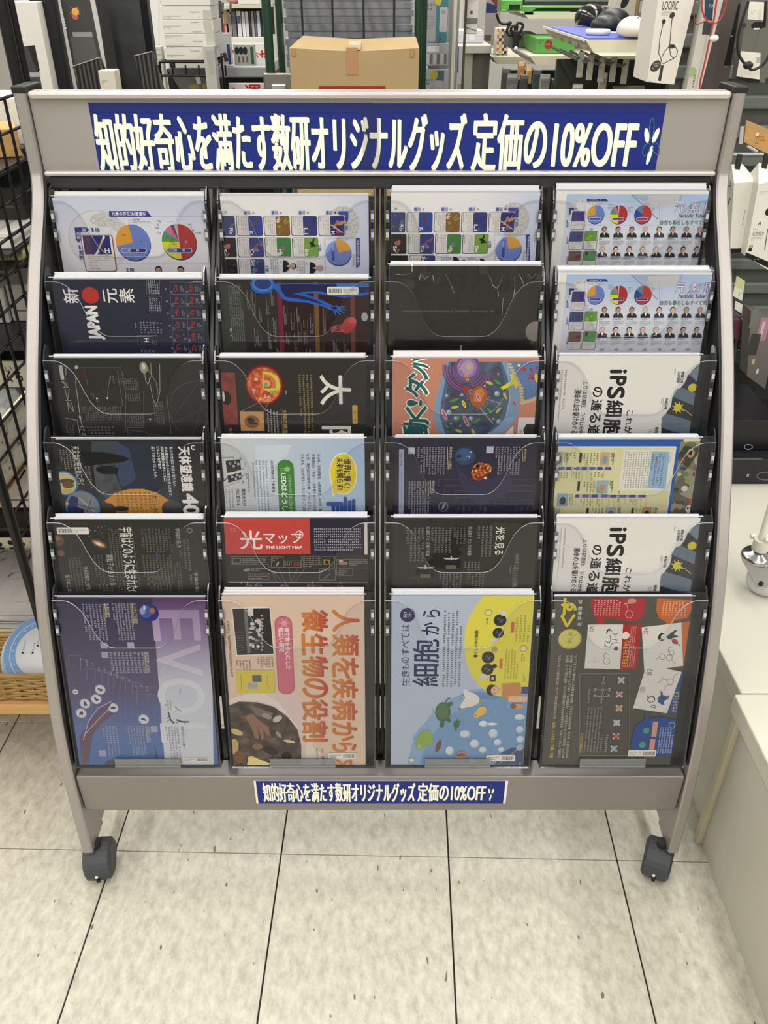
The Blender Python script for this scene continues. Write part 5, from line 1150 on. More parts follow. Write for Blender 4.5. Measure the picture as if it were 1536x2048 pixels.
for (x0, y0, x1, y1, n, s_) in ((540, 140, 632, 640, 4, 1), (416, 340, 490, 560, 3, 2), (226, 360, 326, 620, 4, 3), (770, 140, 1000, 320, 9, 4), (780, 340, 1010, 560, 9, 5), (1090, 220, 1150, 560, 2, 6), (810, 500, 1000, 640, 8, 7), (440, 560, 560, 640, 4, 8), (1020, 390, 1080, 640, 3, 9)): A.MX('body_lettering', (126, 124, 114), x0, y0, x1, y1, n, 'cw', seed=s_)
for st, x0, y0, x1, y1 in (('素粒子が生まれる', 516, 336, 566, 570), ('宇宙の晴れ上がり', 338, 430, 378, 600), ('星のはじまり', 204, 490, 236, 640), ('宇宙の見方', 1032, 136, 1066, 286), ('宇宙の未来', 1174, 470, 1204, 640)): A.T('subtitle_lettering', (196, 194, 184), st, x0, y0, x1, y1, 'cw')
A.rrect('tag_mark', (72, 74, 110), 880, 326, 902, 376, 5); A.rrect('tag_mark', (72, 74, 110), 1058, 306, 1078, 356, 5); A.frame_('diagram', (84, 84, 78), 240, 230, 320, 350, 2); A.line('diagram', (84, 84, 78), [(1072, 90), (1080, 620)], 2); A.ell('diagram', (150, 150, 142), 1136, 154, 22, 20, n=12); A.ell('diagram', (60, 60, 54), 1136, 154, 16, 14, n=12)
A.done()

# ---- row 5, column 2: THE LIGHT MAP
A = clear_file(4, 1, 'red and black clear file reading THE LIGHT MAP', (410, 1020, S3), 447, 735, M((40, 37, 36), .4, 0, .3), 5, top=.006, edge=(222, 190, 186))
A.rect('red_field', (206, 72, 66), 100, 60, 796, 334); A.rect('navy_field', (38, 36, 58), 796, 60, 1210, 338); A.rect('white_strip', (230, 226, 220), 1209, 100, 1236, 338)
A.T('title_lettering', (244, 238, 230), '光', 266, 156, 432, 296, bold=.014); A.T('title_lettering', (244, 238, 230), 'マップ', 446, 166, 742, 254, bold=.014); A.T('title_lettering', (244, 238, 230), 'THE LIGHT MAP', 460, 272, 736, 294, bold=.05)
A.arc('title_lettering', (244, 238, 230), 716, 186, 27, 27, 0, 360, 6); A.ell('title_lettering', (226, 120, 112), 212, 152, 24, 16, n=14); A.ell('title_lettering', (206, 72, 66), 212, 152, 17, 11, n=14)
A.MX('body_lettering', (214, 212, 218), 826, 134, 1186, 312, 9, 'h', seed=3)
LG = (150, 146, 138)
for (x0, y0, x1, y1) in ((198, 354, 480, 412), (502, 356, 594, 434), (600, 380, 728, 434), (732, 352, 984, 438), (328, 480, 486, 528), (868, 446, 988, 530), (998, 446, 1120, 496), (998, 374, 1260, 438)): A.frame_('diagram', LG, x0, y0, x1, y1, 2.5)
for (x0, y0, x1, y1, n, s_) in ((284, 364, 470, 416, 4, 1), (508, 360, 560, 390, 2, 2), (606, 386, 664, 420, 2, 3), (740, 358, 888, 434, 5, 4), (334, 486, 480, 524, 3, 5), (348, 434, 476, 466, 2, 6), (874, 450, 980, 464, 1, 7), (1004, 452, 1080, 492, 3, 8), (1094, 382, 1240, 424, 3, 9)): A.MX('diagram_lettering', (186, 182, 172), x0, y0, x1, y1, n, 'h', seed=s_)
A.frame_('diagram', LG, 210, 366, 270, 402, 4); A.rect('diagram', (110, 62, 50), 672, 390, 722, 424); A.rect('diagram', (150, 130, 60), 900, 374, 950, 414); A.rect('diagram', (46, 44, 38), 912, 384, 938, 406); A.ell('diagram', LG, 550, 408, 8, 20, rot=30); A.ell('diagram', LG, 318, 454, 26, 12, rot=-10); A.ell('diagram', (170, 130, 96), 1048, 404, 38, 12); A.rect('diagram', (206, 206, 206), 1016, 380, 1046, 392); A.line('diagram', (110, 110, 106), [(900, 520), (952, 480)], 8)
for (x0, y0, x1) in ((480, 418, 542), (500, 450, 584), (556, 436, 606), (636, 436, 650), (700, 446, 656), (760, 440, 684)): A.line('diagram', LG, [(x0, y0), (x1, 540)], 2)
A.rect('scale_bar', (22, 21, 22), 160, 552, 1260, 612); A.line('scale_bar', (196, 192, 180), [(180, 546), (1240, 550)], 4); A.rect('scale_bar', (52, 50, 48), 180, 612, 1260, 616)
for k, x in enumerate((276, 322, 396, 610, 816, 1026)): A.line('scale_bar', (196, 192, 180), [(x, 540), (x, 560)], 3)
for st, x, y, w in (('300 kHz', 374, 564, 58), ('1 km', 382, 592, 40), ('300 MHz', 574, 566, 64), ('1 m', 598, 594, 26), ('300 GHz', 774, 566, 62), ('1 mm', 794, 592, 38), ('3 THz', 1006, 570, 42), ('30 kHz', 310, 564, 50), ('10 km', 310, 592, 44)): A.T('scale_lettering', (200, 196, 184), st, x, y, x + w, y + 14)
A.rect('scale_bar', (100, 44, 92), 838, 566, 892, 606); A.T('scale_lettering', (166, 160, 80), '電波領域(電波も光)', 336, 622, 536, 640); A.T('scale_lettering', (166, 160, 80), '赤外光', 826, 624, 906, 640)
A.done()

# ---- row 5, column 3: seeing light
A = clear_file(4, 2, 'black clear file about seeing light with lamp drawings', (750, 1020, S3), 786, 1076, M((38, 37, 34), .4, 0, .3, grain=.12, gscale=9), 3, top=.006, edge=(96, 94, 92))
A.poly('shade_figure', (26, 25, 24), [(430, 340), (560, 230), (600, 120), (700, 130), (680, 250), (600, 330), (640, 400), (560, 450), (460, 440)]); A.poly('shade_figure', (58, 58, 50), [(880, 90), (1240, 110), (1240, 620), (800, 620), (780, 420)])
A.T('title_lettering', (232, 230, 220), '光を', 916, 128, 986, 232, 'cw', bold=.012); A.T('title_lettering', (232, 230, 220), '見る', 908, 246, 974, 338, 'cw', bold=.012)
for (x0, y0, x1, y1, n, s_) in ((230, 130, 376, 392, 5, 1), (420, 130, 580, 330, 6, 2), (770, 120, 890, 360, 4, 3), (590, 130, 690, 260, 4, 4), (1010, 420, 1060, 610, 2, 5), (480, 480, 660, 610, 7, 6), (670, 390, 800, 460, 5, 7), (700, 480, 830, 600, 5, 8), (310, 590, 420, 630, 4, 9)): A.MX('body_lettering', (140, 138, 128), x0, y0, x1, y1, n, 'cw', seed=s_)
A.T('subtitle_lettering', (186, 184, 174), '光は粒子か 光電子実験', 386, 124, 416, 350, 'cw'); A.T('subtitle_lettering', (186, 184, 174), '光は波か ヤングの実験', 704, 124, 734, 344, 'cw'); A.T('subtitle_lettering', (160, 158, 146), '光の性質 二重スリットの実験', 1056, 330, 1086, 580, 'cw')
for (x, y, s_) in ((578, 388, 1.0), (382, 456, 1.0)):
	A.rect('lamp_picture', (18, 17, 17), x - 72, y - 12, x + 72, y + 50); A.poly('lamp_picture', (206, 204, 196), [(x - 66, y - 24), (x + 66, y - 24), (x + 40, y - 14), (x - 40, y - 14)]); A.rect('lamp_picture', (206, 204, 196), x - 5, y - 40, x + 5, y - 8); A.rect('lamp_picture', (110, 104, 90), x - 40, y + 30, x + 40, y + 58); A.ell('lamp_picture', (18, 17, 17), x + 50, y - 60, 30, 26)
A.frame_('diagram', (96, 94, 86), 672, 380, 760, 460, 2); A.frame_('diagram', (96, 94, 86), 696, 470, 740, 560, 2); A.line('diagram', (96, 94, 86), [(256, 560), (256, 520), (330, 500), (330, 560)], 3)
A.done()

# ---- row 6, column 1: EVOL
EV = GRAD('evolution_sheet', [(0, (76, 118, 176)), (.22, (96, 118, 172)), (.45, (92, 84, 122)), (.75, (70, 62, 98)), (1, (46, 40, 70))], 'Y', -.29, 0)
EVR = GRAD('evolution_margin', [(0, (216, 222, 228)), (.45, (206, 210, 222)), (.75, (150, 128, 170)), (1, (86, 50, 104))], 'Y', -.26, 0)
EVL = GRAD('evolution_letter', [(0, (226, 230, 234)), (.45, (222, 224, 232)), (.75, (186, 170, 198)), (1, (150, 120, 166))], 'Y', -.26, 0)
A = clear_file(5, 0, 'purple to blue EVOL clear file with a globe and white animal roundels', (80, 1020, S3), 110, 411, EV, 1, edge=(120, 116, 130))
A.flat('pale_margin', EVR, [A.L((850, 660)), A.L((1300, 660)), A.L((1316, 1960)), A.L((950, 1960))])
A.T('title_lettering', EVL, 'E', 858, 762, 1210, 990, 'cw', bold=.012); A.T('title_lettering', EVL, 'V', 886, 1020, 1222, 1254, 'cw', bold=.012); A.T('title_lettering', EVL, 'O', 896, 1280, 1248, 1540, 'cw', bold=.012); A.T('title_lettering', EVL, 'L', 920, 1620, 1262, 1760, 'cw', bold=.012)
A.ell('globe_picture', (34, 48, 130), 826, 778, 76, 68); A.ell('globe_picture', (66, 92, 160), 800, 770, 46, 50); A.ell('globe_picture', (150, 164, 190), 776, 766, 22, 26, n=10); A.ell('globe_picture', (176, 110, 70), 852, 764, 20, 24, n=10); A.ell('globe_picture', (206, 214, 226), 792, 740, 10, 18, n=8)
for (x0, y0, x1, y1, n, s_) in ((330, 712, 506, 990, 7, 1), (556, 706, 712, 990, 7, 2), (530, 1076, 800, 1240, 9, 3), (480, 1636, 600, 1870, 5, 4), (670, 1636, 800, 1860, 6, 5)): A.MX('body_lettering', (186, 184, 200), x0, y0, x1, y1, n, 'cw', seed=s_)
A.MX('body_lettering', (116, 120, 130), 960, 1640, 1066, 1930, 5, 'cw', seed=6); A.T('subtitle_lettering', (96, 100, 110), '最終回から人類へ', 1076, 1640, 1098, 1810, 'cw')
for st, x0, y0, x1, y1 in (('カンブリア大爆発', 706, 708, 738, 860), ('生命の誕生', 498, 708, 530, 816), ('真核生物への進化', 802, 1076, 832, 1236), ('水中からの進化', 812, 1640, 838, 1760)):
	A.T('subtitle_lettering', (214, 212, 206), st, x0, y0, x1, y1, 'cw'); A.line('subtitle_lettering', (196, 180, 96), [(x0 - 8, y0), (x0 + 4, y1)], 6)
for (x, y) in ((485, 1026), (689, 1024), (493, 1098), (866, 1660), (475, 1844)): A.rect('code_square', (172, 170, 196), x - 26, y - 22, x + 26, y + 24)
for (x0, y, x1) in ((220, 1100, 320), (310, 1130, 370), (360, 1200, 430), (420, 1212, 480), (470, 1226, 530), (520, 1240, 580), (560, 1256, 620), (610, 1270, 670), (650, 1290, 710), (700, 1305, 760), (740, 1334, 890), (740, 1394, 880)): A.line('tree_lines', (140, 136, 170), [(x0, y + 90), (x0, y), (x1, y + 6)], 3)
for k in range(12): A.line('tree_lines', (128, 128, 170), [(380 + k * 44, 1300 + k * 8), (396 + k * 44, 1620)], 2); A.MX('tree_lettering', (186, 184, 206), 300 + k * 46, 1118 + k * 20, 320 + k * 46, 1180 + k * 20, 1, 'cw', seed=k)
for (x, y, s_) in ((458, 1360, 1), (427, 1432, 2), (343, 1466, 3), (314, 1538, 4), (556, 1497, 5), (788, 1584, 6), (270, 1376, .6)):
	r = 40 if s_ >= 1 else 22; A.ell('roundel', (196, 198, 216), x, y, r, r * .92); A.ell('roundel', (222, 222, 230), x, y, r * .84, r * .76)
	A.ell('animal_figure', (70, 66, 84), x - 3, y, r * .5, r * .2, rot=s_ * 33, n=10); A.ell('animal_figure', (70, 66, 84), x + r * .2, y + r * .1, r * .16, r * .36, rot=s_ * 50, n=8)
A.poly('tusk_figure', (110, 88, 104), [(300, 1720), (380, 1600), (480, 1500), (560, 1440), (500, 1530), (560, 1540), (470, 1610), (400, 1700), (360, 1940), (320, 1940)]); A.line('tusk_figure', (206, 200, 212), [(330, 1740), (370, 1600), (440, 1500), (545, 1446)], 5); A.line('tusk_figure', (206, 200, 212), [(340, 1700), (430, 1600), (520, 1510)], 5)
A.poly('landscape_figure', (84, 84, 96), [(480, 1930), (520, 1894), (620, 1880), (690, 1890), (720, 1930)]); A.poly('landscape_figure', (60, 60, 72), [(734, 1930), (734, 1880), (762, 1920)]); A.poly('landscape_figure', (60, 60, 72), [(888, 1940), (868, 1770), (898, 1930)])
A.line('animal_figure', (74, 78, 80), [(1034, 1588), (1080, 1604), (1130, 1604)], 9); A.line('animal_figure', (74, 78, 80), [(1060, 1596), (1036, 1614)], 5); A.line('animal_figure', (74, 78, 80), [(1100, 1604), (1096, 1622)], 4); A.line('animal_figure', (74, 78, 80), [(974, 1530), (992, 1590), (1020, 1618)], 9); A.line('animal_figure', (74, 78, 80), [(988, 1560), (960, 1580)], 4); A.line('animal_figure', (74, 78, 80), [(992, 1580), (966, 1600)], 4); A.line('animal_figure', (150, 150, 150), [(1020, 1490), (1050, 1510), (1074, 1524)], 4); A.line('animal_figure', (150, 150, 150), [(1022, 1530), (1046, 1512)], 3)
A.MX('tree_lettering', (110, 112, 120), 944, 1440, 1000, 1516, 3, 'cw', seed=31); A.MX('tree_lettering', (110, 112, 120), 1056, 1352, 1074, 1394, 1, 'cw', aspect=.6)
barcode_label(A, 'price_label', 1082, 1872, 1284, 1908, flip=True, seed=8)
A.done()

# ---- row 6, column 2: microbes
A = clear_file(5, 1, 'peach clear file with large orange-red vertical title about microbes', (410, 1020, S3), 440, 728, M((232, 204, 180), .4, 0, .3), 6, top=.006, edge=(232, 208, 192))
A.poly('light_swirl', (238, 226, 214), [(180, 1440), (330, 1390), (470, 1390), (660, 1460), (740, 1640), (760, 1940), (180, 1940)]); A.poly('light_swirl', (232, 208, 200), [(450, 1390), (690, 1380), (780, 1560), (810, 1800), (740, 1930), (700, 1640), (560, 1460)]); A.poly('light_swirl', (240, 224, 210), [(780, 1500), (820, 1800), (1000, 1940), (760, 1940)])
A.poly('group_photo', (238, 234, 226), [(198, 742), (496, 736), (528, 1098), (236, 1108)]); A.poly('group_photo', (46, 44, 44), [(208, 750), (490, 744), (520, 1090), (244, 1100)]); A.poly('group_photo', (120, 116, 112), [(292, 760), (318, 758), (346, 1080), (322, 1090)]); A.rect('group_photo', (222, 218, 212), 322, 748, 366, 806)
rnd = random.Random(9)
for k in range(30): A.ell('group_photo', rnd.choice([(206, 200, 194), (150, 146, 142), (220, 216, 210), (88, 84, 82)]), 340 + rnd.uniform(0, 90), 830 + k * 7.5 + rnd.uniform(-8, 8), rnd.uniform(8, 20), rnd.uniform(8, 15), n=8)
for k in range(11): A.ell('group_photo', (170, 160, 152), 430 + (k % 2) * 6, 800 + k * 26, 10, 9, n=8)
for k in range(8): A.line('group_photo', (96, 92, 90), [(232 + k * 2, 930 + k * 20), (300, 932 + k * 18)], 6)
A.rrect('pink_bar', (196, 96, 114), 540, 804, 670, 1396, 62); A.rrect('pink_bar', (214, 116, 134), 546, 810, 664, 1390, 58); A.ell('pink_bar', (230, 170, 178), 600, 856, 20, 20)
for k in range(6): A.ell('pink_bar', (230, 170, 178), 600 + 30 * math.cos(k * 1.05), 856 + 28 * math.sin(k * 1.05), 6, 6, n=6)
A.T('pink_bar', (246, 236, 230), '微生物を中心にした', 608, 890, 646, 1208, 'cw', bold=.02); A.T('pink_bar', (246, 236, 230), '幅広い研究', 558, 890, 600, 1076, 'cw', bold=.02)
RDT = GRAD('red_orange_ink', [(0, (212, 126, 54)), (.55, (196, 84, 56)), (1, (182, 62, 58))], 'X', -.02, .105)
RD1 = GRAD('red_orange_ink_one', [(0, (216, 130, 54)), (.6, (190, 70, 54)), (1, (178, 56, 56))], 'X', .015, .06); RD2 = GRAD('red_orange_ink_two', [(0, (216, 130, 54)), (.6, (190, 70, 54)), (1, (178, 56, 56))], 'X', .065, .108)
for st, y0, y1 in (('人', 756, 920), ('類', 946, 1104), ('を', 1120, 1276), ('疾', 1280, 1424), ('病', 1440, 1590), ('か', 1610, 1750), ('ら', 1766, 1830), ('救', 1890, 2060)): A.T('title_lettering', RD2, st, 966 + (y0 - 756) * .004, y0, 1168 - (y0 - 756) * .02, y1, 'cw', bold=.028)
for st, y0, y1 in (('微', 758, 920), ('生', 940, 1096), ('物', 1110, 1260), ('の', 1276, 1422), ('役', 1436, 1590), ('割', 1604, 1750)): A.T('title_lettering', RD1, st, 738 + (y0 - 756) * .006, y0, 930, y1, 'cw', bold=.028)
for (x, y, r) in ((770, 838, 18), (800, 800, 12), (746, 868, 10), (812, 858, 9)): A.ell('title_lettering', (212, 110, 50), x, y, r, r, n=12)
A.MX('body_lettering', (120, 104, 92), 396, 1110, 522, 1192, 6, 'cw', seed=1); A.MX('body_lettering', (120, 104, 92), 232, 1136, 352, 1210, 5, 'cw', seed=2); A.MX('body_lettering', (110, 96, 86), 176, 826, 210, 1380, 1, 'cw', seed=3, aspect=.7); A.MX('body_lettering', (130, 114, 102), 150, 800, 176, 1390, 1, 'cw', seed=4, aspect=.7)
A.poly('yellow_card', (224, 206, 82), [(236, 1212), (526, 1212), (530, 1386), (242, 1386)]); A.rect('yellow_card', (110, 104, 112), 360, 1248, 430, 1300); A.rect('yellow_card', (176, 176, 180), 324, 1306, 400, 1352); A.line('yellow_card', (96, 120, 100), [(272, 1240), (278, 1362)], 3); A.MX('yellow_card', (120, 110, 60), 464, 1250, 484, 1356, 2, 'cw')
SOIL = MOTTLE('soil_photo', [(.25, (34, 26, 22)), (.5, (74, 58, 46)), (.7, (112, 92, 76))], 60, 5)
A.poly('hands_photo', SOIL, [(186, 1480), (260, 1450), (400, 1456), (520, 1490), (620, 1560), (700, 1660), (730, 1780), (730, 1940), (190, 1940)])
A.poly('hands_photo', (150, 112, 90), [(300, 1560), (360, 1540), (420, 1600), (480, 1640), (500, 1720), (470, 1700), (440, 1660), (450, 1730), (430, 1740), (400, 1640), (410, 1730), (380, 1730), (350, 1640)]); A.poly('hands_photo', (120, 110, 102), [(330, 1480), (420, 1500), (520, 1540), (480, 1580), (400, 1560)])
for (x, y, a, b, r, c) in ((550, 1580, 40, 22, -30, (206, 196, 176)), (640, 1750, 46, 10, 10, (226, 210, 160)), (240, 1680, 50, 22, 20, (206, 180, 130)), (220, 1790, 36, 60, 10, (196, 166, 110)), (260, 1870, 40, 50, 0, (120, 84, 50)), (380, 1900, 60, 30, 30, (222, 196, 110)), (470, 1560, 40, 20, 20, (150, 146, 140)), (560, 1700, 30, 14, 50, (160, 150, 136)), (620, 1860, 40, 30, 0, (30, 22, 20)), (500, 1820, 60, 30, 20, (50, 38, 30)), (400, 1790, 40, 24, 0, (132, 104, 84))): A.ell('hands_photo', c, x, y, a, b, rot=r, n=12)
A.poly('hands_photo', (232, 214, 140), [(330, 1870), (400, 1880), (500, 1920), (440, 1945), (320, 1930)])
A.T('credit_lettering', (70, 58, 52), '大村', 880, 1862, 912, 1930, 'cw', bold=.02); A.MX('credit_lettering', (96, 84, 76), 880, 1806, 902, 1846, 1, 'cw', aspect=.6); A.MX('credit_lettering', (130, 116, 106), 842, 1800, 860, 1930, 1, 'cw')
barcode_label(A, 'price_label', 936, 1838, 1146, 1882, flip=True, seed=5)
A.done()

# ---- row 6, column 3: cells
A = clear_file(5, 2, 'grey-blue and yellow clear file with cartoon animals and navy vertical title', (750, 1020, S3), 783, 1068, M((192, 204, 222), .4, 0, .3), 6, top=.006, edge=(214, 218, 222))
A.poly('pond_field', (148, 182, 214), [(250, 1900), (300, 1700), (420, 1560), (560, 1440), (740, 1360), (900, 1350), (1200, 1400), (1200, 1940), (250, 1940)]); A.poly('pond_field', (126, 166, 206), [(340, 1900), (420, 1720), (560, 1560), (760, 1440), (960, 1410), (1200, 1450), (1200, 1940), (340, 1940)])
A.ell('yellow_circle', (236, 226, 86), 1010, 1000, 335, 430); A.poly('pond_field', (110, 152, 198), [(640, 1400), (800, 1380), (980, 1420), (900, 1440), (760, 1430)]); A.poly('pond_field', (76, 92, 132), [(960, 1840), (1040, 1800), (1200, 1820), (1200, 1940), (900, 1940)]); A.poly('pond_field', (70, 88, 134), [(1110, 1340), (1200, 1340), (1200, 1400), (1110, 1390)])
K = (40, 46, 92)
A.ell('round_badge', K, 247, 796, 58, 54); A.T('round_badge', WHITE, '一家に', 252, 776, 278, 812, 'cw'); A.T('round_badge', WHITE, '1枚', 214, 774, 246, 818, 'cw')
A.T('title_lettering', K, '細胞から', 290, 756, 484, 1336, 'ccw', bold=.014) if False else None
for st, y0, y1, x0, x1 in (('ら', 758, 812, 362, 492), ('か', 852, 946, 354, 484), ('胞', 982, 1156, 290, 484), ('細', 1170, 1336, 286, 480)): A.T('title_lettering', K, st, x0, y0, x1, y1, 'ccw', bold=.014)
for st, y0, y1 in (('は', 868, 916), ('て', 930, 984), ('べ', 990, 1046), ('す', 1052, 1096), ('の', 1116, 1160), ('も', 1170, 1210), ('き', 1216, 1264), ('生', 1270, 1336)): A.T('title_lettering', (52, 58, 100), st, 200, y0, 262, y1, 'ccw', bold=.006)
A.MX('body_lettering', (66, 70, 96), 510, 756, 662, 1340, 5, 'ccw', seed=2, fill=.55); A.T('subtitle_lettering', (66, 60, 40), '暮らしの中の細胞', 752, 912, 780, 1118, 'ccw', bold=.015)
for (x, y, r) in ((948, 834, 48), (934, 932, 42), (858, 1116, 48), (852, 1208, 46)): A.ell('micrograph', (52, 52, 52), x, y, r, r * .94); A.ell('micrograph', (120, 118, 112), x + 10, y + 6, r * .4, r * .14, rot=-50, n=8); A.ell('micrograph', (96, 96, 94), x - 10, y - 8, r * .3, r * .2, rot=30, n=8)
A.ell('micrograph', (226, 222, 206), 974, 780, 26, 22); A.rect('micrograph', (226, 224, 212), 876, 974, 930, 998); A.ell('micrograph', (170, 176, 110), 906, 1056, 24, 22); A.rect('micrograph', (60, 46, 46), 870, 1250, 914, 1298); A.rect('micrograph', (206, 200, 190), 882, 1262, 902, 1286); A.ell('micrograph', (222, 220, 214), 820, 1262, 34, 22); A.ell('micrograph', (70, 50, 46), 906, 1182, 18, 16)
for (x, y) in ((860, 776), (1126, 1048)): A.ell('award_badge', (206, 176, 60), x, y, 30, 26); A.ell('award_badge', (236, 226, 180), x, y, 22, 19); A.T('award_badge', (70, 60, 40), '大村 智', x - 18, y + 44, x - 2, y + 92, 'ccw') if x < 1000 else A.MX('award_badge', (90, 84, 50), x - 20, y + 40, x + 14, y + 96, 2, 'ccw')
for (x0, y0, x1, y1, n, s_) in ((1060, 790, 1180, 1000, 4, 1), (980, 1050, 1090, 1280, 5, 2), (1118, 1230, 1150, 1300, 2, 3)): A.MX('body_lettering', (176, 164, 72), x0, y0, x1, y1, n, 'ccw', seed=s_)
A.rect('caption_tag', (216, 120, 70), 1030, 846, 1056, 928); A.rect('caption_tag', (216, 120, 70), 944, 1126, 966, 1200)
for (x, y, w) in ((432, 1502, 34), (284, 1700, 34), (640, 1406, 24), (820, 1340, 34), (660, 1604, 30), (510, 1744, 30), (1040, 1652, 50), (1052, 1710, 34), (1002, 1470, 30), (898, 1510, 28)): A.MX('caption_lettering', (74, 84, 116) if y < 1720 and x < 700 else (214, 222, 234), x, y, x + 22, y + w, 2, 'ccw', seed=x)
def blob(part, c, pts): A.poly(part, c, pts)
G1 = (74, 112, 74)
A.ell('turtle_figure', G1, 515, 1530, 58, 74); A.ell('turtle_figure', (92, 128, 84), 512, 1526, 44, 58)
for (x, y, a, b, r) in ((566, 1472, 26, 16, -30), (556, 1590, 24, 14, 40), (508, 1622, 18, 26, 10)): A.ell('turtle_figure', G1, x, y, a, b, rot=r, n=10)
A.line('turtle_figure', G1, [(536, 1456), (548, 1432), (570, 1426)], 10); A.ell('turtle_figure', G1, 618, 1622, 24, 28); A.ell('turtle_figure', G1, 612, 1662, 9, 10, n=8); A.ell('turtle_figure', G1, 642, 1604, 9, 7, n=8); A.line('turtle_figure', G1, [(624, 1600), (624, 1578)], 5)
blob('frog_figure', (150, 186, 82), [(312, 1726), (350, 1680), (400, 1664), (430, 1690), (428, 1730), (444, 1740), (438, 1772), (404, 1780), (380, 1790), (352, 1816), (322, 1812), (310, 1780)]); A.ell('frog_figure', (236, 236, 220), 336, 1790, 10, 11, n=8); A.ell('frog_figure', (40, 40, 40), 336, 1790, 5, 6, n=6)
blob('hen_figure', (238, 236, 228), [(668, 1356), (690, 1352), (712, 1374), (760, 1390), (792, 1420), (786, 1462), (740, 1486), (690, 1494), (650, 1506), (636, 1494), (660, 1456), (684, 1420), (670, 1390)]); A.ell('hen_figure', (206, 66, 56), 644, 1502, 10, 8, n=8); A.line('hen_figure', (222, 178, 70), [(792, 1440), (820, 1440)], 5); A.line('hen_figure', (222, 178, 70), [(780, 1462), (830, 1480)], 5)
blob('chick_figure', (234, 202, 90), [(752, 1532), (790, 1490), (830, 1486), (846, 1510), (836, 1540), (800, 1560), (770, 1576), (748, 1562)]); A.ell('chick_figure', (206, 96, 60), 766, 1556, 7, 6, n=6)
A.ell('fish_figure', (128, 86, 74), 480, 1790, 18, 46, rot=20); A.poly('fish_figure', (128, 86, 74), [(484, 1744), (500, 1738), (490, 1766)])
for (x, y, a, b) in ((682, 1694, 42, 30), (754, 1768, 36, 34), (566, 1822, 32, 34), (896, 1690, 36, 36), (928, 1758, 30, 26), (816, 1814, 30, 24), (956, 1812, 24, 20), (736, 1896, 30, 20), (1096, 1566, 42, 24), (1100, 1734, 30, 28), (1096, 1660, 30, 28), (1094, 1798, 26, 24), (820, 1616, 34, 24), (888, 1618, 40, 12)): A.ell('embryo_figure', (186, 206, 226), x, y, a, b); A.ell('embryo_figure', (222, 230, 238), x - a * .1, y - b * .1, a * .78, b * .76)
A.ell('embryo_figure', (206, 140, 70), 652, 1860, 40, 34); A.ell('embryo_figure', (96, 102, 160), 652, 1862, 34, 24, a0=180, a1=360)
A.poly('child_figure', (204, 142, 96), [(960, 1316), (1100, 1308), (1112, 1410), (1060, 1426), (1020, 1440), (966, 1410)]); A.rect('child_figure', (226, 190, 160), 1010, 1408, 1160, 1452); A.ell('child_figure', (66, 48, 42), 884, 1362, 40, 40); A.ell('child_figure', (226, 182, 152), 908, 1366, 30, 34); A.ell('child_figure', (50, 36, 34), 905, 1356, 4, 4, n=6); A.ell('child_figure', (50, 36, 34), 905, 1384, 4, 4, n=6); A.ell('child_figure', (206, 160, 126), 1086, 1486, 40, 22); A.ell('child_figure', (150, 96, 70), 1050, 1484, 20, 18)
A.rect('child_figure', (226, 196, 168), 940, 1352, 966, 1372); A.poly('paper_scrap', (222, 222, 206), [(250, 1886), (280, 1878), (302, 1890), (276, 1910)])
A.line('light_line', (186, 200, 222), [(930, 1830), (870, 1920)], 3); A.line('light_line', (186, 200, 222), [(1090, 1800), (940, 1920)], 3)
barcode_label(A, 'price_label', 842, 1852, 1062, 1902, flip=True, seed=6); A.MX('price_label', (230, 230, 230), 1090, 1908, 1112, 1926, 1, aspect=1.2)
A.done()

# ---- row 6, column 4: medicines
A = clear_file(5, 3, 'grey clear file about medicine with red and orange speech balloons', (1060, 1020, 3.792), 1102, 1385, M((88, 86, 78), .4, 0, .3), 1, edge=(110, 108, 104))
YEL = (236, 214, 58)
A.T('title_lettering', YEL, 'す', 240, 664, 352, 796, 'ccw', bold=.05); A.T('title_lettering', YEL, 'く', 232, 790, 338, 884, 'ccw', bold=.05); A.ell('round_badge', (206, 196, 96), 302, 978, 88, 76); A.ell('round_badge', (222, 212, 116), 298, 974, 76, 66); A.line('round_badge', (176, 166, 76), [(244, 1024), (366, 932)], 3); A.T('round_badge', (110, 98, 40), '一家に1枚', 288, 926, 318, 1030, 'ccw')
for st, y in (('式', 682), ('造', 732), ('構', 770), ('学', 806), ('化', 850)): A.T('title_lettering', (226, 224, 216), st, 366 - (y - 682) * .04, y, 396 - (y - 682) * .04, y + 28, 'ccw', bold=.02)
A.poly('red_balloon', (182, 56, 62), [(470, 668), (870, 668), (872, 740), (850, 810), (800, 844), (720, 840), (640, 824), (560, 818), (556, 880), (560, 950), (500, 818), (468, 760), (456, 700)]); A.MX('red_balloon', (236, 210, 196), 482, 676, 690, 800, 9, 'ccw', seed=1)
def hexa(part, c, cx, cy, r, w=3, rot=0):
	A.line(part, c, [(cx + r * math.cos(math.radians(60 * k + rot)), cy + r * math.sin(math.radians(60 * k + rot))) for k in range(7)], w)
hexa('red_balloon', (240, 214, 204), 752, 790, 30); A.line('red_balloon', (240, 214, 204), [(744, 760), (736, 726), (716, 712), (756, 706)], 3); A.ell('red_balloon', (214, 150, 130), 772, 690, 34, 20)
A.poly('orange_balloon', (208, 110, 54), [(964, 668), (1222, 680), (1226, 760), (1190, 820), (1100, 832), (1056, 900), (1032, 940), (1034, 850), (980, 820), (956, 760)]); A.MX('orange_balloon', (242, 214, 180), 1000, 684, 1190, 800, 8, 'ccw', seed=2)
CARD = (232, 228, 220)
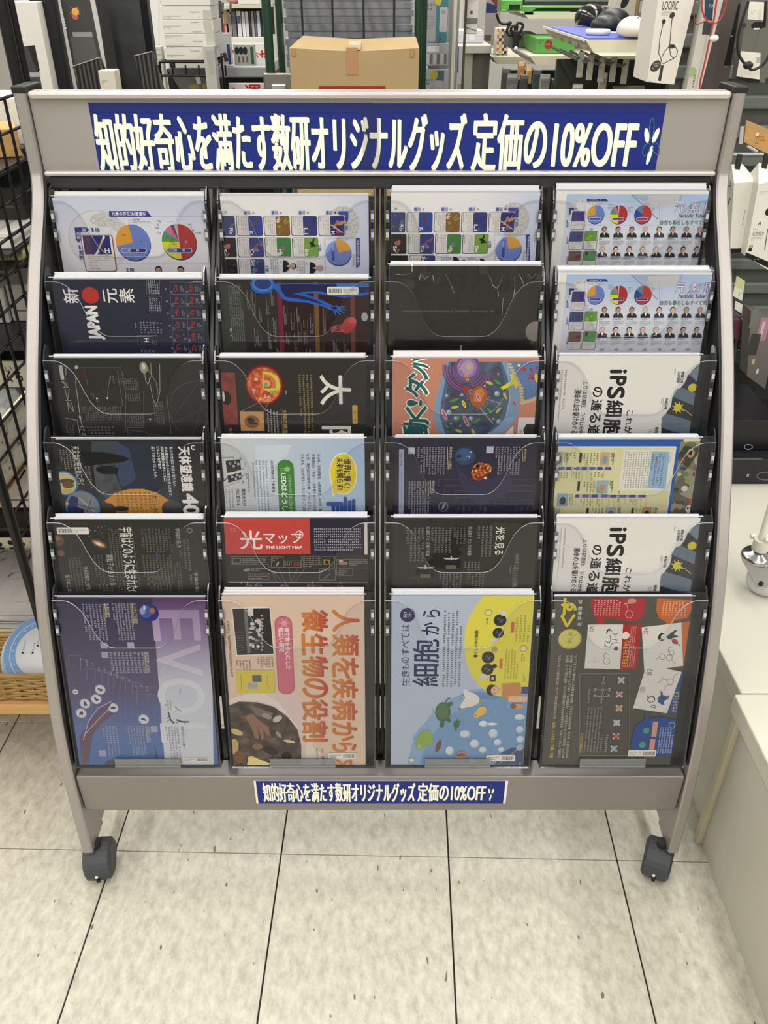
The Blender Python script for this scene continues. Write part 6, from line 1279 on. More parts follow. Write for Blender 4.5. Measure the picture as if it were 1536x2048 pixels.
A.poly('medicine_card', CARD, [(440, 868), (706, 866), (682, 1206), (412, 1200)]); A.poly('medicine_card', (180, 54, 56), [(706, 866), (842, 866), (806, 1206), (682, 1206)]); A.T('medicine_card', (50, 48, 46), '179', 452, 876, 484, 918, 'ccw'); A.ell('medicine_card', (240, 228, 220), 724, 952, 30, 28); A.T('medicine_card', (236, 200, 70), 'メチルエフェドリン', 706, 988, 746, 1190, 'ccw', bold=.02); A.MX('medicine_card', (232, 200, 190), 748, 880, 808, 1190, 4, 'ccw', seed=3)
BK = (44, 42, 42)
A.line('fox_figure', BK, [(606, 900), (640, 946), (654, 940), (664, 936)], 4); A.line('fox_figure', BK, [(604, 946), (612, 980), (600, 1010), (570, 990), (566, 1030), (604, 1040), (624, 1010)], 4); A.line('fox_figure', BK, [(612, 976), (664, 986)], 4); A.line('fox_figure', BK, [(640, 946), (648, 966)], 4); A.ell('fox_figure', BK, 592, 918, 12, 20, rot=30); A.ell('fox_figure', CARD, 594, 924, 7, 12, rot=30); A.line('fox_figure', BK, [(620, 1010), (664, 1000)], 3); A.ell('fox_figure', (150, 40, 50), 652, 1048, 20, 18, n=6)
hexa('fox_figure', (80, 76, 74), 580, 1144, 26, 3, 30); A.line('fox_figure', (80, 76, 74), [(568, 1120), (556, 1100), (572, 1080), (596, 1096)], 3); A.MX('fox_figure', (150, 146, 140), 478, 1120, 510, 1156, 2, 'ccw')
A.poly('medicine_card', CARD, [(846, 888), (1148, 852), (1160, 1180), (866, 1226)]); A.poly('medicine_card', (208, 110, 54), [(1150, 850), (1236, 838), (1196, 1176), (1160, 1180)]); A.T('medicine_card', (50, 48, 46), '324', 862, 896, 894, 940, 'ccw'); A.T('medicine_card', (236, 206, 90), 'イブプロフェン', 1182, 976, 1208, 1130, 'ccw', bold=.02)
A.ell('penguin_figure', BK, 998, 962, 28, 30); A.ell('penguin_figure', (240, 238, 234), 1008, 960, 17, 20); A.poly('penguin_figure', (70, 66, 62), [(1030, 960), (1100, 906), (1116, 912), (1090, 940), (1128, 960), (1100, 966), (1050, 980)]); A.line('penguin_figure', BK, [(1050, 966), (1080, 984), (1140, 1030)], 5); A.ell('penguin_figure', (176, 70, 90), 1098, 996, 26, 18, rot=30)
hexa('penguin_figure', (90, 86, 82), 1002, 1110, 24, 3); hexa('penguin_figure', (90, 86, 82), 1056, 1118, 24, 3); hexa('penguin_figure', (90, 86, 82), 1074, 1080, 20, 3); A.line('penguin_figure', (90, 86, 82), [(1046, 1080), (1050, 1040), (1076, 1046)], 3); A.line('penguin_figure', (90, 86, 82), [(1074, 1136), (1100, 1162)], 3); A.line('penguin_figure', (90, 86, 82), [(978, 1112), (956, 1130)], 3)
A.poly('medicine_card', CARD, [(884, 1168), (1150, 1226), (1036, 1540), (780, 1500)]); A.poly('medicine_card', (64, 92, 150), [(1150, 1226), (1180, 1236), (1150, 1540), (1036, 1540)]); A.T('medicine_card', (50, 48, 46), '312', 886, 1204, 924, 1250, 'ccw'); A.T('medicine_card', (226, 206, 110), 'オセルタミビル', 1080, 1376, 1120, 1530, 'ccw', bold=.01)
A.ell('monster_figure', BK, 918, 1434, 30, 24); A.ell('monster_figure', CARD, 918, 1436, 23, 18); A.line('monster_figure', BK, [(892, 1420), (884, 1404), (900, 1410)], 4); A.line('monster_figure', BK, [(930, 1412), (944, 1404)], 4); A.line('monster_figure', BK, [(912, 1490), (944, 1474), (950, 1500), (912, 1490)], 4)
A.poly('monster_figure', (70, 96, 150), [(976, 1410), (1010, 1400), (1040, 1412), (1060, 1400), (1046, 1430), (1010, 1450), (1020, 1480), (990, 1470), (964, 1450)]); A.poly('monster_figure', (70, 96, 150), [(988, 1410), (990, 1366), (1006, 1384), (1004, 1410)])
hexa('monster_figure', (100, 96, 92), 1062, 1300, 26, 3); A.line('monster_figure', (100, 96, 92), [(1040, 1290), (1002, 1272), (984, 1300), (964, 1308)], 3); A.line('monster_figure', (100, 96, 92), [(1084, 1284), (1096, 1250), (1120, 1236)], 3); A.line('monster_figure', (100, 96, 92), [(1050, 1322), (1024, 1340), (1014, 1370)], 3)
A.frame_('info_frame', (156, 154, 140), 376, 1240, 754, 1856, 3)
for st, x, y in (('H', 480, 1400), ('H', 484, 1350), ('H', 530, 1444), ('C', 540, 1402), ('C', 542, 1352), ('O', 546, 1302), ('H', 550, 1262), ('H', 586, 1398), ('H', 592, 1350)): A.T('formula', (226, 224, 214), st, x, y, x + 18, y + 18, 'ccw')
for (a, b) in (((504, 1410), (534, 1410)), ((506, 1360), (536, 1360)), ((562, 1410), (584, 1410)), ((566, 1360), (590, 1360)), ((540, 1440), (546, 1424)), ((548, 1396), (550, 1376)), ((552, 1348), (554, 1324)), ((556, 1298), (558, 1282))): A.line('formula', (226, 224, 214), [a, b], 3)
A.MX('body_lettering', (186, 184, 172), 416, 1490, 560, 1834, 6, 'ccw', seed=5, fill=.5); A.T('subtitle_lettering', (222, 204, 80), '化学構造式の見かた', 376, 1690, 398, 1836, 'ccw'); A.MX('body_lettering', (196, 194, 182), 436, 1324, 456, 1464, 1, 'ccw'); A.MX('body_lettering', (206, 204, 192), 566, 1664, 592, 1836, 1, 'ccw')
for st, x, y, c in (('S', 690, 1288, (180, 176, 170)), ('F', 676, 1396, (190, 130, 140)), ('C', 674, 1500, (206, 150, 90)), ('N', 656, 1610, (196, 196, 192)), ('O', 650, 1712, (196, 80, 70)), ('H', 634, 1806, (140, 158, 196))):
	A.ell('atom_figure', c, x, y, 22, 20, n=12)
	for k in range(4): A.ell('atom_figure', (206, 202, 196), x + 26 * math.cos(.8 + k * 1.57), y + 24 * math.sin(.8 + k * 1.57), 8, 8, n=7)
	A.T('atom_figure', (240, 238, 232), st, x - 7, y - 8, x + 7, y + 8, 'ccw')
A.T('body_lettering', (222, 206, 84), '薬は「魔法」ではなくて「科学」', 158, 1600, 184, 1872, 'ccw', bold=.012)
for i, (st, y0, y1) in enumerate((('私たちが飲む薬のほとんどは、目に見えないくらい小さな', 1096, 1580), ('「化合物」でできています。その化合物が私たちの体に働きかけて、病気を治したり、症状を', 1096, 1874), ('抑えます。化合物にはいろいろな形があり、「化学構造式」で表します。その形から、薬の作', 1096, 1874), ('用がわかります。まずは、薬の形が何に見えるか、想像の翼を働かせて読み解いてみましょう。', 1096, 1872))):
	x = 196 + i * 30; A.T('body_lettering', (206, 204, 192), st, x + 14 if i else x - 4, y0, x + 36 if i else x + 18, y1, 'ccw', bold=.008)
A.poly('blue_note', (52, 84, 150), [(790, 1640), (870, 1580), (870, 1510), (900, 1576), (1000, 1566), (1100, 1590), (1090, 1840), (1040, 1864), (840, 1860), (760, 1790)]); A.ell('blue_note', (96, 150, 130), 880, 1668, 24, 24, n=12); A.ell('blue_note', (96, 160, 130), 850, 1776, 26, 24, n=12); A.rect('blue_note', (214, 160, 130), 924, 1600, 962, 1714); A.rect('blue_note', (214, 160, 130), 904, 1732, 942, 1840); A.MX('blue_note', (206, 214, 230), 968, 1640, 1086, 1840, 6, 'ccw', seed=9); hexa('blue_note', (190, 204, 226), 1074, 1628, 24, 3)
barcode_label(A, 'price_label', 742, 1816, 954, 1864, flip=True, seed=4); A.ell('smudge', (190, 186, 178), 852, 1360, 22, 22)
A.done()
# ================================================================ right: low white counter
CREAM = M((200, 197, 183), .35, 0, .4, grain=.012, gscale=5)
CREAM2 = M((192, 188, 174), .45, 0, .35, grain=.015, gscale=6)
ct = thing('counter', 'low cream-white display counter running along beside the rack', 'counter', (.95, 1.5, 0))
MB().bbox((.575, .9625, .330), (1.6, 2.25, .367), .003, CREAM).build('far_top', ct)
MB().bbox((.592, .9625, 0), (1.6, 2.25, .330), .002, CREAM2).build('far_cabinet', ct)
c2 = thing('counter', 'low cream-white counter unit with beige corner strip, next to the front caster', 'counter', (.95, .5, 0))
MB().bbox((.563, -.4, .330), (1.6, .9605, .367), .003, CREAM).build('near_top', c2)
MB().bbox((.581, -.4, 0), (1.6, .944, .330), .002, CREAM2).build('near_cabinet', c2)
MB().bbox((.572, .9445, .001), (.592, .9605, .330), .002, M((196, 188, 160), .5)).build('corner_strip', c2)
# wheeled white wire stand on the counter
WR = M((226, 224, 210), .4, 0, .4); CHR = M((180, 182, 184), .18, .9, .5)
st = thing('wire_stand', 'white wire stand on a clear-wheeled caster standing on the counter', 'wire stand', (.69, 1.24, .367))
q = atZ(1500, 1186, .367); sx, sy = q.x, q.y + .012
rod((sx - .002, sy, .482), (sx - .002, sy, 1.05), .0066, WR, 'upright', st, 10)
rod((sx - .016, sy + .014, .478), (sx + .42, sy + .014, .478), .0045, WR, 'cross_bar', st)
rod((sx - .002, sy - .012, .488), (sx + .42, sy - .012, .488), .004, WR, 'cross_bar', st)
rod((sx + .40, sy, .40), (sx + .40, sy, 1.05), .0066, WR, 'upright', st, 10)
for xx in (sx, sx + .40):
	cs = MB().cyl((xx, sy, .459), (xx, sy, .481), .0145, M((214, 212, 200), .35), 18).build('caster', st)
	MB().lathe((xx, sy, .444), [(0, .014), (.011, .014), (.014, .008), (.026, .006), (.0295, .001), (.029, -.005), (.018, -.008), (0, -.008)], CHR, 24).build('swivel_plate', cs)
	a = math.radians(-38); ux, uy = math.cos(a), math.sin(a); cx_, cy_ = xx + ux * .022, sy + uy * .022
	fk = MB()
	for s_ in (-1, 1):
		ox, oy = -uy * .0165 * s_, ux * .0165 * s_
		fk.prism([(xx + ox - ux * .022, sy + oy - uy * .022, .438), (xx + ox + ux * .026, sy + oy + uy * .026, .438), (cx_ + ox + ux * .012, cy_ + oy + uy * .012, .398), (cx_ + ox - ux * .004, cy_ + oy - uy * .004, .390)], (-uy * .002 * s_, ux * .002 * s_, 0), CHR)
	fk.cyl((cx_ - uy * .021, cy_ + ux * .021, .401), (cx_ + uy * .021, cy_ - ux * .021, .401), .0045, M((60, 60, 58), .3, .8), 10)
	fk.build('fork', cs)
	MB().lathe((cx_, cy_, .3985), [(.005, -.013), (.022, -.013), (.029, -.009), (.0312, 0), (.029, .009), (.022, .013), (.005, .013)], CLEAR((232, 234, 230), .8, .2), 30, Vector((-uy, ux, 0))).build('wheel', cs)
# black product boxes at the end of the counter
BK1 = M((30, 30, 33), .35, 0, .4)
def ring(A, part, c, cx, cy, rx, ry, w): A.arc(part, c, cx, cy, rx, ry, 0, 360, w, 24)
bb = thing('product_box', 'flat black product box with a thin ring emblem lying on the counter', 'box', (.8, 1.7, .367))
MB().bbox((.60, 1.615, .3675), (1.35, 1.935, .43), .002, BK1).build('carton', bb)
A = Art(plane_frame((.8, 1.6149, .4), (1, 0, 0), (0, 0, 1)), bb, (0, 0, 1)); ring(A, 'ring_emblem', (120, 120, 124), 1532, 952, 18, 8, 1.6); A.rect('lettering', (150, 150, 150), 1493, 948, 1498, 954); A.done()
b2 = thing('product_box', 'black product box with a grey C ring on its lid', 'box', (.8, 1.85, .43))
MB().bbox((.61, 1.66, .4305), (.88, 1.86, .505), .002, M((22, 22, 26), .3, 0, .4)).build('carton', b2)
A = Art(plane_frame((.75, 1.75, .5051), (1, 0, 0), (0, 1, 0)), b2, (0, 0, 1)); ring(A, 'ring_emblem', (110, 110, 120), 1497, 894, 8, 5, 1.4); A.line('edge_line', (90, 90, 94), [(1462, 918), (1524, 918)], 1.5); A.done()
# ================================================================ right: pegboard with hanging goods
PEG = M((88, 92, 86), .6, 0, .3, grain=.06, gscale=12)
pg = thing('pegboard_display', 'grey-green slatted pegboard display with wire hooks behind the counter', 'display', (1.0, 2.2, 0))
MB().bbox((.655, 2.13, .3675), (1.6, 2.16, 1.9), .003, PEG).build('board', pg)
for k in range(22):
	z = .52 + k * .062
	MB().bbox((.66, 2.112, z), (1.6, 2.1295, z + .028), .004, M((104, 110, 102), .5, 0, .3)).build('slat', pg)
HOOKM = M((170, 172, 172), .22, .85, .5)
def hook(x, z, y0=2.112, y1=1.86):
	MB().tube([(x, y0, z), (x, y1 + .02, z), (x, y1, z + .012)], .0028, HOOKM, 8).build('hook', pg)
MB().tube([(.66, 1.955, .978), (.72, 1.955, .978), (.745, 1.955, .955), (.78, 1.955, .945), (1.3, 1.955, .945)], .007, HOOKM, 10).build('hook_bar', pg)
MB().tube([(.66, 2.0, 1.0), (1.3, 2.0, 1.0)], .005, HOOKM, 8).build('hook_bar', pg)
MB().tube([(1.25, 1.955, .945), (1.25, 2.112, .96)], .006, HOOKM, 8).build('hook_bar', pg)
MB().tube([(.735, 1.96, .62), (.85, 1.96, .62), (.85, 2.112, .63)], .005, HOOKM, 8).build('hook_bar', pg)
def hung_box(label, quad_top, quad_bot, Y, dep, mat, ztop=None, name='hanging_box', cat='box', side=None, tilt=0.0, group=None):
	"""box whose front face is given by its top and bottom pixel edges at depth Y"""
	(ax, ay, bx_, by) = quad_top; (cx, cy, dx, dy) = quad_bot
	tl, tr, bl, br = atY(ax, ay, Y), atY(bx_, by, Y), atY(cx, cy, Y), atY(dx, dy, Y)
	o = thing(name, label, cat, ((bl.x + br.x) / 2, Y + dep / 2, min(bl.z, br.z)), group)
	mb = MB(); d = Vector((0, dep, 0))
	vs = [bl, br, tr, tl, bl + d, br + d, tr + d, tl + d]
	mb.add(vs, [(0, 1, 2, 3), (5, 4, 7, 6), (3, 2, 6, 7), (1, 0, 4, 5), (4, 0, 3, 7)], mat)
	mb.add([br, br + d, tr + d, tr], [(0, 1, 2, 3)], side or mat)
	mb.build('carton', o)
	A = Art(plane_frame(((bl.x + br.x) / 2, Y - .0002, (bl.z + tl.z) / 2), (1, 0, 0), (0, 0, 1)), o, (0, 0, 1))
	return o, A, (tl, tr, bl, br)
WB = M((226, 222, 210), .5, 0, .3)
DKS = M((84, 78, 74), .5, 0, .3)
# earphone box reading LOOPIC
o, A, c = hung_box('white earphone box reading LOOPIC with a dark grey side', (1318, -14, 1392, -14), (1294, 164, 1348, 169), 1.86, .11, M((222, 216, 206), .45, 0, .3), side=DKS)
Z6 = 6.4
A.crop = (1140, 0, Z6); EP = (64, 58, 56)
A.T('title_lettering', (96, 92, 90), 'LOOPIC', 1185, 15, 1385, 125, bold=.01); A.MX('small_print', (130, 124, 120), 1172, 140, 1290, 205, 4)
A.line('earphone_picture', EP, [(1196, 290), (1150, 480), (1135, 680), (1160, 745), (1180, 820)], 9); A.line('earphone_picture', EP, [(1310, 210), (1290, 400), (1275, 600), (1285, 700), (1320, 745), (1365, 720), (1375, 640), (1340, 590)], 9); A.line('earphone_picture', EP, [(1190, 820), (1250, 785), (1330, 745)], 9); A.line('earphone_picture', EP, [(1170, 740), (1210, 660), (1265, 600)], 9)
A.ell('earphone_picture', EP, 1200, 275, 26, 32); A.ell('earphone_picture', EP, 1308, 196, 32, 40, rot=20); A.ell('earphone_picture', EP, 1305, 594, 45, 26); A.line('earphone_picture', EP, [(1182, 835), (1145, 1035)], 36); A.ell('round_badge', (74, 68, 66), 1096, 845, 58, 78, rot=30); A.MX('round_badge', (206, 200, 190), 1060, 800, 1135, 890, 3); A.MX('small_print', (70, 66, 62), 1005, 1030, 1060, 1050, 1)
A.done()
MB().tube([(.60, 1.90, 1.333), (.60, 2.13, 1.333)], .003, HOOKM, 8).build('hook', pg)
# red-cable earphones in a long clear pack
o, A, c = hung_box('long clear earphone pack with red cable beside the LOOPIC box', (1412, -14, 1450, -14), (1371, 188, 1398, 190), 1.84, .03, M((198, 194, 184), .35, 0, .4), name='hanging_pack', cat='pack')
A.crop = (1340, 0, 7.837)
A.poly('printed_card', (54, 72, 88), [(545, -40), (690, -40), (660, 330), (540, 300)]); A.T('printed_card', (206, 210, 214), 'nys', 610, 66, 710, 130); A.poly('grey_card', (72, 72, 74), [(530, 330), (690, 340), (640, 545), (500, 540)]); A.ell('green_mark', (150, 176, 130), 350, 1130, 60, 80, n=12); A.MX('side_print', (60, 58, 54), 345, 1170, 395, 1420, 1, 'cw')
A.done()
RC = M((176, 62, 56), .4, 0, .4)
def wire(pts, Y, r, m, name, parent, px=(1340, 0, 7.837), n=6):
	P = [atY(px[0] + x / px[2], px[1] + y / px[2], Y) for x, y in pts]
	out = []
	for i in range(len(P) - 1):
		p0, p1, p2, p3 = P[max(0, i - 1)], P[i], P[i + 1], P[min(len(P) - 1, i + 2)]
		for k in range(4):
			t = k / 4; out.append(.5 * (2 * p1 + (p2 - p0) * t + (2 * p0 - 5 * p1 + 4 * p2 - p3) * t * t + (3 * p1 - p0 - 3 * p2 + p3) * t ** 3))
	out.append(P[-1])
	return MB().tube(out, r, m, n).build(name, parent)
wire([(500, -80), (500, 120), (560, 300), (680, 370), (800, 290), (870, 100), (880, -60)], 1.825, .0016, RC, 'red_cable', o)
wire([(740, -60), (690, 300), (620, 620), (540, 1000), (480, 1250), (460, 1440)], 1.822, .0018, RC, 'red_cable', o)
wire([(400, -40), (370, 150), (400, 360), (460, 370), (540, 330)], 1.82, .0012, M((120, 66, 60), .4), 'red_cable', o)
MB().ball(atY(1340 + 690 / 7.837, 600 / 7.837, 1.815), (.009, .005, .006), M((226, 224, 214), .5)).build('cable_tie', o)
# tall dark grey box with black lettered band
o, A, c = hung_box('tall dark grey product box with a black lettered edge', (1456, -14, 1490, -14), (1400, 186, 1452, 188), 1.98, .10, M((86, 80, 76), .5, 0, .3), side=M((96, 100, 94), .5))
A.crop = (1340, 0, 7.837); A.poly('black_band', (30, 30, 30), [(1070, 60), (1105, 60), (950, 1030), (840, 1030)]); A.T('black_band', (190, 188, 180), 'A', 950, 550, 985, 580); A.MX('black_band', (200, 198, 190), 840, 1030, 920, 1060, 1); A.done()
# white-labelled neckband pack
o, A, c = hung_box('clear neckband earphone pack with white cards and a black cable loop', (1497, -12, 1560, -12), (1474, 158, 1530, 166), 1.86, .03, M((104, 104, 98), .35, 0, .4), name='hanging_pack', cat='pack')
A.crop = (1340, 0, 7.837); A.poly('white_card', (228, 224, 212), [(1245, 25), (1490, 35), (1470, 320), (1215, 300)]); A.MX('white_card', (170, 168, 158), 1270, 150, 1360, 230, 2); A.poly('lower_card', (228, 224, 212), [(1110, 800), (1420, 830), (1400, 1250), (1040, 1200)]); A.poly('lower_card', (34, 32, 32), [(1040, 1196), (1405, 1246), (1400, 1300), (1250, 1296), (1036, 1230)])
for k in range(6): A.rect('barcode', (96, 92, 86), 1350, 905 + k * 14, 1405, 911 + k * 14)
A.T('lower_card', (50, 50, 50), 'A', 1112, 1160, 1126, 1184); A.ell('earbud_picture', (40, 40, 42), 1380, 400, 110, 60); A.rect('earbud_picture', (232, 230, 222), 1310, 440, 1400, 466); A.ell('earbud_picture', (60, 60, 62), 1160, 400, 40, 40)
A.done()
CB = M((28, 28, 28), .4, 0, .4)
wire([(1230, 20), (1120, 350), (1060, 650), (1090, 880), (1230, 1060), (1320, 1090), (1480, 990), (1600, 780)], 1.84, .0026, CB, 'cable_loop', o)
wire([(1500, 20), (1490, 250), (1480, 430)], 1.84, .0026, CB, 'cable_loop', o)
MB().ball(atY(1340 + 1225 / 7.837, 1025 / 7.837, 1.835), (.010, .006, .007), CB).build('cable_clasp', o)
# brown card on clear strips
o, A, c = hung_box('kraft brown shelf card held in clear strips under the slats', (1493, 240, 1560, 268), (1488, 284, 1560, 320), 1.80, .003, M((190, 146, 92), .6, 0, .2, grain=.04, gscale=30), name='shelf_card', cat='card')
A.crop = (1436, 180, 7.88)
for k in range(6): A.rect('pale_patch', (168, 150, 112), 460 + k * 75, 545 + k * 22, 515 + k * 75, 590 + k * 22)
A.MX('lettering', (120, 84, 40), 590, 720, 750, 860, 3); A.rect('pale_patch', (226, 220, 200), 600, 675, 640, 730); A.MX('lettering', (226, 206, 170), 420, 740, 480, 810, 3); A.done()
MB().tube([atY(1484, 252, 1.797), atY(1481, 287, 1.797)], .005, CLEAR((230, 230, 222), .5, .2), 8).build('clear_strip', o)
MB().tube([atY(1494, 292, 1.797), atY(1514, 303, 1.797)], .003, CLEAR((230, 230, 222), .5, .2), 8).build('clear_strip', o)
# white boxes hanging from the bar
def strap_box(label, top, bot, Y, dep, ridge):
	o, A, c = hung_box(label, top, bot, Y, dep, M((224, 221, 210), .5, 0, .3))
	tl, tr, bl, br = c; d = Vector((0, dep, 0)); r0 = (tl + tr) / 2 + Vector((-.012, dep * .55, ridge))
	MB().add([tl, tr, tr + d, tl + d, r0 + Vector((-.012, 0, 0)), r0 + Vector((.014, .004, 0))], [(0, 1, 5, 4), (2, 3, 4, 5), (1, 2, 5), (3, 0, 4)], M((230, 227, 217), .5, 0, .3)).build('folded_top', o)
	MB().box((r0.x - .006, Y + dep * .42, r0.z - .012), (r0.x + .005, Y + dep * .5, r0.z + .022), M((40, 40, 40), .5)).build('hang_tab', o)
	return o, A, c
o, A, c = strap_box('plain white hanging box with a black foot, first along the chrome bar', (1468, 366, 1514, 363), (1460, 497, 1487, 496), 1.93, .07, .03)
A.crop = (1436, 180, 7.88); A.line('seam_print', (150, 146, 138), [(430, 1890), (380, 2130)], 8); A.rect('seam_print', (60, 58, 56), 165, 1700, 185, 1810); A.crop = (1436, 420, 7.88); A.poly('black_foot', (34, 30, 28), [(190, 610), (392, 606), (388, 672), (190, 678)]); A.done()
o, A, c = strap_box('white aluminium earphone box with black logo, second along the chrome bar', (1517, 368, 1575, 356), (1491, 512, 1556, 552), 1.90, .07, .03)
A.crop = (1436, 420, 7.88); A.T('print', (50, 48, 46), 'A', 635, 180, 680, 240, bold=.02); A.T('print', (130, 126, 120), 'ALUMINIUM', 540, 340, 720, 410); A.MX('print', (150, 146, 138), 520, 420, 690, 490, 3); A.MX('print', (140, 136, 128), 550, 280, 670, 320, 1); A.rect('badge', (40, 36, 32), 486, 555, 540, 650); A.rect('badge', (196, 172, 92), 496, 560, 536, 598); A.line('print', (60, 58, 56), [(785, 300), (735, 630)], 12); A.poly('black_foot', (34, 30, 28), [(440, 665), (830, 830), (830, 930), (425, 740)]); A.MX('black_foot', (200, 196, 186), 560, 760, 650, 820, 2); A.crop = (1436, 180, 7.88); A.ell('print', (40, 36, 34), 790, 1920, 44, 60); A.MX('print', (160, 156, 148), 660, 1590, 788, 1640, 2); A.done()
# small tag and clear hanging packs low on the board
o, A, c = hung_box('small white price tag with a yellow-green top hooked on the pegboard', (1474, 552, 1490, 562), (1466, 592, 1484, 602), 1.90, .003, M((216, 214, 200), .5), name='price_tag', cat='price tag')
A.crop = (1436, 420, 7.88); A.poly('green_top', (196, 196, 150), [(300, 1040), (415, 1115), (395, 1260), (270, 1200)]); A.MX('lettering', (110, 108, 100), 320, 1290, 380, 1370, 2); A.done()
o, A, c = hung_box('small black and white tag box hanging below the price tag', (1466, 600, 1487, 610), (1464, 616, 1482, 632), 1.90, .02, M((46, 44, 44), .5), name='hanging_pack', cat='pack')
A.crop = (1436, 420, 7.88); A.poly('white_label', (214, 212, 200), [(275, 1430), (390, 1490), (370, 1630), (260, 1560)]); A.done()
o, A, c = hung_box('magenta hanging pack behind the curved rack post', (1462, 634, 1482, 634), (1462, 678, 1476, 678), 1.96, .02, M((116, 62, 84), .4), name='hanging_pack', cat='pack'); A.crop = (1436, 420, 7.88); A.rect('pale_top', (130, 110, 112), 246, 1700, 350, 1740); A.done()
o, A, c = hung_box('grey blister pack with a dark coiled cable on the pegboard', (1482, 640, 1500, 640), (1470, 726, 1496, 726), 1.99, .02, M((88, 92, 84), .4), name='hanging_pack', cat='pack'); A.crop = (1436, 660, 7.88); A.arc('cable_picture', (34, 34, 34), 350, 240, 45, 60, 90, 400, 16); A.rect('cable_picture', (176, 176, 168), 300, 310, 350, 322); A.done()
o, A, c = hung_box('tall clear blister pack with pale pink goods on the pegboard', (1502, 622, 1560, 640), (1494, 752, 1530, 778), 1.90, .05, M((110, 104, 100), .3, 0, .5), name='hanging_pack', cat='pack')
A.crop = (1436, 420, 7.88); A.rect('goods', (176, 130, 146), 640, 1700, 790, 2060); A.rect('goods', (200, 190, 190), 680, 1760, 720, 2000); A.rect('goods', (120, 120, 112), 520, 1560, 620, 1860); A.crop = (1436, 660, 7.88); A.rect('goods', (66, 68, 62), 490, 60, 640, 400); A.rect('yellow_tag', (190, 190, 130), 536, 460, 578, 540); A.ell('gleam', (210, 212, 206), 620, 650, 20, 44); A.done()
o, A, c = hung_box('dark grey carton standing in the shadow behind the black boxes', (1475, 800, 1496, 818), (1470, 855, 1492, 855), 1.95, .08, M((84, 84, 82), .6), name='product_box'); A.line('flap_line', (50, 50, 50), [(1476, 822), (1493, 821)], 1.5); A.done()
o = thing('product_box', 'black carton block filling the base of the pegboard', 'box', (1.0, 2.07, .367))
MB().bbox((.67, 2.04, .3675), (1.5, 2.105, .56), .004, M((40, 42, 40), .5, 0, .3)).build('carton', o)
MB().box((.70, 2.039, .44), (.80, 2.0399, .50), M((58, 60, 58), .5)).build('label_patch', o)

# ================================================================ left: black wire shelf unit
WM = M((24, 24, 25), .4, .2, .4)
WMX = -.632; WY0, WY1 = 1.172, 1.95
tb = thing('low_table', 'low pale wooden table under the black wire shelf unit', 'table', (-1.0, 1.35, 0))
WOODM = MOTTLE('pale_wood', [(.3, (184, 138, 84)), (.6, (204, 160, 104)), (.8, (214, 172, 116))], 5, 5, (1, 14, 14), .45)
MB().bbox((-1.45, 1.10, .172), (-.530, 2.02, .197), .002, WOODM).build('table_top', tb)
for x in (-1.40, -.59):
	for y in (1.18, 1.94): MB().bbox((x, y, 0), (x + .05, y + .05, .172), .002, WOODM).build('leg', tb)
ws = thing('wire_shelf_unit', 'black wire mesh shelf unit standing on the low wooden table', 'shelf unit', (-.9, 1.37, .197))
for (x, y, zt, r_) in ((WMX, WY0, 1.62, .0085), (WMX, 1.605, 1.62, .0105), (WMX, 1.642, 1.62, .008), (WMX, WY1, 1.06, .0085), (-1.25, WY0, 1.62, .0085), (-1.25, WY1, 1.06, .0085)): rod((x, y, .198), (x, y, zt), r_, WM, 'post', ws, 10)
for k in range(17):   # side mesh
	z = .366 + k * .05; rod((WMX, WY0 + .009, z), (WMX, 1.594, z), .0026, WM, 'mesh_wire', ws, 6)
for k in range(8): y = WY0 + .05 + k * .05; rod((WMX + .004, y, .30), (WMX + .004, y, 1.168), .0026, WM, 'mesh_wire', ws, 6)
for k in range(14):
	z = .365 + k * .05; rod((-1.24, WY1, z), (WMX - .009, WY1, z), .0026, WM, 'mesh_wire', ws, 6)
for k in range(11): x = -1.2 + k * .05; rod((x, WY1 - .004, .30), (x, WY1 - .004, 1.04), .0026, WM, 'mesh_wire', ws, 6)
SHZ = [1.058, .934, .905, .763, .660, .600, .418]
for i_, z in enumerate(SHZ):
	MB().bbox((-1.24, (1.42 if z > .65 else WY0 if z > .5 else 1.34) + .02, z - .006), (WMX - .012, WY1 - .012, z), .001, M((34, 34, 36), .4) if z != .6 else WOODM).build('shelf', ws)
MB().tube([(WMX - .004, 1.60, 1.17), (WMX - .004, 1.60, 1.085), (WMX - .004, 1.585, 1.066), (WMX - .004, 1.57, 1.085)], .005, M((96, 90, 84), .3, .6), 8).build('hook', ws)
def wbox(name, label, cat, lo, hi, m, bev=.0015):
	o = thing(name, label, cat, ((lo[0] + hi[0]) / 2, (lo[1] + hi[1]) / 2, lo[2]))
	MB().bbox(lo, hi, bev, m).build('carton' if 'box' in name or 'carton' in name else 'body', o)
	return o
WP = M((228, 224, 212), .5, 0, .3)
e = .0008; WX = WMX - .014
o = wbox('product_box', 'tall white product box on the upper wire shelf, behind the rack post', 'box', (-1.1, 1.76, SHZ[0] + e), (WX - .004, 1.90, 1.14), WP)
A = Art(plane_frame((-.8, 1.7598, 1.2), (1, 0, 0), (0, 0, 1)), o); A.MX('print', (186, 182, 174), 4, 205, 22, 225, 3); A.line('rule', (176, 172, 164), [(0, 290), (40, 283)], 1.5); A.line('flap_line', (190, 186, 178), [(0, 252), (40, 251)], 1); A.done()
o = thing('carton', 'small brown cardboard carton in front of the tall white box', 'box', (-.76, 1.64, SHZ[0] + e))
T = Matrix.Translation((-.76, 1.64, SHZ[0] + e)) @ Matrix.Rotation(math.radians(24), 4, 'Z')
MB().bbox((-.12, -.05, 0), (.085, .06, .047), .0015, M((196, 154, 96), .6, 0, .2, grain=.04, gscale=30), T).build('carton_body', o)
MB().box((-.01, -.0504, .001), (-.002, .0604, .0474), M((206, 170, 120), .5), T).build('packing_tape', o)
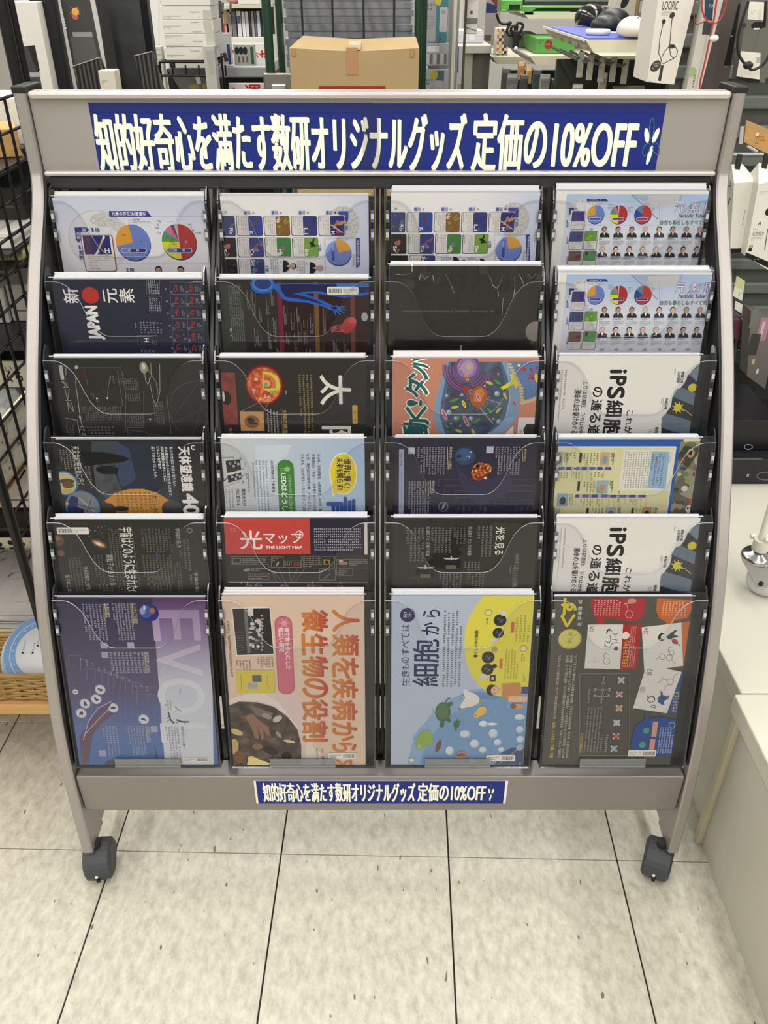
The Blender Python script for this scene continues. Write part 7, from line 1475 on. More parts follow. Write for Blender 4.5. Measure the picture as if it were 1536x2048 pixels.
o = wbox('paper_stack', 'stack of white printed papers under a flat black box', 'papers', (-1.0, 1.47, SHZ[1] + e), (WX - .004, 1.80, SHZ[1] + .028), M((230, 227, 218), .5))
MB().box((-.95, 1.4696, SHZ[1] + .010), (WX - .02, 1.4699, SHZ[1] + .012), M((150, 146, 140), .5)).build('sheet_line', o)
MB().box((-.95, 1.4696, SHZ[1] + .019), (WX - .01, 1.4699, SHZ[1] + .0205), M((160, 156, 150), .5)).build('sheet_line', o)
o = wbox('product_box', 'flat black box lying on the white paper stack', 'box', (-1.0, 1.56, SHZ[1] + .0288), (WX - .006, 1.80, SHZ[1] + .085), M((40, 42, 40), .5))
MB().box((-.9, 1.5596, SHZ[1] + .05), (-.66, 1.5599, SHZ[1] + .053), M((86, 88, 86), .5)).build('edge_line', o)
o = wbox('product_box', 'thin pale yellow patterned box below the white paper stack', 'box', (-1.05, 1.50, SHZ[2] + e), (WX - .004, 1.72, SHZ[2] + .0265), MOTTLE('yellow_sketch', [(.36, (130, 122, 84)), (.44, (216, 208, 142)), (.6, (230, 224, 170))], 60, 3, (1, .4, .4)))
MB().box((-1.05, 1.4996, SHZ[2] + .024), (WX - .004, 1.4999, SHZ[2] + .0262), WP).build('lid_edge', o)
o = wbox('product_box', 'dark grey box in the shadow behind the upright pale boxes', 'box', (-1.05, 1.74, SHZ[3] + e), (WX - .006, 1.88, SHZ[3] + .115), M((66, 66, 64), .6)); MB().box((-.80, 1.7396, SHZ[3] + .09), (-.76, 1.7399, SHZ[3] + .11), M((150, 148, 140), .5)).build('label_patch', o)
for k, (xa, xb, c, h_) in enumerate(((-1.0, -.80, (170, 166, 156), .066), (-.797, -.735, (206, 202, 194), .07), (-.732, WX - .006, (190, 186, 178), .073))):
	o = wbox('product_box', ['wide grey box in the row below the yellow patterned box', 'narrow white box in the middle of the row below the yellow box', 'pale grey box nearest the rack post in the row below the yellow box'][k], 'box', (xa, 1.56 + .01 * k, SHZ[3] + e), (xb, 1.70, SHZ[3] + h_), M(c, .55, 0, .3))
	MB().box((xa + .01, 1.5596 + .01 * k, SHZ[3] + .02), (xb - .02, 1.5599 + .01 * k, SHZ[3] + .024), M((120, 116, 110), .5)).build('print', o)
o = wbox('product_box', 'large black box on the shelf above the speckled tray', 'box', (-.775, 1.56, SHZ[4] + e), (WX - .004, 1.80, SHZ[4] + .085), M((24, 24, 26), .5)); MB().box((-.76, 1.5596, SHZ[4] + .03), (-.66, 1.5599, SHZ[4] + .0325), M((60, 60, 62), .5)).build('edge_line', o)
o = wbox('product_box', 'olive yellow box beside the large black box', 'box', (-.90, 1.54, SHZ[4] + e), (-.779, 1.75, SHZ[4] + .088), M((176, 168, 116), .55)); MB().box((-.79, 1.5396, SHZ[4] + .002), (-.781, 1.5399, SHZ[4] + .086), M((206, 204, 190), .5)).build('pale_edge', o)
SPK = MOTTLE('speckled_card', [(.30, (70, 66, 58)), (.37, (196, 190, 172)), (.7, (208, 203, 186))], 75, 3)
zz = SHZ[5] + e
o = thing('goods_tray', 'white speckled cardboard tray full of bagged goods on the wire shelf', 'tray', (-.85, 1.36, zz))
TX = WX - .004
mb = MB(); mb.box((-1.1, 1.20, zz), (TX, 1.50, zz + .004), SPK); mb.box((TX - .004, 1.20, zz + .004), (TX, 1.50, zz + .098), SPK); mb.box((-1.1, 1.496, zz + .004), (TX - .004, 1.50, zz + .113), M((222, 217, 190), .5)); mb.box((-1.1, 1.20, zz + .004), (TX - .004, 1.204, zz + .09), SPK); mb.build('tray_body', o)
MB().box((TX - .0055, 1.20, zz + .0982), (TX + .001, 1.50, zz + .1005), M((222, 217, 190), .5)).build('tray_rim', o)
A = Art(plane_frame((-.8, 1.4958, zz + .1), (1, 0, 0), (0, 0, 1)), o); A.T('brush_lettering', (34, 32, 30), 'くら', 14, 742, 44, 764, bold=.04); A.T('brush_lettering', (130, 126, 110), 'い', 10, 732, 24, 744, bold=.04); A.done()
for k in range(4):
	gx_ = -.96 + k * .083
	g = thing('goods_bag', 'clear bag with a white disc lying in the speckled tray', 'bag', (gx_, 1.36, zz + .05), 'bags in the speckled tray')
	MB().ball((gx_, 1.35, zz + .07), (.038, .11, .022), CLEAR((236, 236, 230), .35, .12, .5, 40)).build('film', g)
	MB().lathe((gx_, 1.35, zz + .060), [(0, .016), (.028, .016), (.031, .008), (.028, 0), (0, 0)], M((226, 222, 208), .4), 18).build('disc', g)
o = wbox('filler_box', 'plain white box lining the bottom of the speckled tray', 'box', (-1.08, 1.21, zz + .0045), (TX - .006, 1.49, zz + .047), WP); MB().box((-1.0, 1.2096, zz + .02), (-.7, 1.2099, zz + .022), M((190, 186, 176), .5)).build('seam', o)
for k in range(3):
	T = Matrix.Translation((-.80, 1.60 - k * .085, SHZ[6] + .004)) @ Matrix.Rotation(math.radians(42), 4, 'X')
	o = thing('number_card', ['white number card leaning at the back below the wooden shelf', 'white number card with a black rule in the middle of the leaning row', 'white number card lowest in the leaning row'][k], 'card', (-.8, 1.60 - k * .085, SHZ[6]))
	MB().box((-.2, 0, 0), (.148, .12, .004), M((208, 206, 200), .5), T).build('card_body', o)
	A = Art(T @ Matrix.Translation((0, 0, .0041)), o, (0, 0, 1))
	for st_, x_, y_, w_, h_ in (('6' if k == 1 else '\u3002', .075, .04, .022, .03), ('91' if k else 'U0', .105, .03, .034, .04), ('7', .04, .05, .02, .03)):
		vs, fs = glyphs(st_); A.mb('number_print').add([(x_ + u * w_, y_ + v * h_, .0001) for u, v in vs], fs, ink((40, 38, 38)))
	A.mb('rule_print').add([(-.18, .014, .0001), (.14, .014, .0001), (.14, .017, .0001), (-.18, .017, .0001)], [(0, 1, 2, 3)], ink((50, 48, 46)))
	A.done()
o = wbox('drawer_box', 'black drawer box under the numbered cards', 'box', (-1.1, 1.45, .198), (WX - .004, 1.70, .408), M((30, 31, 32), .5)); MB().box((-1.0, 1.4492, .33), (-.66, 1.4499, .336), M((70, 70, 72), .4)).build('handle_groove', o)
o = thing('storage_basket', 'cream perforated basket holding bagged white papers on the wooden table', 'basket', (-.85, 1.33, .198))
PB = M((224, 218, 188), .5, 0, .35)
mb = MB(); mb.box((-1.15, 1.236, .198), (-.6435, 1.436, .201), PB); mb.box((-1.15, 1.433, .201), (-.6435, 1.436, .345), PB); mb.box((-1.15, 1.236, .201), (-.6435, 1.239, .262), PB); mb.box((-.6465, 1.239, .201), (-.6435, 1.433, .262), PB); mb.build('basket_body', o)
mb = MB()
for k in range(14):
	mb.lathe((-.98 + k * .024, 1.4328, .333 - .004 * (k % 2)), [(0, 0), (.006, 0), (.006, .0003), (0, .0003)], M((40, 36, 28), .8), 10, Vector((0, -1, 0)))
	if k % 3: mb.box((-.985 + k * .024, 1.4322, .316), (-.972 + k * .024, 1.4328, .321), M((60, 54, 40), .8))
mb.build('perforation', o)
for k in range(5):
	g = thing('bagged_paper', 'white paper set in a clear bag, fanned in the cream basket', 'paper set', (-.82, 1.3, .263), 'bagged papers in the cream basket')
	T = Matrix.Translation((-.85 + .008 * k, 1.242 + .005 * (k % 3), .264 + .0064 * k)) @ Matrix.Rotation(math.radians(11), 4, 'X') @ Matrix.Rotation(math.radians(1.5 * (k % 3) - 1.5), 4, 'Z')
	MB().box((-.17, 0, 0), (.178, .17, .003), M((224, 220, 214), .5, 0, .3), T).build('paper', g)
	MB().box((-.175, -.001, .0036), (.182, .174, .0038), CLEAR((250, 250, 250), .05, .15, .15, 30, 1.3), T).build('film', g)
	A = Art(T @ Matrix.Translation((0, 0, .003)), g)
	for (x0, y0, x1, y1) in ((.09, .03, .13, .035), (.115, .02, .12, .07), (.06, .09, .11, .096), (.14, .05, .17, .052), (.08, .11, .15, .114)):
		A.mb('line_print').add([(x0, y0, .0002), (x1, y1, .0002), (x1, y1 + .0014, .0002), (x0, y0 + .0014, .0002)], [(0, 1, 2, 3)], ink((170, 166, 160)))
	A.done()
# wicker basket with planisphere discs
WK = MOTTLE('wicker', [(.3, (120, 92, 48)), (.6, (180, 146, 86)), (.8, (200, 168, 108))], 60, 4, (.3, 1, 3), .6)
bk = thing('wicker_basket', 'shallow woven wicker basket on the edge of the wooden table', 'basket', (-.85, 1.17, .198))
bx0, bx1, by0, by1 = -1.12, -.540, 1.112, 1.225
MB().box((bx0 + .004, by0 + .004, .1985), (bx1 - .004, by1 - .004, .203), WK).build('bottom', bk)
for r_ in range(8):
	z = .204 + r_ * .0066; pts = []
	n = 44; per = [(bx0, by0), (bx1, by0), (bx1, by1), (bx0, by1), (bx0, by0)]
	for a_, b_ in zip(per, per[1:]):
		d = math.hypot(b_[0] - a_[0], b_[1] - a_[1]); m_ = max(2, int(d / .012))
		for i in range(m_):
			t = i / m_; w = .0022 * math.sin(math.pi * (len(pts)) / 2 + (r_ % 2) * math.pi)
			nx, ny = (b_[1] - a_[1]) / d, -(b_[0] - a_[0]) / d
			pts.append((a_[0] + (b_[0] - a_[0]) * t + nx * w, a_[1] + (b_[1] - a_[1]) * t + ny * w, z + .0012 * math.sin(len(pts) * .9)))
	MB().tube(pts, .0034, WK, 5, closed=True).build('weave', bk)
for i in range(22):
	x = bx0 + (bx1 - bx0) * i / 21; MB().tube([(x, by0, .2), (x, by0, .258)], .0022, WK, 5).build('stake', bk)
MB().tube([(bx0, by0, .259), (bx1, by0, .259), (bx1, by1, .259), (bx0, by1, .259)], .0052, WK, 6, closed=True).build('rim', bk)
for k in range(4):
	g = thing('planisphere', ['bagged blue and white planet chart disc at the front of the wicker basket', 'blue-rimmed chart disc standing second in the wicker basket', 'blue-rimmed chart disc standing third in the wicker basket', 'blue-rimmed chart disc standing at the back of the wicker basket'][k], 'chart', (-.70, 1.15 + .016 * k, .2035))
	T = Matrix.Translation((-.650 - .004 * k, 1.128 - .0031 * (3 - k), .2045 + .0051 * (3 - k))) @ Matrix.Rotation(math.radians(31), 4, 'X')
	Rr = .073
	MB().lathe(T @ Vector((0, Rr, 0)), [(0, .002), (Rr, .002), (Rr, 0), (0, 0)], M((228, 228, 230), .4), 40, T.to_3x3() @ Vector((0, 0, 1))).build('disc', g)
	A = Art(T @ Matrix.Translation((0, Rr, .002)), g)
	def ringf(part, r0, r1, c, z):
		n = 40; vs = [(r * math.cos(2 * math.pi * i / n), r * math.sin(2 * math.pi * i / n), z) for r in (r0, r1) for i in range(n)]
		A.mb(part).add(vs, [(i, (i + 1) % n, n + (i + 1) % n, n + i)[::-1] for i in range(n)], ink(c))
	ringf('blue_ring', .050, .0595, (112, 156, 206), .0001); ringf('blue_rim', .0615, .0722, (112, 156, 206), .0001)
	if k == 0:
		for i in range(24):
			a_ = 2 * math.pi * i / 24; cx, cy = .055 * math.cos(a_), .055 * math.sin(a_)
			A.mb('ring_dots').add([(cx + .0012 * math.cos(q_ * 1.05), cy + .0012 * math.sin(q_ * 1.05), .0002) for q_ in range(6)], [tuple(range(6))], ink((226, 232, 240)))
		for (nm, x, y) in (('Mercury', -.010, .014), ('Sun', .003, .012), ('Venus', .015, .022), ('Earth', -.017, .000), ('Mars', .030, .006), ('Saturn', -.036, .0), ('Jupiter', .018, -.012)):
			vs, fs = glyphs(nm); A.mb('planet_names').add([(x + .002 - v * .0042, y + u * .0032 * len(nm), .0003) for u, v in vs], fs, ink((90, 120, 170)))
			A.mb('planet_dots').add([(x + .0024 * math.cos(q_ * .7), y - .0042 + .0024 * math.sin(q_ * .7), .0003) for q_ in range(9)], [tuple(range(9))], ink((40, 38, 40) if nm != 'Sun' else (170, 120, 110)))
	A.done()
	if k == 0:
		mb = MB(); nx_, ny_ = 10, 10
		vs = [T @ Vector((-.076 + .152 * i / nx_, .002 + .155 * j / ny_, .004 + random.uniform(0, .0016))) for j in range(ny_ + 1) for i in range(nx_ + 1)]
		mb.add(vs, [(j * (nx_ + 1) + i, j * (nx_ + 1) + i + 1, (j + 1) * (nx_ + 1) + i + 1, (j + 1) * (nx_ + 1) + i) for j in range(ny_) for i in range(nx_)], CLEAR((250, 250, 250), .03, .06), True); mb.build('clear_bag', g)
# ================================================================ shop interior behind the rack
def pbox(name, label, cat, x0, y0, x1, y1, Y, dep, m, zbot=None, group=None, part='carton', bev=.002):
	"""upright box: front face at depth Y spans the pixel box, reaching down to zbot"""
	ym = (max(y0, 0) + min(y1, 185)) / 2
	xa, xb, zt, zb = atY(x0, ym, Y).x, atY(x1, ym, Y).x, atY((x0 + x1) / 2, y0, Y).z, atY((x0 + x1) / 2, y1, Y).z
	if zbot is not None: zb = zbot
	o = thing(name, label, cat, ((xa + xb) / 2, Y + dep / 2, zb), group)
	MB().bbox((xa, Y, zb), (xb, Y + dep, zt), bev, m).build(part, o)
	A = Art(plane_frame(((xa + xb) / 2, Y - .0003, (zb + zt) / 2), (1, 0, 0), (0, 0, 1)), o, (0, 0, 1), clip=(-(xb - xa) / 2 + .001, (xb - xa) / 2 - .001, -(zt - zb) / 2, (zt - zb) / 2))
	return o, A, (xa, xb, zb, zt)
DK = M((34, 35, 36), .5, 0, .35)
def cabinet(label, x0, x1, y0, y1, z, m, top):
	o = thing('cabinet', label, 'cabinet', ((x0 + x1) / 2, (y0 + y1) / 2, 0))
	MB().bbox((x0, y0 + .02, 0), (x1, y1, z - .03), .003, m).build('body', o)
	MB().bbox((x0 - .01, y0, z - .0295), (x1 + .01, y1, z), .003, top).build('top', o)
	for k in range(2): MB().bbox((x0 + .03 + k * (x1 - x0) / 2, y0 + .0135, .1), (x0 + (k + 1) * (x1 - x0) / 2 - .03, y0 + .0195, z - .08), .002, m).build('door', o)
	return o
# ---- left: dark display counter with tablets
LZ = 1.0
cabinet('black display counter carrying the tablet stands', -1.75, -.62, 2.30, 2.95, LZ, DK, M((28, 28, 30), .4))
Z6 = 6.4
STAR = [(226, 168, 84), (196, 96, 90)]
def burst(A, cx, cy, r):
	for k in range(11):
		a = k * .571; A.poly('star_burst', (206, 150, 84), [(cx + r * .3 * math.cos(a - .4), cy + r * .3 * math.sin(a - .4)), (cx + r * (.8 + .3 * (k % 2)) * math.cos(a), cy + r * (.8 + .3 * (k % 2)) * math.sin(a)), (cx + r * .3 * math.cos(a + .4), cy + r * .3 * math.sin(a + .4))])
	A.ell('star_burst', (196, 100, 92), cx - r * .05, cy + r * .75, r * .55, r * .6, n=9); A.ell('star_burst', (226, 168, 84), cx, cy, r * .6, r * .62, n=11)
o, A, c = pbox('tablet_box', 'white tablet box with an orange starburst on a dark panel', 'box', 20, 3, 90, 185, 2.38, .12, M((218, 214, 204), .4, 0, .4), LZ)
A.crop = (0, 0, Z6); A.poly('dark_panel', (70, 68, 66), [(150, 610), (440, 578), (570, 1300), (200, 1300)]); A.poly('dark_panel', (44, 42, 42), [(350, 590), (445, 578), (510, 900), (480, 930)]); A.rect('grey_strip', (168, 166, 160), 240, 930, 515, 985); burst(A, 285, 770, 72); A.MX('print', (170, 166, 158), 150, 380, 240, 400, 1); A.done()
o, A, c = pbox('display_pillar', 'plain black display pillar between the two starburst panels', 'pillar', 76, -10, 122, 185, 2.42, .18, M((16, 16, 19), .45), LZ, part='panel'); A.line('edge_line', (40, 40, 44), [(80, -5), (118, -5)], 2); A.done()
o, A, c = pbox('tablet_stand', 'clear acrylic stand holding a starburst tablet panel', 'stand', 124, -10, 207, 185, 2.46, .10, M((60, 59, 57), .35, 0, .5), LZ, part='panel')
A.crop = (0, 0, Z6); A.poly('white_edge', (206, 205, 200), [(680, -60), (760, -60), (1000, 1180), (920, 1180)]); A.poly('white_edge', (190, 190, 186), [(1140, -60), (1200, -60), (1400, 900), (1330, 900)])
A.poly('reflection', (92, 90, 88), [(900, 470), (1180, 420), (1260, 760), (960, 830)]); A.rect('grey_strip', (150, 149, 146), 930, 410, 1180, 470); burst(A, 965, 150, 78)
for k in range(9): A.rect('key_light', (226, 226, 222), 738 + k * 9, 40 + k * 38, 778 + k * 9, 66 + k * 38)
A.done()
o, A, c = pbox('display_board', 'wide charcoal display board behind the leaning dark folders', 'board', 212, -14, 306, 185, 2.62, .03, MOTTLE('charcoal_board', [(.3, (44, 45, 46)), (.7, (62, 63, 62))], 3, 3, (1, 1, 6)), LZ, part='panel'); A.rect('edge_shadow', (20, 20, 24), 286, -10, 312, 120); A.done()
DWD = MOTTLE('dark_wood_grain', [(.35, (26, 24, 24)), (.52, (60, 57, 55)), (.6, (34, 32, 32)), (.75, (78, 75, 72))], 9, 4, (3, .5, .5), .4, 'wave', 5)
def leaning(label, pts, Y, th=.012):
	P = [atY(x, y, Y) for x, y in pts]
	for q_ in P[2:]: q_.z = LZ + .001
	o = thing('folder', label, 'folder', (P[0].x, Y, LZ))
	MB().prism(P, (0, th, 0), DWD).build('cover', o); MB().tube([P[0] + Vector((0, -.001, 0)), P[1] + Vector((0, -.001, 0))], .0014, M((150, 148, 144), .4), 6).build('pale_edge', o)
	return o
leaning('dark wood-grain folder leaning open before the tablet stand', [(145, 133), (200, 115), (245, 205), (175, 205)], 2.36)
leaning('dark wood-grain folder leaning against the charcoal board', [(268, 112), (304, 103), (345, 205), (300, 205)], 2.36)
o, A, c = pbox('small_box', 'small beige box standing between the two dark folders', 'box', 199, 141, 231, 185, 2.33, .05, M((206, 200, 184), .5), LZ); A.MX('print', (120, 116, 108), 204, 160, 215, 168, 2); A.done()
# ---- white box stack on a wire shelf
cabinet('white goods cabinet under the stack of long white boxes', -1.30, -.665, 3.15, 3.75, .93, M((190, 188, 180), .5), M((206, 204, 196), .5))
PW_ = M((212, 210, 202), .6)
o = thing('wire_shelf', 'small black wire shelf carrying five long white boxes', 'shelf', (-.92, 3.3, .93))
xa, xb = atY(330, 120, 3.2).x, atY(418, 120, 3.2).x; zs = atY(375, 121, 3.2).z
for x in (xa - .02, xb + .005):
	for y in (3.2, 3.42): rod((x, y, .931), (x, y, zs - .006), .004, WM, 'leg', o)
for k in range(7): rod((xa - .02, 3.19 + k * .04, zs - .004), (xb + .01, 3.19 + k * .04, zs - .004), .0035, WM, 'wire', o)
for k in range(6): rod((xa - .02 + k * .045, 3.186, zs - .012), (xa - .02 + k * .045, 3.186, zs - .045), .003, WM, 'drop_wire', o)
rod((xa - .02, 3.186, zs - .045), (xb + .01, 3.186, zs - .045), .004, WM, 'wire', o)
lab = ['long white box with grey print, lowest in the stack of five', 'long white box with grey print, second up in the stack', 'long white box with grey print, middle of the stack of five', 'long white box with grey print, second from the top of the stack', 'long white box with grey print, topmost of the stack']
for k, (x0, y0, x1, y1) in enumerate(((331, 98, 407, 118), (330, 79, 413, 99), (327, 59, 411, 80), (324, 40, 407, 60), (324, 20, 406, 40))):
	zt = zs + .001 + .0395 * k
	xa_, xb_ = atY(x0, (y0 + y1) / 2, 3.2).x, atY(x1 + 17, (y0 + y1) / 2, 3.2).x
	o = thing('long_box', lab[k], 'box', ((xa_ + xb_) / 2, 3.28, zt)); MB().bbox((xa_, 3.2, zt), (xb_, 3.36, zt + .0385), .0015, M((228, 225, 216), .5)).build('carton', o)
	A = Art(plane_frame(((xa_ + xb_) / 2, 3.1997, zt + .019), (1, 0, 0), (0, 0, 1)), o); A.rect('end_flap', (196, 194, 180), x1, y0 + .5, x1 + 17, y1 - .8); A.MX('print', (110, 108, 104), x0 + 3, y0 + 11, x0 + 38, y0 + 17, 2); A.MX('print', (120, 118, 114), x1 - 26, y0 + 2, x1 - 4, y0 + 7, 1); A.done()
o, A, c = pbox('hanging_pack', 'clear accessory bag with yellow lining under the wire shelf', 'pack', 336, 137, 414, 190, 3.26, .03, M((104, 104, 102), .3, 0, .5), .931); A.crop = (220, 0, Z6); A.poly('dark_flap', (42, 42, 42), [(730, 880), (920, 1180), (700, 1180)]); A.poly('white_slip', (206, 205, 200), [(1080, 960), (1150, 950), (1165, 1070), (1120, 1080)]); A.ell('yellow_lining', (150, 140, 66), 1080, 1110, 70, 30); A.ell('yellow_lining', (150, 140, 66), 1230, 1105, 50, 36); A.done()
o, A, c = pbox('small_box', 'upright pale grey box beside the stack of long white boxes', 'box', 410, 92, 432, 185, 3.12 + .04, .05, M((190, 189, 180), .5), .931); A.MX('print', (150, 148, 140), 413, 100, 428, 150, 6, 'cw'); A.done()
o, A, c = pbox('small_box', 'pale striped box standing behind the dark leaning folder', 'box', 301, 93, 326, 160, 3.3, .04, M((206, 204, 194), .5), .931)
for k in range(3): A.line('stripe', (160, 158, 150), [(303, 100 + k * 10), (324, 99 + k * 10)], 1.2)
A.done()
o, A, c = pbox('upright_panel', 'white upright panel behind the stack of long boxes', 'panel', 306, -14, 330, 130, 3.8, .04, M((214, 212, 206), .6), 0, part='panel'); A.line('joint', (180, 178, 172), [(318, 0), (318, 120)], 1); A.done()
o, A, c = pbox('hook_rack', 'black hook rail with goods tags above the long white boxes', 'rack', 320, 2, 418, 6, 3.5, .02, M((22, 22, 23), .5), None, part='rail')
zr = c[2]
for k in range(9): MB().tube([(c[0] + .03 + k * .028, 3.50, c[2]), (c[0] + .03 + k * .028, 3.47, c[2] - .03)], .004, M((40, 40, 42), .4), 6).build('peg', o)
for x in (c[0] + .01, c[1] - .01): MB().bbox((x - .008, 3.5205, .931), (x + .008, 3.535, c[3]), .001, M((30, 30, 31), .5)).build('post', o)
A.done()
o, A, c = pbox('goods_card', 'blue and white goods card hanging beside the hook rail', 'card', 388, 3, 419, 22, 3.6, .003, M((222, 222, 216), .5), None); A.poly('blue_field', (96, 118, 160), [(392, 18), (416, 7), (417, 18)]); A.done(); MB().tube([((c[0] + c[1]) / 2, 3.603, c[3] - .004), ((c[0] + c[1]) / 2, 3.603, 2.749)], .0012, HOOKM, 6).build('hang_string', o)
o, A, c = pbox('display_pillar', 'slim black pillar beside the far bookshelf', 'pillar', 421, 2, 443, 185, 3.9, .1, M((20, 20, 23), .5), 0, part='panel'); A.line('edge_line', (50, 50, 54), [(424, 20), (424, 170)], 1.2); A.done()
o, A, c = pbox('blister_pack', 'white and navy accessory blister packs leaning on the grey counter', 'pack', 432, 66, 462, 129, 3.55, .03, M((206, 204, 208), .4), None); A.crop = (420, 0, Z6); A.poly('navy_edge', (60, 74, 110), [(210, 570), (250, 570), (275, 830), (240, 830)]); A.poly('tool_picture', (70, 70, 74), [(90, 700), (200, 670), (240, 780), (110, 820)]); A.poly('tool_picture', (190, 188, 190), [(130, 740), (160, 690), (190, 800), (150, 800)]); A.done()
# ---- far bookshelf with binders
BSZ = atY(480, 75, 4.5).z
o = thing('bookshelf', 'far cream bookshelf with binders seen left of the green cage', 'bookshelf', (-.75, 4.65, 0))
xa, xb = atY(444, 40, 4.5).x, atY(534, 40, 4.5).x
MB().bbox((xa, 4.5, atY(480, 17, 4.5).z), (xb, 4.8, atY(480, 9, 4.5).z), .002, M((206, 202, 178), .5)).build('upper_shelf', o)
MB().bbox((xa, 4.5, BSZ - .05), (xb, 4.8, BSZ), .002, M((224, 222, 212), .5)).build('lower_shelf', o)
MB().bbox((xa, 4.52, 0), (xb, 4.8, BSZ - .0505), .002, M((226, 223, 216), .5)).build('base', o)
MB().bbox((xa, 4.785, BSZ), (xb, 4.8, atY(480, 9, 4.5).z), .001, M((70, 66, 60), .6)).build('back', o)
MB().box((xa, 4.498, BSZ - .062), (xb, 4.4995, BSZ - .048), M((76, 88, 140), .5)).build('blue_stripe', o)
for k, (x0, x1, y0, c_) in enumerate(((456, 463, 24, (150, 148, 146)), (464, 472, 23, (116, 114, 114)), (474.5, 482, 22, (222, 220, 222)), (484, 490, 23, (226, 224, 224)), (491, 497, 23, (216, 214, 214)), (498.5, 502, 22, (60, 56, 56)), (503, 508, 22, (170, 166, 160)), (509, 513, 22, (96, 94, 100)), (514, 520, 22, (200, 206, 216)), (521, 526, 22, (34, 40, 60)))):
	a, b, zt = atY(x0, 45, 4.56).x, atY(x1, 45, 4.56).x, atY(x0, y0, 4.56).z
	g = thing('binder', ['grey binder first in the far shelf row', 'dark grey binder beside the first grey binder', 'white binder with a blue spine top', 'white binder right after the blue-topped one', 'plain white binder before the brown book', 'thin brown book between the binders', 'beige binder after the thin brown book', 'dim grey binder after the beige one', 'pale blue binder near the shelf end', 'navy binder at the end of the shelf row'][k], 'binder', ((a + b) / 2, 4.6, BSZ))
	MB().bbox((a, 4.56, BSZ + .001), (b, 4.76, zt), .001, M(c_, .5)).build('cover', g)
	MB().box((a + .001, 4.5592, zt - .05), (b - .001, 4.5598, zt - .02), M((70, 84, 130) if k == 2 else [max(0, v - 30) for v in c_], .5)).build('spine_label', g)
o = thing('paper_pile', 'pink and white papers piled on top of the far bookshelf', 'papers', (-.75, 4.6, atY(480, 9, 4.5).z)); zt = atY(480, 9, 4.5).z
MB().ball((atY(468, 4, 4.55).x, 4.6, zt + .025), (.05, .05, .024), M((206, 150, 150), .6)).build('pink_wrap', o); MB().bbox((atY(478, 4, 4.55).x, 4.52, zt + .001), (atY(520, 4, 4.55).x, 4.7, zt + .03), .002, M((214, 210, 204), .6)).build('paper_block', o)
o, A, c = pbox('carton', 'orange-red box at the end of the far shelf row', 'box', 446, 48, 454.5, 70, 4.56, .1, M((170, 84, 58), .6), BSZ + .001); A.rect('label', (206, 190, 170), 451, 52, 453, 66); A.done(); zo = c[3]
o, A, c = pbox('carton', 'brown carton stacked on the orange-red box', 'box', 446, 20, 454.5, 40, 4.56, .1, M((160, 138, 100), .6), zo + .001); A.line('tape', (190, 170, 130), [(450, 21), (450, 47)], 1.5); A.done()
o, A, c = pbox('sale_poster', 'white sale poster with large red characters on the bookshelf base', 'poster', 448, 86, 536, 134, 4.46, .004, M((232, 228, 222), .5), None, part='sheet')
A.crop = (420, 0, Z6); A.T('red_lettering', (206, 52, 50), 'の', 240, 640, 330, 830, bold=.04); A.T('red_lettering', (206, 52, 50), 'お', 560, 660, 618, 760, bold=.04); A.T('red_lettering', (206, 52, 50), 'せ', 640, 640, 735, 780, bold=.05); A.done()
o, A, c = pbox('tool_pack', 'clear pack of three small brushes standing on the grey counter', 'pack', 468, 89, 510, 131, 3.62, .03, M((170, 174, 166), .3, 0, .5), None)
A.crop = (420, 0, Z6)
for k in range(3): A.ell('brush_picture', (44, 48, 50), 345 + k * 52, 650, 30, 50, n=10); A.rect('brush_picture', (130, 90, 66), 360 + k * 52, 720, 385 + k * 52, 800); A.rect('brush_picture', (44, 48, 50), 345 + k * 50, 500, 362 + k * 50, 570)
A.rect('green_pack', (70, 96, 70), 520, 600, 560, 820); A.done()
o = thing('grey_counter', 'grey metal counter with black recess left of the green cage', 'counter', (-.8, 3.75, 0))
xa, xb = atY(434, 140, 3.55).x, atY(537, 140, 3.55).x; z1, z0 = atY(480, 133, 3.55).z, atY(480, 155, 3.55).z
MB().bbox((xa, 3.55, z0), (xb, 3.95, z1), .004, M((168, 170, 170), .4, .3)).build('drawer_front', o); MB().bbox((xa, 3.62, 0), (xb, 3.95, z0 - .001), .003, M((20, 20, 22), .5)).build('body', o)
o, A, c = pbox('sale_sign', 'white sign with red brush characters below the grey counter', 'sign', 458, 166, 536, 215, 3.45, .004, M((228, 220, 214), .5), None, part='sheet'); A.crop = (420, 0, Z6); A.T('red_lettering', (206, 50, 48), '大', 250, 1120, 370, 1240, bold=.05); A.T('red_lettering', (206, 50, 48), '運', 450, 1085, 650, 1270, bold=.03); A.T('red_lettering', (206, 50, 48), '会', 660, 1090, 800, 1270, bold=.04); A.done()
# ---- green roll cage with wrapped stock and the carton
GRN = M((34, 62, 44), .4, .1, .4)
cg = thing('roll_cage', 'dark green roll cage trolley behind the cardboard carton', 'trolley', (.0, 3.1, 0))
CY0, CY1 = 2.95, 3.65
def cgx(px, Y): return atY(px, 95, Y).x
for px, Y, r_ in ((538, CY0, .0145), (562, CY0 + .12, .0115), (836, CY0 + .06, .0125), (847, CY0 + .20, .010)):
	rod((cgx(px, Y), Y, .13), (cgx(px, Y), Y, 1.65), r_, GRN, 'post', cg, 12)
for px in (607, 667, 728, 788): rod((cgx(px, 2.99), 2.99, .17), (cgx(px, 2.99), 2.99, 1.65), .0034, M((40, 42, 42), .4), 'bar', cg)
xl, xr = cgx(541, CY0), cgx(849, CY0 + .2)
MB().bbox((xl - .02, CY0 - .5, .13), (xr + .005, CY1, .17), .004, GRN).build('deck', cg)
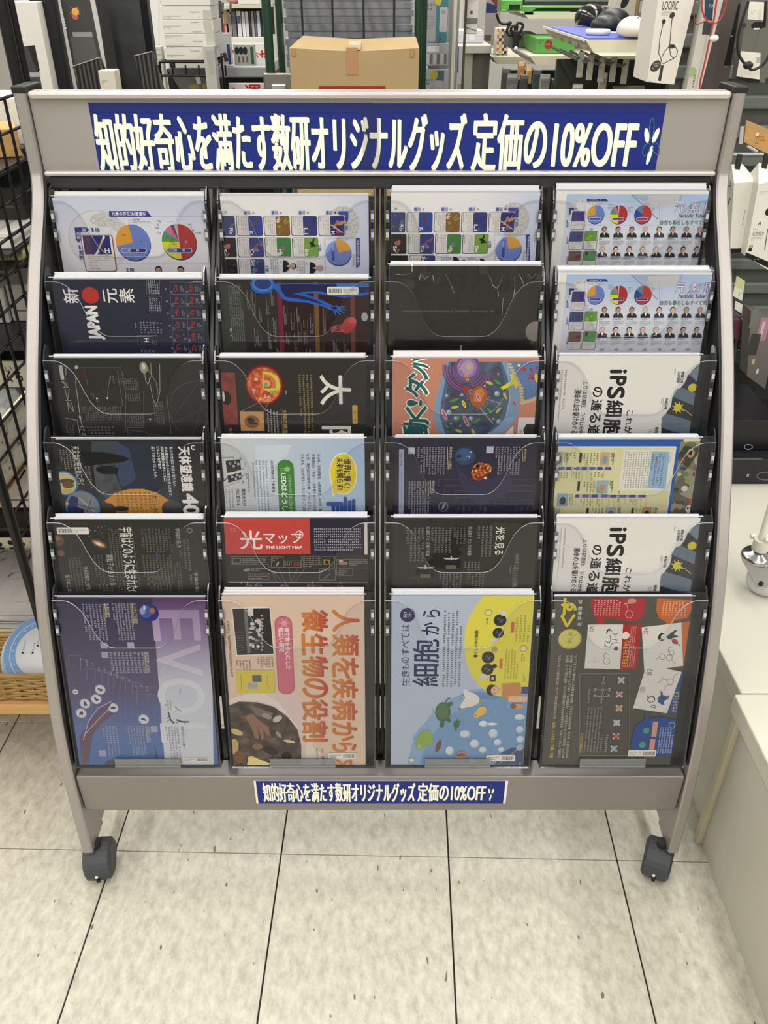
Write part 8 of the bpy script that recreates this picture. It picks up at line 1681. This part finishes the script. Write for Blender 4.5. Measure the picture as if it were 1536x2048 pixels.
MB().bbox((xl, CY0 - .012, .20), (xr, CY0 + .012, .23), .003, GRN).build('rail', cg); MB().bbox((xl, CY1 - .02, 1.60), (xr, CY1, 1.63), .003, GRN).build('rail', cg)
for x in (xl + .03, xr - .03):
	for y in (CY0 - .44, CY1 - .06):
		w = MB().lathe((x, y, .055), [(0, -.015), (.05, -.015), (.055, -.008), (.055, .008), (.05, .015), (0, .015)], M((50, 50, 52), .5), 20, Vector((1, 0, 0))).build('wheel', cg); MB().box((x - .02, y - .02, .112), (x + .02, y + .02, .13), M((150, 150, 150), .4, .6)).build('wheel_plate', w)
lp = atY(556, 168, CY0 - .03)
MB().bbox((lp.x - .045, CY0 - .03, lp.z - .14), (lp.x + .05, CY0 - .02, lp.z + .03), .004, M((150, 146, 138), .35, .7)).build('latch', cg)
MB().bbox((lp.x - .02, CY0 - .04, lp.z - .05), (lp.x + .025, CY0 - .031, lp.z), .003, M((206, 204, 198), .3, .6)).build('latch_bolt', cg)
wp = thing('wrapped_stack', 'tall stack of flat silver-grey packs in stretch film inside the green cage', 'stack', (0, 3.3, .17))
xa, xb = cgx(573, 3.08), cgx(826, 3.08)
zz = .1705
while zz < 1.63:
	h_ = .122 if zz < 1.0 else .0205; j = random.uniform(-.006, .006); g_ = random.randint(-14, 10)
	MB().bbox((xa + j, 3.08 + abs(j) * 1.6, zz), (xb + j, 3.55, zz + h_ - .0006), .003, M((206 + g_, 207 + g_, 212 + g_), .35, 0, .5)).build('flat_pack', wp); zz += h_
mb = MB(); n = 40
vs = [(xa - .012 + (xb - xa + .024) * i / n, 3.058 + .006 * math.sin(i * 1.7 + j * .9) + .004 * math.sin(i * 3.1 - j * 2.3), .172 + 1.475 * j / 60) for j in range(61) for i in range(n + 1)]
mb.add(vs, [(j * (n + 1) + i, j * (n + 1) + i + 1, (j + 1) * (n + 1) + i + 1, (j + 1) * (n + 1) + i) for j in range(60) for i in range(n)], CLEAR((236, 238, 242), .06, .10, ior=1.6), True).build('stretch_film', wp)
KR = M((172, 148, 108), .6, 0, .2, grain=.03, gscale=18)
def carton(label, x0, x1, y0, y1, z0, z1, first):
	o = thing('carton', label, 'box', ((x0 + x1) / 2, (y0 + y1) / 2, z0))
	mb = MB(); s_ = .012 if first else 0
	vs = [(x0, y0, z0), (x1, y0, z0), (x1, y1, z0), (x0, y1, z0), (x0 - s_ * .3, y0, z1), (x1 + s_ * .3, y0, z1), (x1, y1, z1 + s_ * 1.4), (x0 + .02, y1, z1 + s_ * 1.6), ((x0 + x1) / 2, y0 - .002, z1 - s_ * .7), ((x0 + x1) / 2, y1, z1 + s_ * .9)]
	mb.add(vs, [(0, 3, 2, 1), (0, 1, 5, 8, 4), (1, 2, 6, 5), (2, 3, 7, 9, 6), (3, 0, 4, 7), (4, 8, 9, 7), (8, 5, 6, 9)], KR).build('carton_body', o)
	return o
cx0, cx1 = atY(583, 140, 2.55).x, atY(835, 140, 2.55).x; ctz = atY(700, 96, 2.55).z
carton('lower brown carton supporting the taped carton on the cage deck', cx0, cx1, 2.55, 2.74, .1705, .62, False)
o = carton('brown cardboard carton with tape strip and red label behind the rack header', cx0, cx1, 2.55, 2.74, .6205, ctz, True)
A = Art(plane_frame(((cx0 + cx1) / 2, 2.5475, 1.0), (1, 0, 0), (0, 0, 1)), o)
A.rect('packing_tape', M((176, 134, 96), .35), 693, 95, 716, 150); A.rect('corner_tape', M((170, 136, 88), .4), 584, 98, 591, 112); A.rect('corner_tape#2', M((170, 136, 88), .4), 820, 98, 828, 114)
A.rect('red_label', (150, 56, 50), 639, 172, 771, 240); A.T('label_lettering', (206, 150, 132), '天体望遠鏡', 642, 179, 766, 200); A.done()
MB().box(((cx0 + cx1) / 2 - .017, 2.551, ctz - .004), ((cx0 + cx1) / 2 + .017, 2.73, ctz + .0075), M((222, 206, 178), .25, 0, .6)).build('top_tape', o)

# ---- right of the cage: hanging packs, posts, leaflets
o = thing('hook_stand', 'wire hook stand holding remote-control packs right of the cage', 'stand', (.3, 3.35, 0))
x0, x1 = atY(858, 95, 3.4).x, atY(906, 95, 3.4).x
MB().bbox((x0, 3.42, 0), (x1 + .02, 3.44, 1.6), .002, M((150, 150, 148), .5)).build('back_board', o)
MB().bbox((x0, 3.2, 0), (x1 + .03, 3.55, .06), .003, M((90, 90, 90), .5)).build('base', o)
for z in (1.0, 1.16, 1.32): MB().tube([(x0 + .035, 3.42, z), (x0 + .035, 3.27, z)], .003, HOOKM, 6).build('hook', o)
for k, (lb, y0, y1) in enumerate((('grey and teal remote-control pack on the upper hook', -14, 84), ('clear battery pack between the two remote packs', 86, 132), ('grey remote-control pack with a yellow-green spot label', 138, 200))):
	g, A, c = pbox('hanging_pack', lb, 'pack', 852, y0, 897, y1, 3.30, .03, M((176, 174, 176), .3, 0, .5), None)
	if k == 0: A.rect('teal_card', (84, 140, 148), 872, -12, 896, 84); A.rrect('remote_picture', (202, 202, 202), 879, 14, 895, 64, 3); A.ell('remote_picture', (170, 170, 172), 887, 24, 5, 5, n=10); A.poly('yellow_tag', (214, 206, 92), [(868, -8), (886, -6), (880, 12), (870, 8)]); A.MX('print', (90, 88, 88), 854, 6, 872, 22, 2); A.MX('print', (130, 128, 128), 854, 30, 870, 60, 5)
	elif k == 1:
		for q_ in range(6): A.rect('battery_picture', (120, 118, 118) if q_ % 2 else (206, 206, 206), 853 + q_ * 7, 108, 858 + q_ * 7, 128)
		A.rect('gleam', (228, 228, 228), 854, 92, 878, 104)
	else: A.rect('teal_card', (80, 112, 124), 872, 142, 888, 162); A.ell('spot_label', (186, 180, 66), 868, 150, 8, 9.5); A.rrect('remote_picture', (190, 190, 190), 869, 161, 884, 196, 3); A.MX('print', (70, 68, 68), 852, 157, 866, 171, 2)
	A.done()
o, A, c = pbox('support_post', 'cream square post standing right of the remote packs', 'post', 904, -14, 911, 185, 3.15, .03, M((214, 208, 190), .5), 0, part='post_body'); A.line('slot_line', (180, 174, 156), [(907, 0), (907, 180)], 1); A.done()
o, A, c = pbox('support_post', 'thin dark post beside the hanging leaflet', 'post', 926.5, -14, 931, 185, 2.95, .015, M((62, 54, 46), .5), 0, part='post_body'); A.line('slot_line', (90, 80, 70), [(929, 0), (929, 180)], 1); A.done()
o = thing('grey_cabinet', 'grey steel cabinet with white top behind the leaflet', 'cabinet', (.55, 3.95, 0))
xa, xb = atY(920, 140, 3.75).x, atY(980, 140, 3.75).x; zt = atY(950, 90, 3.75).z
MB().bbox((xa + .01, 3.77, 0), (xb, 4.2, zt - .03), .003, M((116, 114, 106), .5, .1)).build('body', o); MB().bbox((xa - .01, 3.74, zt - .0295), (xb, 4.2, zt), .003, M((206, 202, 188), .5)).build('top', o); MB().bbox((xa + .012, 3.755, 0), (xa + .05, 3.7695, zt - .031), .002, M((190, 184, 168), .5)).build('corner_strip', o)
o, A, c = pbox('goods_box', 'white and pale blue box on the grey cabinet top', 'box', 909, 62, 967, 89, 3.85, .2, M((212, 214, 222), .5), zt + .001); A.rect('white_lid', (230, 228, 222), 909, 62, 968, 71); A.ell('round_mark', (232, 232, 234), 944, 75, 6, 6, n=12); A.done()
o, A, c = pbox('goods_box', 'cream box at the back of the grey cabinet top', 'box', 906, -10, 926, 62, 4.15, .05, M((200, 196, 184), .5), zt + .001); A.line('fold', (170, 166, 154), [(914, 0), (914, 50)], 1); A.done()
o, A, c = pbox('flyer_box', 'blue and white flyer box below the white goods box', 'box', 907, 92, 925, 185, 3.60, .06, M((214, 212, 206), .5), 0); A.poly('blue_panel', (78, 104, 168), [(908, 93), (918, 93), (917, 143), (908, 153)]); A.rect('grey_patch', (170, 168, 164), 915, 168, 925, 178); A.done()
o, A, c = pbox('leaflet', 'grey and white leaflet hanging before the cabinet', 'leaflet', 933, -14, 956, 68, 2.97, .004, M((206, 202, 196), .5), None, part='sheet'); A.rect('grey_photo', (120, 114, 110), 932, 36, 955, 48); A.ell('round_mark', (90, 86, 84), 943, 25, 3, 4, n=8); A.line('fold_line', (70, 66, 62), [(932, 55), (954, 62)], 1.4); A.MX('print', (130, 126, 120), 938, 0, 955, 6, 2); A.done()
o, A, c = pbox('poster', 'dim grey poster with navy and dark red corner above the cabinet', 'poster', 970, -14, 998, 92, 4.22, .006, M((140, 132, 132), .5), None, part='sheet'); A.poly('navy_field', (46, 52, 88), [(971, 4), (996, 12), (994, 26), (971, 26)]); A.poly('red_field', (110, 50, 54), [(975, -10), (998, -10), (997, 16), (988, 8)]); A.rect('dark_patch', (80, 78, 74), 969, 70, 982, 82); A.done()

# ---- right gondola: shelves along the aisle
GX = .444
gd = thing('gondola_shelf', 'cream gondola shelving with stepped shelves of computer goods', 'shelving', (.75, 3.2, 0))
SHC = M((222, 216, 190), .45, 0, .4)
def gshelf(y0, y1, zb, zt, W=.62):
	mb = MB()
	mb.add([(GX, y0, zt), (GX + W, y0, zt), (GX + W, y1, zt), (GX, y1, zt), (GX + .022, y0, zb), (GX + W, y0, zb), (GX + W, y1, zb), (GX + .022, y1, zb)], [(0, 1, 2, 3), (7, 6, 5, 4), (4, 5, 1, 0), (6, 7, 3, 2), (7, 4, 0, 3), (5, 6, 2, 1)], SHC)
	o = mb.build('shelf_board', gd)
	MB().box((GX - .004, y0, zt - .003), (GX - .0005, y1, zt + .002), M((232, 228, 206), .4)).build('front_rail', o)
	for k in range(int((y1 - y0) / .11)): MB().box((GX + .012, y0 + .03 + k * .11, zb + .004), (GX + .013, y0 + .09 + k * .11, zt - .006), M((196, 190, 166), .5)).build('label_slot', o)
	return zt
zn = gshelf(2.10, 2.66, 1.194, 1.219, .205); zm = gshelf(2.88, 3.42, 1.108, 1.1325); zf = gshelf(3.87, 4.35, 1.034, 1.060); zu = gshelf(3.10, 3.60, 1.222, 1.240)
MB().bbox((GX + .60, 2.26, 0), (GX + .64, 4.4, 1.7), .004, M((70, 72, 68), .6)).build('back_panel', gd); MB().bbox((GX + .02, 2.67, 0), (GX + .60, 4.4, .18), .004, SHC).build('base', gd)
for y in (2.70, 3.65): MB().bbox((GX + .05, y, .18), (GX + .60, y + .02, 1.03), .003, M((58, 60, 56), .6)).build('divider', gd)
# blue mat and mice
mt = thing('desk_mat', 'blue display mat on the nearest cream shelf', 'mat', (.6, 2.35, zn)); MB().bbox((GX + .006, 2.104, zn + .0005), (GX + .202, 2.62, zn + .0035), .001, M((84, 94, 178), .5)).build('mat', mt); MB().box((GX + .008, 2.106, zn + .0036), (GX + .200, 2.108, zn + .0038), M((110, 118, 192), .5)).build('stitched_edge', mt)
zm_ = zn + .0037
def mouse(label, px, py, sx, sy, sz, m, yaw, accent=None, cable=None):
	p = atZ(px, py, zm_); o = thing('computer_mouse', label, 'mouse', (p.x, p.y, zm_))
	R = Matrix.Rotation(yaw, 3, 'Z')
	MB().ball((p.x, p.y, zm_ + sz * .35 + .0005), (sx, sy, sz * .65), m, R, 18, 12, -.54).build('shell', o)
	MB().ball(Vector((p.x, p.y, zm_ + sz * .80)) + R @ Vector((0, -sy * .45, 0)), (sx * .10, sy * .14, sz * .18), M((60, 60, 62), .4), R, 10, 6).build('scroll_wheel', o)
	if accent:
		MB().ball(Vector((p.x, p.y, zm_ + sz * .66)) + R @ Vector((sx * .35, -sy * .2, 0)), (sx * .34, sy * .28, sz * .3), M(accent, .35), R, 10, 6).build('accent_panel', o)
	return o, p
GB = M((22, 22, 24), .15, 0, .6); MBK = M((34, 34, 36), .45, 0, .4)
mouse('glossy black gaming mouse with a red side on the blue mat', 1180, 52, .040, .050, .052, GB, .5, (150, 50, 46))
mouse('black mouse with a yellow and white patch, rearmost pair on the mat', 1207, 49, .036, .05, .042, GB, -.3, (214, 190, 60))
mouse('large matte black mouse behind the cream mouse', 1224, 58, .042, .05, .046, MBK, .2)
mouse('low black mouse in front of the yellow-patched mouse', 1212, 62, .040, .04, .034, MBK, -.2)
mouse('dark grey mouse with a yellow stripe behind the white cable', 1292, 50, .040, .05, .038, M((90, 88, 80), .4), .1, (206, 182, 70))
o, p = mouse('cream-white mouse at the front edge of the blue mat', 1262, 74, .032, .040, .040, M((226, 222, 206), .35, 0, .45), .25)
p = atZ(1195, 70, zm_); o = thing('charging_puck', 'flat white round puck beside the cream-white mouse', 'charger', (p.x, p.y, zm_)); MB().lathe((p.x, p.y, zm_), [(0, .0003), (.026, .0003), (.0285, .004), (.0285, .009), (.026, .012), (0, .012)], M((222, 222, 230), .35), 28).build('puck', o); MB().tube([(p.x + .028, p.y, zm_ + .005), (p.x + .06, p.y + .006, zm_ + .004)], .0022, M((222, 222, 228), .4), 6).build('cord', o)
o = thing('white_cable', 'coiled pale cable beside the cream-white mouse', 'cable', atZ(1296, 62, zm_)); q0 = atZ(1298, 60, zm_)
MB().tube([(q0.x + .03 * math.cos(a * .5) * (1 + .1 * math.sin(a)), q0.y + .05 * math.sin(a * .5), zm_ + .004 + .0022 * a * .5) for a in range(0, 30)], .0024, M((198, 204, 216), .4), 6).build('coil', o)
o, A, c = pbox('goods_box', 'cream display box with a dark oval behind the mice', 'box', 1228, -14, 1272, 34, 2.68, .08, M((216, 212, 194), .5), zn - .02); A.ell('dark_oval', (60, 56, 54), 1250, 4, 7, 14, rot=20); A.done()
o, A, c = pbox('carton', 'brown carton with a white slip behind the mice', 'box', 1275, -14, 1318, 26, 2.66, .1, M((150, 126, 92), .6), zn - .02); A.rect('white_slip', (206, 202, 194), 1279, 2, 1297, 26); A.done()
MB().bbox((GX + .15, 2.67, zn - .045), (GX + .6, 2.80, zn - .021), .002, SHC).build('shelf_board', gd)
# green boxed keyboards
GG = (104, 170, 84)
for k, (x0, y0, x1, y1, Y, lb) in enumerate(((1001, 20, 1014, 38, 3.12, 'small green box end, leftmost on the upper shelf'), (1015, 22, 1046, 38, 3.14, 'green box second along the upper shelf row'), (1003, 0, 1045, 20, 3.16, 'green box with a dark window above the small green ends'), (1049, 28, 1065, 42, 3.10, 'grey-green box end below the long keyboard box'), (1066, 29, 1138, 44, 3.105, 'long green box with white lettering on the upper shelf'), (1046, 12, 1200, 27, 3.13, 'long green keyboard box with a black keyboard window'))):
	zb = {0: zu + .001, 1: zu + .001, 3: zu + .001, 4: zu + .001}.get(k)
	o, A, c = pbox('keyboard_box', lb, 'box', x0, y0, x1, y1, Y, .12, M(GG if k != 3 else (96, 130, 90), .45), zb)
	A.MX('print', (44, 70, 40), x0 + 2.5, y0 + 3, x0 + 8, y0 + 10, 2)
	if k == 2: A.rect('window', (40, 40, 42), 1018, 9, 1040, 19)
	if k == 4: A.T('white_lettering', (206, 226, 170), 'コンパクトで', 1092, 33, 1132, 40); A.MX('print', (60, 96, 50), 1076, 32, 1086, 36, 1)
	if k == 5: A.poly('keyboard_window', (30, 30, 32), [(1064, 22), (1072, 17), (1200, 15), (1200, 27), (1070, 28)]); A.rect('lime_edge', (170, 200, 70), 1090, 12, 1200, 14)
	A.done()
o, A, c = pbox('keyboard', 'black keyboard with a silver edge lying above the green boxes', 'keyboard', 1046, -10, 1225, 11, 3.20, .16, M((52, 52, 54), .4), None, part='case')
for k in range(3): A.rect('key_row', (150, 152, 152), 1050, -8 + k * 4.2, 1222, -5.4 + k * 4.2)
A.done()
o, A, c = pbox('keyboard_box', 'green box with a round red label on the middle cream shelf', 'box', 1072, 76, 1150, 103, 2.96, .22, M((92, 160, 76), .45), zm + .001); A.ell('red_spot', (150, 58, 52), 1097, 89, 8, 9.5); A.MX('red_spot', (206, 170, 160), 1091, 86, 1104, 91, 1); A.MX('print', (44, 70, 40), 1077, 79, 1088, 88, 2); A.done()
o, A, c = pbox('keyboard_box', 'dull green box behind the red-labelled box', 'box', 1018, 66, 1070, 92, 3.22, .15, M((88, 110, 74), .5), zm + .001); A.rect('pale_side', (140, 160, 120), 1048, 68, 1068, 92); A.done()
o = thing('cable_bundle', 'tangled black adaptor cable with a plug hanging before the green boxes', 'cable', atY(1035, 75, 2.86)); rnd = random.Random(3)
pts = [(993, 28), (1000, 45), (1015, 48), (1022, 44), (1014, 60), (1018, 70), (1030, 66), (1034, 52), (1022, 56), (1028, 72), (1040, 64), (1046, 50), (1036, 46), (1030, 60), (1042, 74), (1030, 80), (1024, 66)]
wire(pts, 2.86, .0042, M((26, 26, 27), .4), 'cord', o, (0, 0, 1)); q1 = atY(1033, 70, 2.85)
MB().bbox((q1.x - .010, 2.845, q1.z - .035), (q1.x + .009, 2.862, q1.z + .012), .004, M((28, 28, 30), .4)).build('plug', o); MB().ball((q1.x, 2.842, q1.z - .035), (.006, .004, .006), M((230, 230, 230), .3)).build('pilot_lamp', o)
# checkered box
o, A, c = pbox('checkered_box', 'tall box in a multicolour check pattern on the far shelf', 'box', 993, 57, 1017, 114, 3.95, .1, M((214, 206, 184), .5), zf + .001)
CK = [(206, 120, 84), (196, 176, 100), (214, 206, 190), (52, 52, 84), (150, 60, 60), (190, 190, 110)]
for r_ in range(9):
	for q_ in range(5):
		if (r_ + q_) % 2 == 0: A.rect('check', CK[(r_ * 3 + q_ * 2) % 6 if r_ not in (3, 8) else 3], 993 + q_ * 5, 57 + r_ * 6.4, 998 + q_ * 5, 63.4 + r_ * 6.4)
A.done()
# hanging goods under the shelves
goods = [(1003, 138, 1020, 200, 2.80, (70, 70, 70)), (1014, 148, 1036, 205, 2.74, (110, 112, 110)), (1036, 124, 1050, 160, 2.79, (176, 134, 90)), (1052, 134, 1064, 168, 2.72, (196, 158, 100)), (1040, 150, 1056, 205, 2.66, (60, 60, 64)), (1066, 140, 1082, 200, 2.68, (74, 90, 92)), (1080, 150, 1100, 205, 2.62, (150, 146, 140)), (1104, 160, 1124, 210, 2.58, (60, 58, 60)), (1146, 168, 1166, 215, 2.5, (200, 196, 184)), (1198, 146, 1214, 210, 2.45, (206, 202, 188)), (1226, 172, 1290, 220, 2.44, (120, 124, 120)), (1132, 140, 1140, 165, 2.60, (170, 168, 158)), (1142, 142, 1150, 168, 2.60, (170, 168, 158)), (1124, 138, 1131, 160, 2.62, (176, 174, 164))]
names = ['dark hanging pack nearest the grey cabinet', 'grey blister pack beside the nearest dark pack', 'orange-brown header card pack under the middle shelf', 'yellow-brown header card pack next to the orange one', 'charcoal pack below the orange-brown cards', 'teal-grey pack below the yellow-brown card', 'pale beige pack in the hanging row', 'dark plum pack in the hanging row', 'small white pack low under the nearest shelf', 'white narrow box under the mouse shelf', 'clear wide pack under the mouse shelf', 'narrow pale slip in the hanging row', 'second narrow pale slip in the hanging row', 'short narrow pale slip in the hanging row']
for (x0, y0, x1, y1, Y, c_), nm in zip(goods, names):
	o, A, c = pbox('hanging_pack', nm, 'pack', x0, y0, x1, y1, Y, .012, M(c_, .4, 0, .45), None)
	A.rect('header_card', [min(255, int(v * 1.3 + 14)) for v in c_], x0 + 1, y0 + 2, x1 - 1, y0 + 8); A.MX('print', [int(v * .5) for v in c_], x0 + 2, y0 + 12, x1 - 2, y0 + 24, 3); A.done()
	MB().tube([((c[0] + c[1]) / 2, Y + .012, c[3] - .008), ((c[0] + c[1]) / 2, Y + .09, c[3] - .004)], .0022, HOOKM, 6).build('hook', o)
for k, (x, y) in enumerate(((1160, 122), (1180, 128), (1204, 132), (1228, 132), (1252, 136))):
	q0 = atY(x, y, 2.12); MB().tube([(q0.x, 2.5, q0.z + .004), (q0.x, 2.16, q0.z), (q0.x, 2.12, q0.z + .01)], .003, M((96, 96, 90), .3, .7), 6).build('peg', gd)
	MB().box((q0.x + .012, 2.2, q0.z - .04), (q0.x + .026, 2.203, q0.z + .012), M((176, 174, 160), .4)).build('price_holder', gd)
MB().bbox((GX + .02, 2.52, .2), (GX + .60, 2.54, 1.15), .003, M((52, 54, 50), .6)).build('divider', gd)

bpy.data.scenes.remove(_ts)
